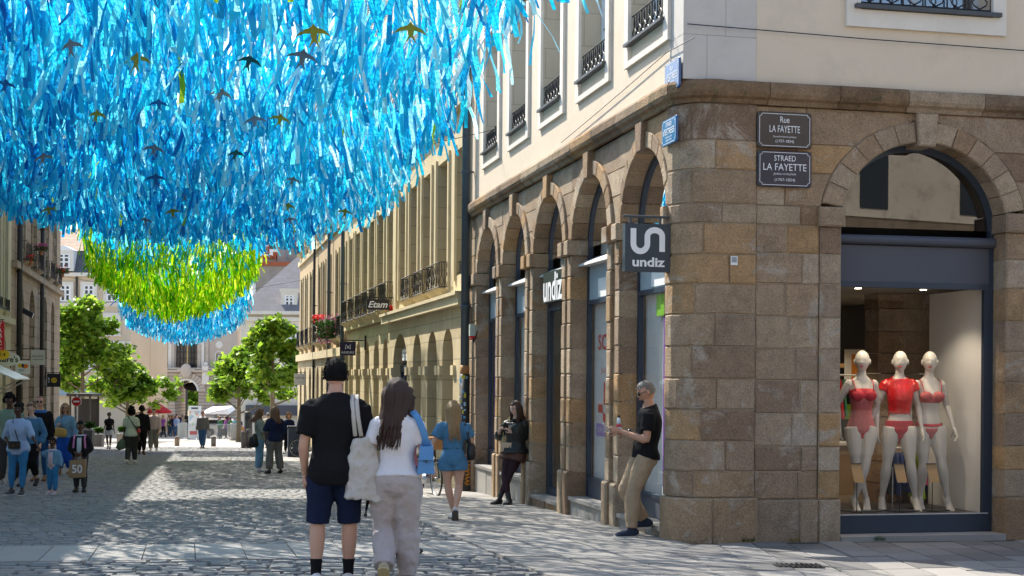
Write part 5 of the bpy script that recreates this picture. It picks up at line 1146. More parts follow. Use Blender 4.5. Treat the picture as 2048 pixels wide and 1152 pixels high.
# ================================================================== ribbon canopies over the street
def ribbon_mat(name, cols, pos):
    m = bpy.data.materials.new(name); m.use_nodes = True; N = m.node_tree.nodes; L = m.node_tree.links; b = N['Principled BSDF']
    a = N.new('ShaderNodeAttribute'); a.attribute_name = 'rnd'; cr = N.new('ShaderNodeValToRGB'); el = cr.color_ramp.elements
    while len(el) < len(cols): el.new(.5)
    for e, c, p in zip(el, cols, pos): e.position = p; e.color = (*c, 1)
    L.new(a.outputs['Fac'], cr.inputs[0]); L.new(cr.outputs[0], b.inputs['Base Color']); b.inputs['Roughness'].default_value = .45; b.inputs['Specular IOR Level'].default_value = .35
    tr = N.new('ShaderNodeBsdfTranslucent'); L.new(cr.outputs[0], tr.inputs[0]); ms = N.new('ShaderNodeMixShader'); ms.inputs[0].default_value = .62
    L.new(b.outputs[0], ms.inputs[1]); L.new(tr.outputs[0], ms.inputs[2]); L.new(ms.outputs[0], N['Material Output'].inputs[0]); return m
BLUES = [(.004, .16, .46), (.005, .29, .62), (.008, .45, .76), (.015, .60, .85), (.10, .72, .90), (.38, .84, .94), (.78, .92, .95), (.34, .52, .02)]
m_rblue = ribbon_mat('blue_ribbon', BLUES, [0, .10, .28, .50, .68, .82, .95, .992])
m_rgreen = ribbon_mat('green_ribbon', [(.02, .24, .006), (.07, .42, .006), (.22, .60, .006), (.42, .74, .008), (.70, .86, .02), (.85, .92, .10), (.02, .45, .78)], [0, .10, .30, .52, .74, .92, .975])
def net_mat():
    m = bpy.data.materials.new('white_netting'); m.use_nodes = True; N = m.node_tree.nodes; L = m.node_tree.links; b = N['Principled BSDF']
    b.inputs['Base Color'].default_value = (.75, .77, .80, 1); b.inputs['Roughness'].default_value = .8
    t = N.new('ShaderNodeBsdfTransparent'); uv = N.new('ShaderNodeAttribute'); uv.attribute_name = 'cell'; wv = []
    sp = N.new('ShaderNodeSeparateXYZ'); L.new(uv.outputs['Vector'], sp.inputs[0])
    for i in (0, 1):
        f = N.new('ShaderNodeMath'); f.operation = 'FRACT'; L.new(sp.outputs[i], f.inputs[0]); c = N.new('ShaderNodeMath'); c.operation = 'LESS_THAN'; c.inputs[1].default_value = .16; L.new(f.outputs[0], c.inputs[0]); wv.append(c.outputs[0])
    mx = N.new('ShaderNodeMath'); mx.operation = 'MAXIMUM'; L.new(wv[0], mx.inputs[0]); L.new(wv[1], mx.inputs[1])
    tl = N.new('ShaderNodeBsdfTranslucent'); tl.inputs[0].default_value = (.7, .75, .8, 1); m1 = N.new('ShaderNodeMixShader'); m1.inputs[0].default_value = .5; L.new(b.outputs[0], m1.inputs[1]); L.new(tl.outputs[0], m1.inputs[2])
    ms = N.new('ShaderNodeMixShader'); L.new(mx.outputs[0], ms.inputs[0]); L.new(t.outputs[0], ms.inputs[1]); L.new(m1.outputs[0], ms.inputs[2]); L.new(ms.outputs[0], N['Material Output'].inputs[0]); return m
m_net = net_mat()
def strips(P, length, width, rnd, seed, seg=5, sway=.22, gust=(0, 0)):
    """ribbons hanging from points P: curling strips, numpy arrays"""
    rg = np.random.default_rng(seed); n = len(P)
    yaw = rg.uniform(0, np.pi, n); tilt = rg.normal(0, sway, (n, 2))+np.array(gust)[None, :]; curl = rg.normal(0, .55, (n, 2)); tw = rg.normal(0, 1.3, n); fre = rg.uniform(2, 5, n); ph = rg.uniform(0, 6.28, n)
    V = np.empty((n, seg+1, 2, 3)); ww = width[:, None]
    pos = P.copy(); dirv = np.stack([tilt[:, 0]*1.3, tilt[:, 1]*1.3, -np.ones(n)], 1)
    for k in range(seg+1):
        t = k/seg
        a = yaw+tw*t; lat = np.stack([np.cos(a), np.sin(a), .15*np.sin(ph+fre*t)], 1)
        V[:, k, 0] = pos-lat*ww*.5; V[:, k, 1] = pos+lat*ww*.5
        d_ = dirv+np.stack([curl[:, 0]*np.sin(fre*t+ph)*.55, curl[:, 1]*np.cos(fre*t*1.1+ph)*.55, np.zeros(n)], 1)
        d_ /= np.linalg.norm(d_, axis=1)[:, None]; pos = pos+d_*(length/seg)[:, None]
    b = np.arange(n)[:, None, None]*(2*(seg+1)); q = np.array([(2*k, 2*k+1, 2*k+3, 2*k+2) for k in range(seg)])[None]
    return V.reshape(-1, 3), (b+q).reshape(-1, 4), np.repeat(rnd, 2*(seg+1)), 2*(seg+1)
def canopy(name, label, m, s0, s1, hw, wc, height, n, lw, ww, seed, cat, nind, rfun=None, sway=.22, den=None, len_end=1.0):
    """height(s, c) is the net above the datum, c in -1..1 across the street"""
    o = thing(name, SW((s0+s1)/2, wc, height((s0+s1)/2, 0)), 0, label, cat, 'ribbon canopies strung over the street'); rg = np.random.default_rng(seed)
    NS, NC = 44, 28; V = []; cell = []
    for i in range(NS+1):
        s = s0+(s1-s0)*i/NS; h_ = hw(s)
        for j in range(NC+1):
            c = -1+2*j/NC; V.append(SW(s, wc+c*h_, height(s, c))); cell.append((s*22, c*h_*22, 0))
    Fq = [(i*(NC+1)+j, i*(NC+1)+j+1, (i+1)*(NC+1)+j+1, (i+1)*(NC+1)+j) for i in range(NS) for j in range(NC)]
    net = np_obj('net', np.array(V), np.array(Fq), m_net, o); av = net.data.attributes.new('cell', 'FLOAT_VECTOR', 'POINT'); av.data.foreach_set('vector', np.array(cell, dtype=np.float32).ravel())
    for sg in (-1, 1): part('edge_rope', m_white, o, lambda b: b.tube([SW(s, wc+sg*hw(s), height(s, sg)) for s in np.linspace(s0, s1, 30)], .012, 5))
    S = rg.uniform(s0, s1, n*2); Cc = rg.uniform(-1, 1, n*2)
    if den is not None: kp = rg.random(n*2) < den(S, Cc); S, Cc = S[kp], Cc[kp]
    S, Cc = S[:n], Cc[:n]; n = len(S)
    P = np.array([SW(s, wc+c*hw(s), height(s, c)) for s, c in zip(S, Cc)])
    r = rg.random(n) if rfun is None else rfun(rg, S, Cc)
    ln = rg.uniform(*lw, n)*(1+(len_end-1)*np.clip((S-s0)/(s1-s0), 0, 1)); wd = rg.uniform(*ww, n)
    gx_ = np.array([mnoise.noise((s*.35, c*2.2, seed)) for s, c in zip(S, Cc)])*.45; gy_ = np.array([mnoise.noise((s*.35+9, c*2.2, seed+5)) for s, c in zip(S, Cc)])*.45
    V, Fq, A, per = strips(P, ln, wd, r, seed+1, 5, sway, (gx_, gy_)) if False else strips_g(P, ln, wd, r, seed+1, 5, sway, gx_, gy_)
    # ribbons that show largest become parts of their own
    size = ln*wd/np.maximum(P[:, 1], 4)**2; u_ = F_PX*P[:, 0]/P[:, 1]; v_ = -F_PX*(P[:, 2]-HC)/P[:, 1]
    vis = (np.abs(u_) < 1000)&(v_ > -740)&(v_ < 400); size = np.where(vis, size, 0); top = np.argsort(-size)[:nind]; sel = np.zeros(n, bool); sel[top] = True
    Vn = V.reshape(n, per, 3); keep = np.where(~sel)[0]
    q = np.array([(2*k, 2*k+1, 2*k+3, 2*k+2) for k in range(5)])
    Fk = (np.arange(len(keep))[:, None, None]*per+q[None]).reshape(-1, 4)
    tag(np_obj('ribbon_mass', Vn[keep].reshape(-1, 3), Fk, m, o, np.repeat(r[keep], per), True), kind='stuff')
    base = np.array(o.location)
    for i in top:
        me = bpy.data.meshes.new('ribbon'); c = Vn[i][0]; me.from_pydata((Vn[i]-c).tolist(), [], q.tolist()); a_ = me.attributes.new('rnd', 'FLOAT', 'POINT'); a_.data.foreach_set('value', [float(r[i])]*per); me.materials.append(m)
        me.polygons.foreach_set('use_smooth', [True]*5)
        x = bpy.data.objects.new('ribbon', me); COL.objects.link(x); x.parent = o; x.location = Vector(c)-Vector(base)
    return o
def strips_g(P, ln, wd, r, seed, seg, sway, gx_, gy_):
    rg = np.random.default_rng(seed); n = len(P)
    yaw = rg.uniform(0, np.pi, n); tx = rg.normal(0, sway, n)+gx_; ty = rg.normal(0, sway, n)+gy_; cx, cy = rg.normal(0, .5, n), rg.normal(0, .5, n); tw = rg.normal(0, 1.4, n); fre = rg.uniform(2, 5.5, n); ph = rg.uniform(0, 6.28, n)
    V = np.empty((n, seg+1, 2, 3)); pos = P.copy()
    for k in range(seg+1):
        t = k/seg; a = yaw+tw*t; lat = np.stack([np.cos(a), np.sin(a), .2*np.sin(ph+fre*t)], 1); w_ = (wd*(1-.25*t))[:, None]
        V[:, k, 0] = pos-lat*w_*.5; V[:, k, 1] = pos+lat*w_*.5
        d_ = np.stack([tx+cx*np.sin(fre*t+ph)*.6, ty+cy*np.cos(fre*t*1.1+ph)*.6, -np.ones(n)], 1); d_ /= np.linalg.norm(d_, axis=1)[:, None]; pos = pos+d_*(ln/seg)[:, None]
    q = np.array([(2*k, 2*k+1, 2*k+3, 2*k+2) for k in range(seg)])[None]
    return V.reshape(-1, 3), (np.arange(n)[:, None, None]*(2*(seg+1))+q).reshape(-1, 4), np.repeat(r, 2*(seg+1)), 2*(seg+1)
def sm(a, b, x): t = min(max((x-a)/(b-a), 0), 1); return t*t*(3-2*t)
# near blue: high over the camera, dipping to a lip
def hA(s, c):
    t = (s+5)/18.4; base = 5.62-.026*s-.08*sm(.3, 1, t); sag = .25+.45*sm(.3, 1.0, t)
    return base-sag*(1-abs(c)**2.4)+.09*math.sin(s*1.7+c*3)+.07*math.sin(c*7+s)
canopy('blue_ribbon_canopy', 'large canopy of fluttering light blue and cyan ribbons nearest the granite corner', m_rblue, -5.0, 13.4, lambda s: 3.75, -5.45, hA, 7000, (.5, .95), (.04, .09), 21, 'canopy', 300,
       rfun=lambda rg, S, C: np.clip(rg.random(len(S))*.84+.12*np.array([mnoise.noise((s*.3, c*2, 3)) for s, c in zip(S, C)])+.11*C+(rg.random(len(S)) > .994)*.9, 0, 1), sway=.2,  # left-hand ribbons take deeper blues, putting the building's shade into their colour
       den=lambda S, C: (.20+.80*np.clip((S+5)/14, 0, 1))*(1-.4*np.clip((C-.25)/.6, 0, 1)))
def hB(s, c):
    t = (s-20)/17.5; base = 8.45-3.05*sm(.1, 1.0, t); sag = .5+.95*sm(.3, 1, t)
    return base-sag*(1-abs(c)**2.2)+.06*math.sin(s*2+c*4)
canopy('green_ribbon_canopy', 'lime green ribbon canopy flecked with blue hanging beyond the large blue one', m_rgreen, 20, 37.5, lambda s: 3.25-.55*sm(26, 37.5, s), -5.8, hB, 8800, (.5, .85), (.045, .085), 31, 'canopy', 160,
       rfun=lambda rg, S, C: np.where(rg.random(len(S)) < np.clip((33.5-S)/7, .01, .45), 1.0, rg.random(len(S))*.95), sway=.13)
def hC(s, c):
    t = (s-44)/9.0; base = 5.95-1.75*sm(0, 1, t); return base-.75*(1-abs(c)**2.2)+.05*math.sin(s*2+c*5)
canopy('far_blue_ribbon_canopy', 'narrow blue ribbon canopy hanging farthest away in front of the palace', m_rblue, 44, 53, lambda s: 2.75-.25*sm(47, 53, s), -5.5, hC, 3400, (.5, .8), (.055, .09), 41, 'canopy', 60, rfun=lambda rg, S, C: rg.random(len(S))*.96, sway=.13)
# support cables to the fronts
for s_, z_, wc, h_, nm in ((1, 5.5, -5.65, 3.5, 'blue ribbon canopy at the street mouth'), (10, 5.15, -5.65, 3.5, 'blue ribbon canopy halfway along'), (30, 6.3, -5.8, 3.0, 'green ribbon canopy'), (48, 5.0, -5.5, 2.6, 'far blue ribbon canopy')):
    for sg, wall in ((-1, LW), (1, 0.0)):
        o = thing('support_cable', SW(s_, wall, z_+.4), 0, f'thin steel cable holding the {nm} to the {"left" if sg < 0 else "right"} fronts', 'cable')
        part('wire', m_iron, o, lambda b: b.tube([SW(s_, wall, z_+.6), SW(s_, wc+sg*h_*.98, z_)], .008, 4)); part('anchor', m_iron, o, lambda b: b.swbox(s_-.04, s_+.04, wall-.03, wall+.03, z_+.55, z_+.65))
# paper swallows hanging among the ribbons
def bird_mesh(name, m):
    pr = [(0, .14), (.025, .10), (.06, .075), (.16, .05), (.26, -.045), (.15, -.005), (.05, .0), (.035, -.08), (.085, -.21), (.015, -.12)]
    pr2 = pr+[(-x, y) for x, y in pr[::-1][:-1]]
    n = len(pr2); vs = [(x, .25*abs(x), y) for x, y in pr2]+[(x, .25*abs(x)+.006, y) for x, y in pr2]
    me = bpy.data.meshes.new(name); me.from_pydata(vs, [], [tuple(range(n)), tuple(range(2*n-1, n-1, -1))]+[(i, (i+1) % n, n+(i+1) % n, n+i) for i in range(n)]); me.materials.append(m); return me
bc = {'grey': (.16, .20, .24), 'olive': (.30, .29, .03), 'dark green': (.01, .10, .09), 'deep blue': (.01, .13, .36), 'tan grey': (.25, .23, .19)}
bme = {k: bird_mesh('paper_swallow', mat('swallow_'+k, c, .7, .15, 20, trans=.2)) for k, c in bc.items()}
BIRDS = [(140, 93, 'grey'), (272, 120, 'olive'), (497, 122, 'dark green'), (605, 115, 'grey'), (628, 67, 'olive'), (440, 187, 'tan grey'), (318, 208, 'deep blue'), (192, 230, 'olive'), (509, 240, 'grey'), (560, 238, 'olive'), (308, 298, 'grey'), (312, 358, 'deep blue'), (470, 308, 'dark green'), (585, 360, 'tan grey'), (368, 392, 'grey'), (97, 420, 'olive'), (290, 442, 'grey'), (345, 425, 'olive'), (576, 413, 'olive'), (580, 440, 'grey'), (690, 425, 'olive'), (822, 60, 'olive'), (85, 315, 'tan grey'), (10, 170, 'deep blue')]
plc = ['over the street mouth', 'halfway under the canopy', 'near the hanging lip of the canopy']
for i, (x, y, kx) in enumerate(BIRDS):
    # hangs at the lower surface of the net: find where the sight line meets it
    best = None
    for s in np.linspace(-3, 13.3, 300):
        w_, z_ = on_s(x, y, s); c = (w_+5.45)/3.75
        if abs(c) < 1 and z_ < hA(s, c)-.80: best = (s, w_, z_)
        elif best: break
    if best is None: best = (6, *on_s(x, y, 6))
    p = SW(best[0], best[1], best[2]); o = bpy.data.objects.new('paper_swallow', bme[kx]); COL.objects.link(o); o.location = p; k = R_.uniform(.50, .70); o.scale = (k, k, k); o.rotation_euler = (R_.uniform(-.5, .3), R_.uniform(-.3, .3), R_.uniform(-.5, .5))
    tag(o, f'{kx} paper swallow hanging among the blue ribbons {plc[0 if y < 150 else 1 if y < 330 else 2]}', 'paper bird', 'paper swallows in the blue canopy')
# ================================================================== trees
m_bark = mat('plane_bark', (.19, .15, .10), .85, .3, 6, .5, 20)
def leaf_mat(name, cols):
    m = ribbon_mat(name, cols, [i/(len(cols)-1) for i in range(len(cols))]); return m
m_leafA = leaf_mat('sunlit_plane_leaf', [(.04, .11, .01), (.12, .24, .018), (.24, .38, .03), (.42, .55, .06)])
def tree(name, label, base, H, R, seed, nl=4200, trunk=.16, low=.28, leaf=.20, group=None, lean=(0, 0)):
    rg = random.Random(seed); o = thing(name, base, 0, label, 'tree', group); b = MB(); B = Vector(base)
    tips = []
    def limb(p, d, l, r, dep):
        pts = [p]; rr = [r]; q = p.copy(); dd = d.copy()
        for k in range(4):
            dd = (dd+Vector((rg.gauss(0, .12), rg.gauss(0, .12), .05))).normalized(); q = q+dd*l/4; pts.append(q.copy()); rr.append(r*(1-.2*(k+1)))
        b.tube(pts, rr, 6 if dep < 2 else 4)
        if dep >= 3: tips.append(q); return
        for k in range(4 if dep == 0 else 3):
            a = rg.uniform(0, 6.28); sp = rg.uniform(.5, 1.1); nd = (dd+Vector((math.cos(a)*sp, math.sin(a)*sp, rg.uniform(-.15, .4)))).normalized(); st_ = pts[rg.choice((2, 3, 4))] if dep else pts[rg.choice((3, 4))]
            limb(st_.copy(), nd, l*rg.uniform(.5, .72), r*.5, dep+1)
        tips.append(q)
    tr = MB(); th = H*low; top = B+Vector((lean[0]*th, lean[1]*th, th)); tr.tube([B, B+Vector((0, 0, th*.5)), top, B+Vector((lean[0]*H*.6, lean[1]*H*.6, H*.62)), B+Vector((lean[0]*H, lean[1]*H, H*.9))], [trunk*1.25, trunk, trunk*.85, trunk*.5, trunk*.12], 10)
    tr.build('trunk', m_bark, o, True)
    for k in range(17):
        t = (k+rg.random())/17; p = B+Vector((lean[0]*H*t, lean[1]*H*t, th+(H*.86-th)*t)); a = k*2.4+rg.uniform(-.4, .4); up_ = .25+.5*t
        limb(p, Vector((math.cos(a), math.sin(a), up_)).normalized(), R*(1.05-.85*t)*rg.uniform(.6, 1.2)*.86, trunk*(.45-.25*t), 1)
    b.build('branches', m_bark, o, True)
    # leaf clumps round the tips
    n = nl; rgn = np.random.default_rng(seed); T = np.array([tuple(t) for t in tips]); sel = rgn.integers(0, len(T), n)
    cl = rgn.uniform(.35, 1.0, len(T)); P = T[sel]+rgn.normal(0, 1, (n, 3))*(.22*R*.6*cl[sel])[:, None]*np.array([1, 1, .75])
    nr = rgn.normal(0, 1, (n, 3)); nr[:, 2] = np.abs(nr[:, 2])*1.2+.3; nr /= np.linalg.norm(nr, axis=1)[:, None]; a = np.cross(nr, rgn.normal(0, 1, (n, 3))); a /= np.linalg.norm(a, axis=1)[:, None]; c = np.cross(nr, a)
    sz = (leaf*rgn.uniform(.6, 1.3, n))[:, None]
    V = np.stack([P-a*sz, P+c*sz*.7-nr*sz*.15, P+a*sz, P-c*sz*.7-nr*sz*.15], 1); Fq = np.arange(n*4).reshape(n, 4)
    rv = np.clip(rgn.normal(.5, .22, n)+.25*(cl[sel]-.6), 0, 1)
    tag(np_obj('crown', V.reshape(-1, 3), Fq, m_leafA, o, np.repeat(rv, 4)), kind='stuff')
    return o
def tree_px(name, label, x, ytop, wpx, Y, seed, **k):
    b = at(x, 800, Y); base = (b[0], Y, gz(0, Y)); H = at(x, ytop, Y)[2]-base[2]; return tree(name, label, base, H, wpx/2/F_PX*Y, seed, **k)
tree_px('plane_tree', 'tall young plane tree in front of the cream mansard building', 165, 588, 190, 88, 3, nl=9500, low=.24)
tree_px('plane_tree', 'low spreading plane tree between the mansard building and the palace arch', 255, 726, 125, 92, 5, nl=6500, low=.30)
tree_px('plane_tree', 'slim darker tree beside the palace at the end of the cream side front', 292, 712, 44, 130, 8, nl=1500, low=.4, leaf=.2)
tree_px('plane_tree', 'plane tree with a trunk hidden by the crowd right of the palace arch', 478, 692, 135, 92, 12, nl=8000, low=.28)
tree_px('plane_tree', 'tall plane tree with bare brown trunk beside the ochre building', 545, 610, 130, 84, 17, nl=9500, low=.26)
tree_px('plane_tree', 'far tree seen through the palace archway', 384, 772, 60, 240, 23, nl=2500, low=.3, leaf=.4)
# ================================================================== people
QUEUE = []
TEXN = bpy.data.textures.new('folds', 'CLOUDS'); TEXN.noise_scale = .11; TEXN.noise_depth = 2
TEXF = bpy.data.textures.new('fine_folds', 'CLOUDS'); TEXF.noise_scale = .05; TEXF.noise_depth = 1
def queue(mb, voxel, smooth, fold, done):
    me = bpy.data.meshes.new('q'); me.from_pydata(mb.v, [], mb.f); ob = bpy.data.objects.new('q', me); COL.objects.link(ob)
    r = ob.modifiers.new('r', 'REMESH'); r.mode = 'VOXEL'; r.voxel_size = voxel; r.adaptivity = 0
    s = ob.modifiers.new('s', 'SMOOTH'); s.iterations = smooth; s.factor = .5
    if fold:
        for tx, k in ((TEXN, 1.0), (TEXF, .45)):
            d_ = ob.modifiers.new('d', 'DISPLACE'); d_.texture = tx; d_.strength = fold*k; d_.mid_level = .5; d_.texture_coords = 'LOCAL'
    QUEUE.append((ob, done))
def flush():
    dg = bpy.context.evaluated_depsgraph_get(); dg.update()
    for ob, done in QUEUE:
        ev = ob.evaluated_get(dg); me = bpy.data.meshes.new_from_object(ev); me.polygons.foreach_set('use_smooth', [True]*len(me.polygons)); me.materials.clear(); done(me)
    for ob, _ in QUEUE: m_ = ob.data; bpy.data.objects.remove(ob); bpy.data.meshes.remove(m_)
    QUEUE.clear()
def cat_spline(P, Rr, sub_=3):
    P = [Vector(p) for p in P]; Rr = [Vector(r if isinstance(r, (tuple, list)) else (r, r)) for r in Rr]; n = len(P); op, orr = [], []
    for i in range(n-1):
        p0, p1, p2, p3 = P[max(i-1, 0)], P[i], P[i+1], P[min(i+2, n-1)]; r0, r1, r2, r3 = Rr[max(i-1, 0)], Rr[i], Rr[i+1], Rr[min(i+2, n-1)]
        for k in range(sub_):
            t = k/sub_; f = lambda a, b, c, d_: .5*((2*b)+(c-a)*t+(2*a-5*b+4*c-d_)*t*t+(3*b-a-3*c+d_)*t**3)
            op.append(f(p0, p1, p2, p3)); orr.append(f(r0, r1, r2, r3))
    op.append(P[-1]); orr.append(Rr[-1]); return op, [(max(r[0], .002), max(r[1], .002)) for r in orr]
TORSO = {'m': [(.455, .050, .050, 0), (.48, .085, .066, -.004), (.515, .090, .070, -.006), (.55, .086, .064, -.002), (.60, .080, .058, .002), (.65, .083, .061, .004), (.70, .093, .066, .004), (.75, .102, .066, 0), (.785, .102, .056, -.004), (.81, .080, .046, -.006), (.83, .050, .040, -.006), (.85, .034, .036, -.003), (.885, .031, .034, .004)],
         'f': [(.455, .05, .05, 0), (.48, .092, .070, -.004), (.515, .098, .074, -.006), (.55, .088, .064, 0), (.60, .070, .052, .003), (.64, .071, .054, .006), (.69, .081, .066, .010), (.73, .087, .064, .008), (.77, .089, .054, 0), (.80, .080, .046, -.003), (.822, .048, .036, -.004), (.845, .028, .030, -.002), (.885, .026, .030, .004)],
         'c': [(.44, .05, .05, 0), (.47, .085, .07, 0), (.52, .090, .075, 0), (.58, .085, .072, .004), (.64, .083, .066, .002), (.70, .085, .062, 0), (.74, .080, .052, 0), (.765, .05, .042, 0), (.78, .036, .036, 0), (.82, .036, .036, .004)]}
LEG = {'m': ([0, .25, .55, .85, 1, 1.22, 1.5, 1.8, 2], [.054, .053, .044, .034, .032, .035, .031, .0205, .0195]), 'f': ([0, .25, .55, .85, 1, 1.22, 1.5, 1.8, 2], [.058, .057, .046, .034, .031, .034, .029, .0195, .018]), 'c': ([0, .25, .55, .85, 1, 1.22, 1.5, 1.8, 2], [.055, .053, .045, .038, .035, .037, .033, .026, .024])}
ARM = {'m': ([0, .3, .7, 1, 1.2, 1.6, 2], [.032, .031, .026, .0225, .0245, .019, .0145]), 'f': ([0, .3, .7, 1, 1.2, 1.6, 2], [.027, .026, .022, .0195, .0205, .016, .0125]), 'c': ([0, .3, .7, 1, 1.2, 1.6, 2], [.03, .03, .027, .024, .025, .021, .017])}
def skel(H, sx, over):
    k = {'m': (.101, .054), 'f': (.088, .050), 'c': (.088, .048)}[sx]
    J = dict(pel=(0, 0, 0), chest=(0, 0, 0), neck=(0, 0, 0), twist=0.0, hyaw=0.0, hpitch=0.0, hroll=0.0)
    shz = .786 if sx == 'm' else .788 if sx == 'f' else .728
    for s, n in ((-1, 'L'), (1, 'R')):
        J['sh'+n] = (s*k[0], -.004, shz); J['el'+n] = (s*(k[0]+.026), -.012, shz-.165); J['wr'+n] = (s*(k[0]+.030), .02, shz-.31)
        J['hip'+n] = (s*k[1], 0, .515); J['kn'+n] = (s*(k[1]+.004), .008, .285); J['an'+n] = (s*(k[1]+.004), -.012, .046); J['ft'+n] = (s*.12, 1, 0); J['hd'+n] = None
    J.update(over); return J
class Person:
    def __init__(self, label, loc, yaw, H, sex, skin, res, J=None, cat='person', group=None, name='person', z=None):
        self.H = H; self.sx = sex; self.res = res; self.skin = skin
        self.o = thing(name, (loc[0], loc[1], gz(*loc[:2])+.004 if z is None else z), yaw, label, cat, group); self.J = skel(H, sex, J or {})
        self.tr = TORSO[sex]
    def V(self, p): return Vector(p)*self.H
    def disp(self, zf):
        J = self.J; P, Cc, N = Vector(J['pel']), Vector(J['chest']), Vector(J['neck'])
        if zf <= .53: return P
        if zf <= .70: t = (zf-.53)/.17; t = t*t*(3-2*t); return P.lerp(Cc, t)
        if zf <= .84: t = (zf-.70)/.14; return Cc.lerp(N, t)
        return N
    def shj(self, n):             # shoulder joint follows the chest
        p = Vector(self.J['sh'+n]); a = self.J['twist']; q = Vector((p.x*math.cos(a)-p.y*math.sin(a), p.x*math.sin(a)+p.y*math.cos(a), p.z)); return q+self.disp(.80)
    def hipj(self, n): return Vector(self.J['hip'+n])+Vector(self.J['pel'])
    def torso(self, mb, z0, z1, inf=0.0, infz=None, n=20, flat=1.0):
        rows = [r for r in self.tr if z0 < r[0] < z1]
        def lerp(z):
            for a, b in zip(self.tr[:-1], self.tr[1:]):
                if a[0] <= z <= b[0]: t = (z-a[0])/(b[0]-a[0]); return tuple(a[i]+(b[i]-a[i])*t for i in range(4))
            return self.tr[0] if z < self.tr[0][0] else self.tr[-1]
        def at_(z): r = lerp(z); return (z, r[1], r[2], r[3])
        rows = [at_(z0)]+rows+[at_(z1)]; pts, rad = [], []
        for (z, rx, ry, yo) in rows:
            e = inf+(infz(z) if infz else 0); pts.append(self.V(Vector((0, yo, z))+self.disp(z))); rad.append(((rx+e)*self.H, (ry+e*flat)*self.H))
        p, r = cat_spline(pts, rad, 2); a = self.J['twist']; k = len(p)
        n_ = n; vs = []
        for i in range(k):
            T = (p[min(i+1, k-1)]-p[max(i-1, 0)]).normalized(); f = min(max((i/k-.3)/.4, 0), 1); B = Vector((math.cos(a*f), math.sin(a*f), 0)); B = (B-T*B.dot(T)).normalized(); N = T.cross(B)
            for j in range(n_):
                q = 2*math.pi*j/n_; ca, sa = math.cos(q), math.sin(q); ca = math.copysign(abs(ca)**.88, ca); vs.append(p[i]+B*r[i][0]*ca+N*r[i][1]*sa)
        mb.add(vs, [(i*n_+j, i*n_+(j+1) % n_, (i+1)*n_+(j+1) % n_, (i+1)*n_+j) for i in range(k-1) for j in range(n_)]+[tuple(range(n_-1, -1, -1)), tuple((k-1)*n_+j for j in range(n_))])
    def limb(self, mb, a, b, c, tab, t0, t1, inf, n=12, ref=(1, 0, 0), flare=None):
        ts = [t for t in tab[0] if t0 < t < t1]; ts = [t0]+ts+[t1]; pts, rad = [], []
        for t in ts:
            p = a.lerp(b, t) if t <= 1 else b.lerp(c, t-1); r = float(np.interp(t, tab[0], tab[1]))+(inf(t) if callable(inf) else inf); pts.append(p*self.H); rad.append(r*self.H)
        p, r = cat_spline(pts, rad, 2); mb.tube(p, r, n, ref)
    def leg(self, mb, n, t0=0, t1=2, inf=0.0, k=12): self.limb(mb, self.hipj(n), Vector(self.J['kn'+n]), Vector(self.J['an'+n]), LEG[self.sx], t0, t1, inf, k)
    def arm(self, mb, n, t0=0, t1=2, inf=0.0, k=10): self.limb(mb, self.shj(n), Vector(self.J['el'+n]), Vector(self.J['wr'+n]), ARM[self.sx], t0, t1, inf, k, (0, 1, 0))
    def foot_frame(self, n):
        f = Vector(self.J['ft'+n]).normalized(); up_ = Vector((0, 0, 1)); up_ = (up_-f*up_.dot(f))
        if up_.length < .2: up_ = Vector((0, -1, .0)); up_ = up_-f*up_.dot(f)
        up_.normalize(); return f, up_, f.cross(up_)
    def foot(self, mb, n, inf=0.0, sole=False):
        H = self.H; f, u_, r_ = self.foot_frame(n); A = Vector(self.J['an'+n])*H; k = H*(1.0 if self.sx != 'c' else 1.05)
        rows = [(-.034, .014, .016, .020), (-.026, .020, .026, .030), (0, .022, .034, .036), (.03, .023, .026, .028), (.06, .026, .019, .021), (.085, .026, .015, .017), (.102, .018, .011, .013)]
        pts, rad = [], []
        for (d_, w_, h_, c_) in rows: pts.append(A+f*d_*k+u_*((-.046+h_)*k)); rad.append(((w_+inf)*k, (h_+inf*.6)*k))
        p, r = cat_spline(pts, rad, 2); mb.tube(p, r, 10, r_)
    def hand(self, mb, n, curl=.5, spread=.0, lat=None, nrm=None):
        """palm, four unequal fingers with two bends, thumb from the side of the palm"""
        H = self.H; W = Vector(self.J['wr'+n])*H; El = Vector(self.J['el'+n])*H; d_ = Vector(self.J['hd'+n]).normalized() if self.J['hd'+n] else (W-El).normalized()
        s = -1 if n == 'L' else 1
        inw = Vector(nrm) if nrm else Vector((-s, 0, 0)); inw = (inw-d_*inw.dot(d_)).normalized(); fw = d_.cross(inw)*(1 if n == 'L' else -1); k = H*(1 if self.sx != 'c' else .9)
        if lat is not None: fw = Vector(lat); fw = (fw-d_*fw.dot(d_)).normalized()
        p, r = cat_spline([W-d_*.004*k, W+d_*.018*k, W+d_*.042*k, W+d_*.056*k], [(.013*k, .0115*k), (.021*k, .011*k), (.0225*k, .0105*k), (.020*k, .009*k)], 2); mb.tube(p, r, 10, fw)
        for i, (o_, l_) in enumerate(((.0165, .038), (.0055, .044), (-.0055, .041), (-.016, .032))):
            b0 = W+d_*.052*k+fw*o_*k; a1 = d_*math.cos(curl*.7)+inw*math.sin(curl*.7); a2 = d_*math.cos(curl*1.6)+inw*math.sin(curl*1.6); a3 = d_*math.cos(curl*2.4)+inw*math.sin(curl*2.4)
            q1 = b0+a1*l_*.45*k; q2 = q1+a2*l_*.32*k; q3 = q2+a3*l_*.23*k; mb.tube([b0-d_*.008*k, b0, q1, q2, q3], [.0052*k, .0055*k, .0050*k, .0046*k, .0034*k], 7, fw)
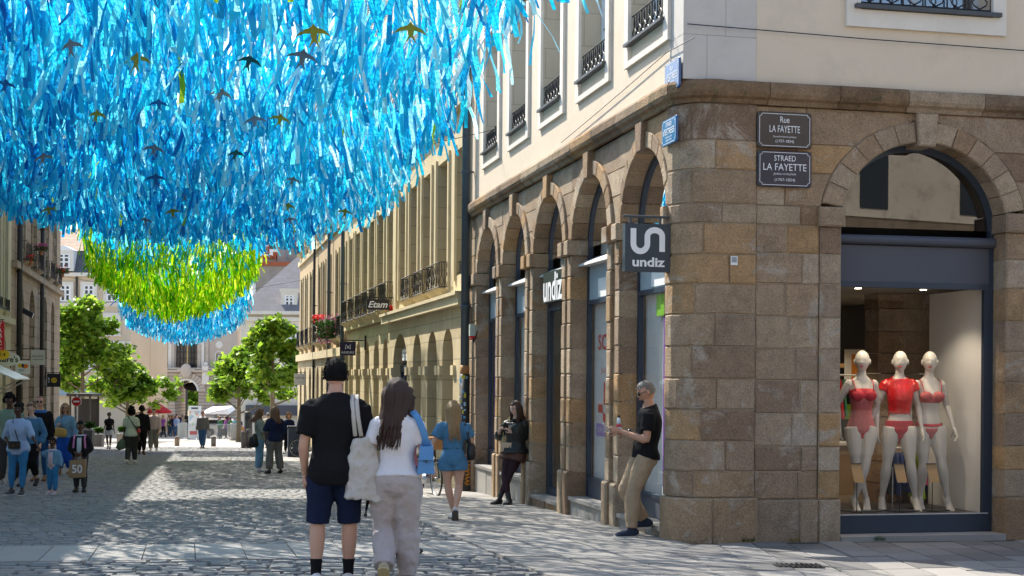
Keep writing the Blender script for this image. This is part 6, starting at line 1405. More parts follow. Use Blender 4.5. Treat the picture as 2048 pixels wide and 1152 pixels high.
        t0 = W+d_*.016*k+fw*.016*k; t1 = t0+(d_*.55+fw*.75+inw*.25).normalized()*.024*k; t2 = t1+(d_*.85+fw*.2+inw*.4).normalized()*.022*k; mb.tube([t0-fw*.006*k, t0, t1, t2], [.008*k, .0078*k, .0062*k, .0042*k], 7, d_)
    def head_M(self):
        J = self.J; zc = {'m': .928, 'f': .926, 'c': .888}[self.sx]; c = (Vector((0, .012, zc))+self.disp(.9))*self.H
        return Matrix.Translation(c) @ Matrix.Rotation(J['hyaw'], 4, 'Z') @ Matrix.Rotation(J['hpitch'], 4, 'X') @ Matrix.Rotation(J['hroll'], 4, 'Y')
    def hs(self): return self.H*(1.0 if self.sx != 'c' else 1.0*(1.30/max(self.H, .9))**.35*1.08)
    def head(self, mb, detail=True, lip=1, eyes=True):
        k = self.hs(); M = self.head_M(); nu, nv = (30, 22) if self.res < .018 else (16, 12); ji = 1.0 if self.sx == 'm' else .93
        def P(x, y, z):
            X = x*.0465*(1-(.26 if self.sx == 'm' else .33)*max(-z, 0)**1.3); Y = y*(.0555 if y > 0 else .058)*(1-.38*max(-z-.25, 0)*(1 if y < 0 else .15)); Z = z*.068
            if y > 0:
                Y += .0125*ji*math.exp(-((x/.15)**2+((z+.16)/.17)**2))+.004*math.exp(-((x/.12)**2+((z-.02)/.2)**2))
                Y -= .0055*(math.exp(-(((x-.36)/.19)**2+((z-.06)/.13)**2))+math.exp(-(((x+.36)/.19)**2+((z-.06)/.13)**2)))
                Y += .0028*math.exp(-((x/.5)**2+((z-.24)/.09)**2))+.003*math.exp(-((x/.26)**2+((z+.49)/.09)**2))+.006*math.exp(-((x/.3)**2+((z+.85)/.16)**2))
            return (X*k, Y*k, Z*k)
        vs = [P(0, 0, -1)]
        for i in range(1, nv):
            t = math.pi*i/nv
            for j in range(nu): a = 2*math.pi*j/nu; vs.append(P(math.sin(t)*math.cos(a), math.sin(t)*math.sin(a), -math.cos(t)))
        vs.append(P(0, 0, 1)); fs = [(0, 1+(j+1) % nu, 1+j) for j in range(nu)]
        for i in range(nv-2):
            for j in range(nu): a = 1+i*nu; fs.append((a+j, a+(j+1) % nu, a+nu+(j+1) % nu, a+nu+j))
        t = len(vs)-1; a = 1+(nv-2)*nu; fs += [(a+j, a+(j+1) % nu, t) for j in range(nu)]
        mb.T = M; mb.cur = 0; mb.add(vs, fs)
        for s in (-1, 1): mb.ball((s*.0475*k, -.002*k, -.004*k), (.006*k, .011*k, .018*k), 8, 6)
        if detail:
            if eyes:
                for s in (-1, 1):
                    mb.cur = 1; mb.ball((s*.0185*k, .0455*k, .004*k), (.0078*k, .0058*k, .0048*k), 8, 6); mb.cur = 2; mb.ball((s*.0185*k, .0495*k, .004*k), (.0036*k, .0025*k, .0036*k), 6, 4)
                    mb.cur = 3; mb.tube([(s*.009*k, .0535*k, .0135*k), (s*.019*k, .0525*k, .0165*k), (s*.029*k, .046*k, .0135*k)], [.0018*k, .0022*k, .0014*k], 5)
            mb.cur = 4; mb.tube([(-.013*k, .0515*k, -.0335*k), (-.005*k, .0565*k, -.0320*k), (.005*k, .0565*k, -.0320*k), (.013*k, .0515*k, -.0335*k)], [.001*k, .0042*k, .0042*k, .001*k], 6, (0, 0, 1))
        mb.cur = 0; mb.T = None
    def body(self, hands=((.5,), (.5,)), legs=True, lip=(.45, .14, .13), brow=(.03, .02, .015), torso=True, hk=None, feet=False, extra=None, eyes=True, name='body'):
        mb = MB(); self.torso(mb, self.tr[0][0], self.tr[-1][0])
        for n in 'LR':
            self.arm(mb, n); mb.ball(self.shj(n)*self.H, .028*self.H if self.sx != 'f' else .024*self.H, 8, 6)
            if legs: self.leg(mb, n)
            if feet: self.foot(mb, n)
        hm = MB(); self.head(hm, self.res < .03, eyes=eyes); fm = MB()
        if self.res < .03:
            for n, h in zip('LR', hands):
                if h: self.hand(fm, n, *h, **((hk or {}).get(n, {})))
        else:
            for n in 'LR': W = Vector(self.J['wr'+n])*self.H; El = Vector(self.J['el'+n])*self.H; fm.tube([W, W+(W-El).normalized()*.09*self.H*.6], [.014*self.H, .012*self.H], 6)
        mats_ = [self.skin, mat('eye_white', (.7, .7, .68), .3), mat('iris', (.02, .015, .012), .3), mat('brow_%.3f' % brow[0], brow, .8), mat('lip_%.3f_%.3f' % lip[:2], lip, .45)]
        o = self.o
        def done(me):
            nv = len(me.vertices); V = [tuple(v.co) for v in me.vertices]+hm.v+fm.v; Fs = [tuple(p.vertices) for p in me.polygons]; mi = [0]*len(Fs)
            Fs += [tuple(i+nv for i in f) for f in hm.f]; mi += hm.m; b = nv+len(hm.v); Fs += [tuple(i+b for i in f) for f in fm.f]; mi += [0]*len(fm.f)
            m2 = bpy.data.meshes.new(name); m2.from_pydata(V, [], Fs); [m2.materials.append(x) for x in mats_]; m2.polygons.foreach_set('material_index', mi); m2.polygons.foreach_set('use_smooth', [True]*len(Fs)); bpy.data.meshes.remove(me)
            x = bpy.data.objects.new(name, m2); COL.objects.link(x); x.parent = o
        queue(mb, self.res, 4 if self.res < .02 else 2, 0, done); return self
    def cloth(self, name, m, fn, fold=.012, smooth=3, vox=None):
        mb = MB(); fn(mb); o = self.o
        def done(me):
            me.name = name; me.materials.append(m); x = bpy.data.objects.new(name, me); COL.objects.link(x); x.parent = o
        queue(mb, vox or self.res, smooth+(3 if name in ('t_shirt', 'shirt', 'denim_jacket', 'jacket', 'denim_top', 'vinyl_top') else 0), fold if self.res < .03 else 0, done); return self
    def plain(self, name, m, fn, smooth=True):
        mb = MB(); fn(mb); x = mb.build(name, m, self.o, smooth, world=False); return x
    # garments
    def top(self, name, m, z0=.50, z1=.832, sleeve=.5, inf=.010, sinf=.010, hem=.0, fold=.012, col=0.0, open_neck=0):
        def fn(mb):
            self.torso(mb, z0, z1, inf, lambda z: hem*max(0, (.62-z)/.12))
            for n in 'LR': self.arm(mb, n, 0, sleeve, (lambda t: sinf+.004*t), 12); mb.ball(self.shj(n)*self.H, (.030 if self.sx != 'f' else .026)*self.H+inf*.45*self.H, 10, 8)
        return self.cloth(name, m, fn, fold)
    def bottoms(self, name, m, t1=1.9, inf=.008, hem=None, top=.565, fold=.010, hipinf=.008):
        hem = inf if hem is None else hem
        def fn(mb):
            self.torso(mb, .452, top, hipinf)
            for n in 'LR': self.leg(mb, n, .02, t1, lambda t: inf+(hem-inf)*min(max(t/ max(t1, .1), 0), 1), 14)
        return self.cloth(name, m, fn, fold)
    def shoes(self, m, msole=None, inf=.006, high=0.0):
        for n in 'LR':
            def fn(mb):
                self.foot(mb, n, inf)
                if high: self.leg(mb, n, 2-high, 1.99, .008, 10)
            self.cloth('shoe', m, fn, 0, 2)
            if msole:
                def fs(mb):
                    H = self.H; f, u_, r_ = self.foot_frame(n); A = Vector(self.J['an'+n])*H; vs = []
                    for up_ in (-.0485, -.036):
                        for d_, w_ in ((-.040, .012), (-.030, .026), (.03, .027), (.07, .032), (.10, .028), (.116, .012)):
                            for sg in (1, -1): vs.append(A+f*d_*H+r_*sg*w_*H+u_*up_*H)
                    k = 12; mb.add(vs, [(0, 1, 3, 2), (2, 3, 5, 4), (4, 5, 7, 6), (6, 7, 9, 8), (8, 9, 11, 10)]+[tuple(i+k for i in q) for q in ((0, 2, 3, 1), (2, 4, 5, 3), (4, 6, 7, 5), (6, 8, 9, 7), (8, 10, 11, 9))]+[(2*i, 2*i+2, k+2*i+2, k+2*i) for i in range(5)]+[(2*i+1, k+2*i+1, k+2*i+3, 2*i+3) for i in range(5)]+[(0, k, k+1, 1), (10, 11, k+11, k+10)])
                self.plain('sole', msole, fs, False)
        return self
    def hair(self, m, style='short', length=.12, n=60, seed=1, th=.010, bangs=.0, part_side=0, tail=None, vol=1.0):
        k = self.hs(); M = self.head_M(); rg = random.Random(seed); far = self.res > .025
        mb = MB(); nu, nv = (26, 16) if not far else (14, 10); hl = .50-bangs
        def P(x, y, z):
            face = (y > .12 and z < hl+.12*abs(x)-.35*max(0, abs(x)-.55)) or (z < (-.42 if style == 'short' else -.55))
            t = th*(1+(.12 if style == 'short' else .35)*mnoise.noise((x*3+seed, y*3, z*3)))*vol
            if face: e = -.006
            else: e = t*(1.0 if z > -.1 else max(.2, 1+(z+.1)*1.6))
            return (x*(.0465+e)*(1-.26*max(-z, 0)**1.3), y*((.0555 if y > 0 else .058)+e)*(1-.38*max(-z-.25, 0)*(1 if y < 0 else .15)), z*(.068+e))
        vs = [P(0, 0, -1)]
        for i in range(1, nv):
            t = math.pi*i/nv
            for j in range(nu): a = 2*math.pi*j/nu; vs.append(P(math.sin(t)*math.cos(a), math.sin(t)*math.sin(a), -math.cos(t)))
        vs.append(P(0, 0, 1)); vs = [(a*k, b*k, c*k) for a, b, c in vs]
        fs = [(0, 1+(j+1) % nu, 1+j) for j in range(nu)]
        for i in range(nv-2):
            for j in range(nu): a = 1+i*nu; fs.append((a+j, a+(j+1) % nu, a+nu+(j+1) % nu, a+nu+j))
        t = len(vs)-1; a = 1+(nv-2)*nu; fs += [(a+j, a+(j+1) % nu, t) for j in range(nu)]
        mb.T = M; mb.add(vs, fs)
        if style == 'short' and not far:
            for i in range(n*3):
                a = rg.uniform(0, 6.28); z = rg.uniform(-.25, .98); s_ = math.sqrt(1-z*z); x, y = s_*math.cos(a), s_*math.sin(a)
                if y > .15 and z < hl: continue
                p = Vector((x*.0465*k, y*.057*k, z*.068*k))*(1+th*9); d_ = Vector((x*.5+rg.gauss(0, .3), y*.5+rg.gauss(0, .3)-.1, -.5+z*.6)).normalized(); mb.tube([p, p+d_*.007*k, p+d_*.013*k-Vector((0, 0, .003*k))], [.0018*k, .0014*k, .0003*k], 4)
        if style == 'long':
            for i in range(n if not far else 14):
                a = math.pi*1.5+(rg.random()*2-1)*(2.05); x, y = math.cos(a), math.sin(a); r1 = 1.0+th*13*rg.uniform(.8, 1.3)*vol
                top_ = Vector((x*.3*.0465*k, y*.3*.057*k-.006*k, .071*k*rg.uniform(.96, 1.06))); L = length*rg.uniform(.5, 1.08)*k; side = Vector((x*.0465*k*r1, y*.058*k*r1, .012*k)); lowp = Vector((x*.0495*k*r1, y*.058*k*r1-.004*k, -.055*k)); fr = y > .1
                e1 = Vector((x*(.058 if not fr else .050)*k*vol, min(y, .3)*.060*k-.030*k+(.05*k if fr else 0), -.068*k-L*.5)); e2 = Vector((x*.050*k*vol+rg.gauss(0, .010)*k, min(y, .25)*.056*k-.056*k+rg.gauss(0, .008)*k+(.06*k if fr else 0), -.068*k-L))
                p, r = cat_spline([top_, side, lowp, e1, e2], [.007*k, .011*k, .011*k, .0095*k, .002*k], 3); mb.tube(p, [q[0] for q in r], 5)
        if style == 'tail':
            base = Vector((0, -.062*k, .03*k)); 
            for i in range(14):
                o_ = Vector((rg.gauss(0, .008)*k, rg.gauss(0, .006)*k, 0)); p, r = cat_spline([base, base+Vector((0, -.03*k, .005*k))+o_, base+Vector((0, -.035*k, -length*.5*k))+o_*2, base+Vector((0, -.02*k, -length*k))+o_*3], [.006*k, .012*k, .010*k, .002*k], 3); mb.tube(p, [q[0] for q in r], 5)
        if style == 'bun': mb.ball((0, -.058*k, .052*k), .030*k, 10, 8)
        if style in ('curly', 'afro'):
            for i in range(170 if not far else 50):
                a = rg.uniform(0, 6.28); z = rg.uniform(-.7 if style == 'curly' else -.2, 1); s_ = math.sqrt(max(0, 1-z*z)); x, y = s_*math.cos(a), s_*math.sin(a)
                if y > .3 and z < .4: continue
                rr = 1.0+rg.uniform(.1, .45)*vol*(length/.12); mb.ball((x*.0465*k*rr, y*.058*k*rr, z*.066*k*rr), .012*k*rg.uniform(.7, 1.4), 6, 4)
        mb.T = None; mb.build('hair', m, self.o, True, world=False); return self
    def glasses(self, m, lens=None, sun=True):
        k = self.hs(); M = self.head_M(); mb = MB(); mb.T = M
        for s in (-1, 1):
            pts = [(s*.019*k+.0135*k*math.cos(a), .0575*k-abs(s*.019+.0135*math.cos(a))*.18*k, .003*k+.0105*k*math.sin(a)) for a in np.linspace(0, 2*math.pi, 13)[:-1]]
            if sun: mb.add(pts+[(x, y-.003*k, z) for x, y, z in pts], [tuple(range(12)), tuple(range(23, 11, -1))]+[(i, (i+1) % 12, 12+(i+1) % 12, 12+i) for i in range(12)])
            mb.tube(pts+[pts[0]], .0016*k, 4, (0, 1, 0)); mb.tube([(s*.033*k, .053*k, .006*k), (s*.047*k, .03*k, .006*k), (s*.049*k, -.002*k, .004*k)], .0016*k, 4)
        mb.tube([(-.006*k, .061*k, .005*k), (.006*k, .061*k, .005*k)], .0018*k, 4); mb.T = None; mb.build('glasses', m, self.o, False, world=False); return self
    def w(self, p): return MW[self.o.name] @ Vector(p)
def fabric(name, col, rough=.85, var=.14, scale=14, bump=.35, bscale=220, **k): return mat(name, col, rough, var, scale, bump, bscale, spec=.15, **k)
def skinm(name, col): return mat(name, col, .5, .06, 14, .08, 160, spec=.35)
SK_L, SK_P, SK_T, SK_D = skinm('skin_light', (.56, .33, .235)), skinm('skin_pale', (.62, .40, .31)), skinm('skin_tan', (.44, .24, .155)), skinm('skin_dark', (.085, .042, .026))
HB, HK, HBL, HG, HDB = mat('hair_brown', (.05, .026, .018), .55, .35, 40, .5, 150, stretch=(6, 6, .6), spec=.4), mat('hair_black', (.010, .009, .010), .75, .5, 60, 1.0, 90, spec=.15), mat('hair_blond', (.33, .21, .10), .45, .45, 34, .5, 120, stretch=(6, 6, .6), spec=.4), mat('hair_grey', (.16, .15, .14), .6, .3, 60, .4, 120), mat('hair_dark_blond', (.15, .085, .045), .45, .4, 40, .5, 150, stretch=(6, 6, .6), spec=.4)
m_sun = mat('dark_lens', (.01, .01, .012), .15, spec=.5)
DENIM = fabric('blue_denim', (.07, .19, .33), .85, .3, 10); DENIML = fabric('light_denim', (.14, .29, .42), .85, .25, 10); DENIMB = fabric('bright_blue_jeans', (.04, .20, .42), .85, .2, 10)
BLK = fabric('black_cotton', (.011, .011, .013), .9, .15); NAVY = fabric('navy_cotton', (.012, .020, .055), .85, .2); WHT = fabric('white_cotton', (.72, .72, .76), .85, .04); LIN = fabric('lilac_linen', (.47, .42, .41), .9, .08, 8, .5, 120); KHA = fabric('khaki_chino', (.34, .255, .17), .85, .1); GRYT = fabric('grey_wool', (.14, .145, .135), .9, .15); DGRY = fabric('dark_grey_jersey', (.045, .045, .048), .9, .15)
S_WH, S_BK, S_SOLE, S_BR = mat('white_leather', (.62, .62, .62), .5), mat('black_leather', (.012, .012, .013), .4, spec=.4), mat('pale_rubber', (.55, .53, .48), .7), mat('brown_leather', (.20, .10, .045), .5)
def foot_at(x, y): g = gnd(x, y); return (g[0], g[1])
NEAR, MID, FAR = .011, .018, .032
RD = math.radians
# ------------------------------------------------------------------ couple walking away
p = Person('tall person from behind in black T-shirt and navy shorts with a canvas tote', foot_at(668, 1176), RD(9), 1.80, 'm', SK_L, NEAR,
           dict(knL=(-.072, .012, .28), anL=(-.080, -.03, .05), knR=(.066, .02, .28), anR=(.062, .03, .045), elL=(-.136, -.02, .625), wrL=(-.130, .03, .49), elR=(.136, -.01, .625), wrR=(.136, .06, .48), ftL=(-.25, 1, -.25), ftR=(.1, 1, 0), hyaw=RD(-4), neck=(0, .004, 0)))
p.body(hands=((.7,), (.9,)), brow=(.02, .015, .012)); MAN = p
p.top('t_shirt', BLK, .465, .838, .78, .017, .019, hem=.014, fold=.016); p.bottoms('shorts', NAVY, 1.0, .010, .019, fold=.018)
for n in 'LR': p.cloth('sock', BLK, lambda mb, n=n: p.leg(mb, n, 1.66, 1.995, .004), 0, 2)
p.shoes(S_WH, S_SOLE); p.hair(HK, 'short', n=160, th=.006)
q = Person('person from behind in white T-shirt and wide lilac grey trousers with long brown hair', foot_at(790, 1178), RD(4), 1.64, 'f', SK_P, NEAR,
           dict(knL=(-.052, .03, .275), anL=(-.052, -.115, .105), ftL=(0, .45, -.9), knR=(.058, .012, .285), anR=(.056, .0, .046), elR=(.135, .01, .63), wrR=(.12, .10, .56), elL=(-.132, -.02, .63), wrL=(-.135, .02, .48), hyaw=RD(-42), pel=(0, 0, 0), neck=(.004, .006, 0)))
q.body(); q.top('t_shirt', WHT, .525, .830, .62, .014, .014, hem=.012, fold=.014); q.bottoms('trousers', LIN, 1.93, .017, .032, top=.58, fold=.034, hipinf=.016); q.shoes(mat('beige_canvas', (.45, .38, .27), .8), mat('gum_rubber', (.50, .40, .20), .7)); q.hair(HB, 'long', .185, 150, 5, .013, vol=1.05); WOM = q
# companion almost hidden behind her
h = Person('person with dark sunglasses and patterned top half hidden behind the white T-shirt', foot_at(806, 1108), RD(-38), 1.66, 'f', SK_L, MID, dict(elR=(.13, .02, .63), wrR=(.13, .10, .52)))
h.body(); h.top('blouse', fabric('patterned_blouse', (.30, .13, .16), .85, .8, 40), .50, .83, .6); h.bottoms('trousers', DGRY); h.shoes(S_BK); h.hair(HB, 'long', .10, 40, 9); h.glasses(m_sun)
# tote bag on the tall person's right shoulder
tb = thing('tote_bag', MAN.w((.20, -.14, .95)), RD(9), 'crumpled off white canvas tote hanging from the shoulder of the tall person', 'bag'); CAN = fabric('off_white_canvas', (.56, .54, .50), .9, .12, 9, .6, 90)
M_ = MAN; Hh = 1.80
def bag_mesh(cx, cy, zt, zb, w0, w1, d0, d1, skew=0.0, n=16, rows=7):
    b = MB(); pts = []; rad = []
    for i in range(rows):
        t = i/(rows-1); pts.append((cx+skew*t, cy, zt+(zb-zt)*t)); rad.append((w0+(w1-w0)*t**.7, d0+(d1-d0)*t**.6))
    b.tube(pts, rad, n, (1, 0, 0), True, .8); return b
b = bag_mesh(.205, -.135, 1.18, .70, .075, .165, .03, .075, .03)
for i in range(len(b.v)):
    x, y, z = b.v[i]; tilt = (x-.21)*(-.35); b.v[i] = (x, y, z+tilt*(1.2-z)*1.2)
def done(me): me.materials.append(CAN); x = bpy.data.objects.new('bag_body', me); me.name = 'bag_body'; COL.objects.link(x); x.parent = tb; x.location = tuple(-MAN_L)
MAN_L = Vector((.20, -.14, .95))
queue(b, .012, 3, .05, done)
for dx in (0, .035):
    s_ = MB(); s_.tube([(.15+dx*1.3, -.135, 1.19), (.135+dx, -.128, 1.34), (.125+dx, -.108, 1.455), (.13+dx, -.03, 1.51), (.135+dx, .06, 1.46), (.15+dx, .11, 1.3)], [(.017, .004)]*6, 6, (1, 0, .2))
    s_.v = [tuple(Vector(v)-MAN_L) for v in s_.v]; s_.build('strap', CAN, tb, True, world=False)
# folded umbrella carried between them
um = thing('folded_umbrella', MAN.w((.30, -.02, .82)), 0, 'thin black folded umbrella hanging between the couple below the tote', 'umbrella')
a_, b_ = MAN.w((.285, -.06, .86)), MAN.w((.235, -.06, .56))
part('rod', m_iron, um, lambda m: m.tube([a_, b_], .007, 6)); part('canopy_wrap', BLK, um, lambda m: m.tube([a_.lerp(b_, .1), a_.lerp(b_, .4), a_.lerp(b_, .85)], [.012, .017, .008], 8)); part('tip', m_iron, um, lambda m: m.tube([a_.lerp(b_, .93), b_], .013, 8)); part('handle', mat('red_handle', (.45, .06, .06), .5), um, lambda m: m.tube([a_+Vector((0, 0, .05)), a_], .013, 8))
# blue handbag on her right arm
hb = thing('handbag', WOM.w((.20, .0, .9)), RD(4), 'sky blue leather handbag hanging from a broad blue shoulder strap', 'bag'); BLU = mat('sky_blue_leather', (.09, .27, .56), .5, .06, 8, .1, 60, spec=.35)
def wpart(nm, m, th_, P_, fn, smooth=False):
    mb = MB(); fn(mb); Mx = MW[P_.o.name]; mb.v = [tuple(Mx @ Vector(v)) for v in mb.v]; return mb.build(nm, m, th_, smooth)
wpart('bag_body', BLU, hb, WOM, lambda m: m.hexa([(.165, -.10, .90), (.30, -.10, .90), (.30, .02, .90), (.165, .02, .90), (.185, -.085, 1.10), (.285, -.085, 1.10), (.285, .005, 1.10), (.185, .005, 1.10)]))
wpart('flap', BLU, hb, WOM, lambda m: m.hexa([(.178, -.112, 1.01), (.292, -.112, 1.01), (.292, -.10, 1.01), (.178, -.10, 1.01), (.183, -.095, 1.115), (.287, -.095, 1.115), (.287, .012, 1.115), (.183, .012, 1.115)])); wpart('clasp', m_zinc, hb, WOM, lambda m: m.ball((.235, -.115, 1.0), .012, 6, 4)); wpart('handle', BLU, hb, WOM, lambda m: m.tube([(.195, -.05, 1.10), (.205, -.05, 1.16), (.265, -.05, 1.16), (.275, -.05, 1.10)], .008, 6))
wpart('strap', BLU, hb, WOM, lambda m: m.tube([(.24, -.06, 1.11), (.215, -.075, 1.22), (.165, -.072, 1.34), (.125, -.035, 1.385), (.13, .05, 1.34), (.2, .04, 1.15)], [(.026, .004)]*6, 8, (1, 0, .5)), True)
# ------------------------------------------------------------------ denim playsuit
d = Person('person from behind in denim playsuit with long straight blond brown hair', foot_at(905, 1040), RD(8), 1.60, 'f', SK_L, NEAR,
           dict(knL=(-.040, .03, .285), anL=(.015, .06, .046), knR=(.052, .0, .282), anR=(.010, -.12, .085), ftR=(.05, .6, -.8), elL=(-.165, -.01, .655), wrL=(-.205, .02, .53), elR=(.16, .0, .65), wrR=(.155, .10, .56), hyaw=RD(0)))
d.body(feet=False); d.top('denim_top', DENIM, .585, .826, .72, .016, .026, fold=.014); d.bottoms('denim_shorts', DENIM, .42, .014, .026, top=.60, hipinf=.013, fold=.012)
d.cloth('belt', fabric('dark_denim', (.03, .09, .17)), lambda mb: d.torso(mb, .588, .606, .017), 0, 1); d.shoes(S_WH, mat('grey_brown_rubber', (.12, .10, .09), .8)); d.hair(HBL, 'long', .19, 120, 13, .010, vol=.92)
db = thing('shoulder_bag', d.w((.2, .0, .95)), RD(8), 'black shoulder bag with studded strap on the denim playsuit', 'bag')
wpart('bag_body', S_BK, db, d, lambda m: m.tube([(.235, .02, 1.02), (.24, .02, .98), (.245, .02, .86), (.245, .02, .80)], [(.05, .07), (.06, .10), (.065, .12), (.05, .10)], 12, (1, 0, 0), True, .75), True)
wpart('strap', S_BK, db, d, lambda m: m.tube([(.22, -.06, 1.0), (.19, -.085, 1.15), (.155, -.07, 1.28), (.14, .0, 1.31), (.17, .07, 1.2), (.22, .08, 1.0)], [(.018, .005)]*6, 8, (1, 0, .3)), True)
for i in range(9): t = i/8; wpart('stud', mat('steel_stud', (.6, .6, .6), .25, metal=1), db, d, lambda m: m.ball((.225-.075*t, -.068-.018*math.sin(t*3.1), .98+.30*t), .006, 6, 4))
# ------------------------------------------------------------------ leaning with a phone by the second pier
lw_ = on_w(1010, 1000, -.35); P0 = SW(7.45, -.27); lx = Person('person in black leaning on a granite pier with phone, glasses and animal print skirt', P0[:2], RD(152), 1.68, 'f', SK_P, NEAR,
           dict(pel=(-.045, -.02, -.012), chest=(-.065, -.02, -.012), neck=(-.06, -.01, -.012), knL=(-.015, .03, .275), anL=(.055, .115, .046), knR=(.03, .045, .28), anR=(-.05, .10, .046), elL=(-.135, -.03, .635), wrL=(-.055, .075, .69), elR=(.135, -.03, .635), wrR=(.075, .07, .69), ftL=(.1, 1, 0), ftR=(-.2, 1, 0), hpitch=RD(-8), hyaw=RD(-16), hdL=(.3, .5, .6), hdR=(-.35, .4, .6)))
lx.body(hands=((1.0,), (1.1,)), lip=(.35, .07, .08)); lx.top('black_jumper', BLK, .53, .835, .3, .012, .012); lx.top('leather_jacket', mat('black_leather_jacket', (.012, .015, .014), .42, .2, 20, .3, 60, spec=.4), .50, .795, 1.72, .022, .019, hem=.03, fold=.03)
lx.cloth('skirt', fabric('animal_print_skirt', (.10, .055, .045), .8, .85, 55), lambda mb: (lx.torso(mb, .47, .60, .012), [lx.leg(mb, n, .02, .36, lambda t: .02+.05*t) for n in 'LR']), .016)
lx.cloth('tights', fabric('sheer_plum_tights', (.035, .016, .024), .6, .1), lambda mb: [lx.leg(mb, n, .3, 1.95, .0035) for n in 'LR'], 0, 2, .010); lx.shoes(S_BK, S_BK, .010, .28); lx.hair(HB, 'long', .13, 90, 17, .008, vol=.9); lx.glasses(mat('black_frame', (.012, .012, .012), .4), sun=False)
ph = thing('phone', lx.w((-.03, .18, 1.22)), 0, 'dark phone held by the person leaning on the granite pier', 'phone'); wpart('phone_body', S_BK, ph, lx, lambda m: m.hexa([(-.075, .165, 1.19), (-.01, .165, 1.19), (-.01, .175, 1.19), (-.075, .175, 1.19), (-.075, .215, 1.31), (-.01, .215, 1.31), (-.01, .225, 1.31), (-.075, .225, 1.31)])); wpart('screen', m_sun, ph, lx, lambda m: m.hexa([(-.07, .163, 1.195), (-.015, .163, 1.195), (-.015, .165, 1.195), (-.07, .165, 1.195), (-.07, .212, 1.305), (-.015, .212, 1.305), (-.015, .214, 1.305), (-.07, .214, 1.305)]))
cbg = thing('crossbody_bag', lx.w((0, .1, .9)), 0, 'small beige flap bag on a gold chain across the black jacket', 'bag'); wpart('bag_body', mat('beige_leather', (.48, .36, .25), .5, .06), cbg, lx, lambda m: m.hexa([(-.09, .055, .845), (.10, .055, .845), (.10, .12, .845), (-.09, .12, .845), (-.085, .06, .985), (.095, .06, .985), (.095, .105, .985), (-.085, .105, .985)])); wpart('flap', MATS['beige_leather'], cbg, lx, lambda m: m.hexa([(-.092, .118, .91), (.102, .118, .91), (.102, .127, .91), (-.092, .127, .91), (-.09, .06, .99), (.10, .06, .99), (.10, .112, .992), (-.09, .112, .992)]))
wpart('chain', mat('gold_chain', (.6, .45, .15), .3, metal=1), cbg, lx, lambda m: (m.tube([(-.085, .08, .98), (-.05, .07, 1.15), (-.02, .05, 1.32), (.02, -.02, 1.40)], .006, 5), m.tube([(.09, .08, .98), (.10, .05, 1.1), (.09, -.02, 1.3), (.06, -.08, 1.38)], .006, 5)))
# ------------------------------------------------------------------ leaning at the corner with a phone and a drink
P0 = SW(.72, -.235); lm = Person('person in black T-shirt and khaki chinos leaning at the granite corner', P0[:2], RD(97), 1.84, 'm', SK_T, NEAR,
           dict(pel=(0, -.038, -.010), chest=(0, -.070, -.012), neck=(0, -.055, -.016), twist=RD(-14), knR=(.055, .075, .292), anR=(.045, -.055, .092), ftR=(.1, 1, -.05), knL=(-.05, .045, .282), anL=(-.055, .055, .046), elR=(.135, -.045, .60), wrR=(.05, .085, .655), elL=(-.13, -.02, .61), wrL=(-.03, .13, .665), ftL=(-.1, 1, 0), hpitch=RD(-24), hdR=(-.45, .85, .12), hdL=(.2, .95, .15)))
lm.body(hands=((1.0,), (1.15,)), brow=(.06, .05, .045)); lm.top('t_shirt', BLK, .50, .838, .66, .014, .015, hem=.006, fold=.014); lm.bottoms('chinos', KHA, 1.94, .012, .018, fold=.02); lm.shoes(mat('navy_suede', (.02, .03, .055), .8), S_SOLE); lm.hair(HG, 'short', n=40, th=.003); lm.glasses(mat('black_frame', (.012, .012, .012), .4), sun=True)
lm.plain('beard', mat('stubble', (.05, .04, .035), .9), lambda mb: (setattr(mb, 'T', lm.head_M()), mb.ball((0, .041*1.84, -.052*1.84), (.020*1.84, .0165*1.84, .013*1.84), 10, 8), setattr(mb, 'T', None)))
lm.plain('wristwatch', S_BK, lambda mb: mb.tube([Vector(lm.J['wrR'])*1.84-Vector((-.02, .05, 0)), Vector(lm.J['wrR'])*1.84-Vector((-.03, .075, .002))], .033, 12, (1, 0, 0)))
ph = thing('phone', lm.w((-.02, .36, 1.28)), 0, 'pale phone held up by the person in khaki chinos', 'phone'); wpart('phone_body', mat('pale_phone', (.45, .40, .35), .3), ph, lm, lambda m: m.hexa([(-.07, .345, 1.21), (.0, .345, 1.21), (.0, .355, 1.205), (-.07, .355, 1.205), (-.07, .425, 1.31), (.0, .425, 1.31), (.0, .435, 1.305), (-.07, .435, 1.305)]))
wpart('screen', m_sun, ph, lm, lambda m: m.hexa([(-.065, .343, 1.215), (-.005, .343, 1.215), (-.005, .345, 1.213), (-.065, .345, 1.213), (-.065, .42, 1.306), (-.005, .42, 1.306), (-.005, .423, 1.304), (-.065, .423, 1.304)]))
bo = thing('drink_bottle', lm.w((.05, .27, 1.2)), 0, 'small clear bottle with red drink in the hand of the person in khaki chinos', 'bottle'); wpart('bottle_body', mat('red_drink', (.45, .02, .03), .15, spec=.5), bo, lm, lambda m: m.tube([(.02, .235, 1.20), (.02, .235, 1.30)], .032, 12), True); wpart('neck', mat('clear_plastic', (.6, .65, .7), .1, spec=.5), bo, lm, lambda m: m.tube([(.02, .235, 1.30), (.02, .235, 1.335), (.02, .235, 1.375)], [.032, .022, .014], 12), True); wpart('cap', S_BK, bo, lm, lambda m: m.tube([(.02, .235, 1.375), (.02, .235, 1.40)], .016, 10)); wpart('bottle_label', WHT, bo, lm, lambda m: m.tube([(.02, .235, 1.22), (.02, .235, 1.265)], .0335, 12), True)
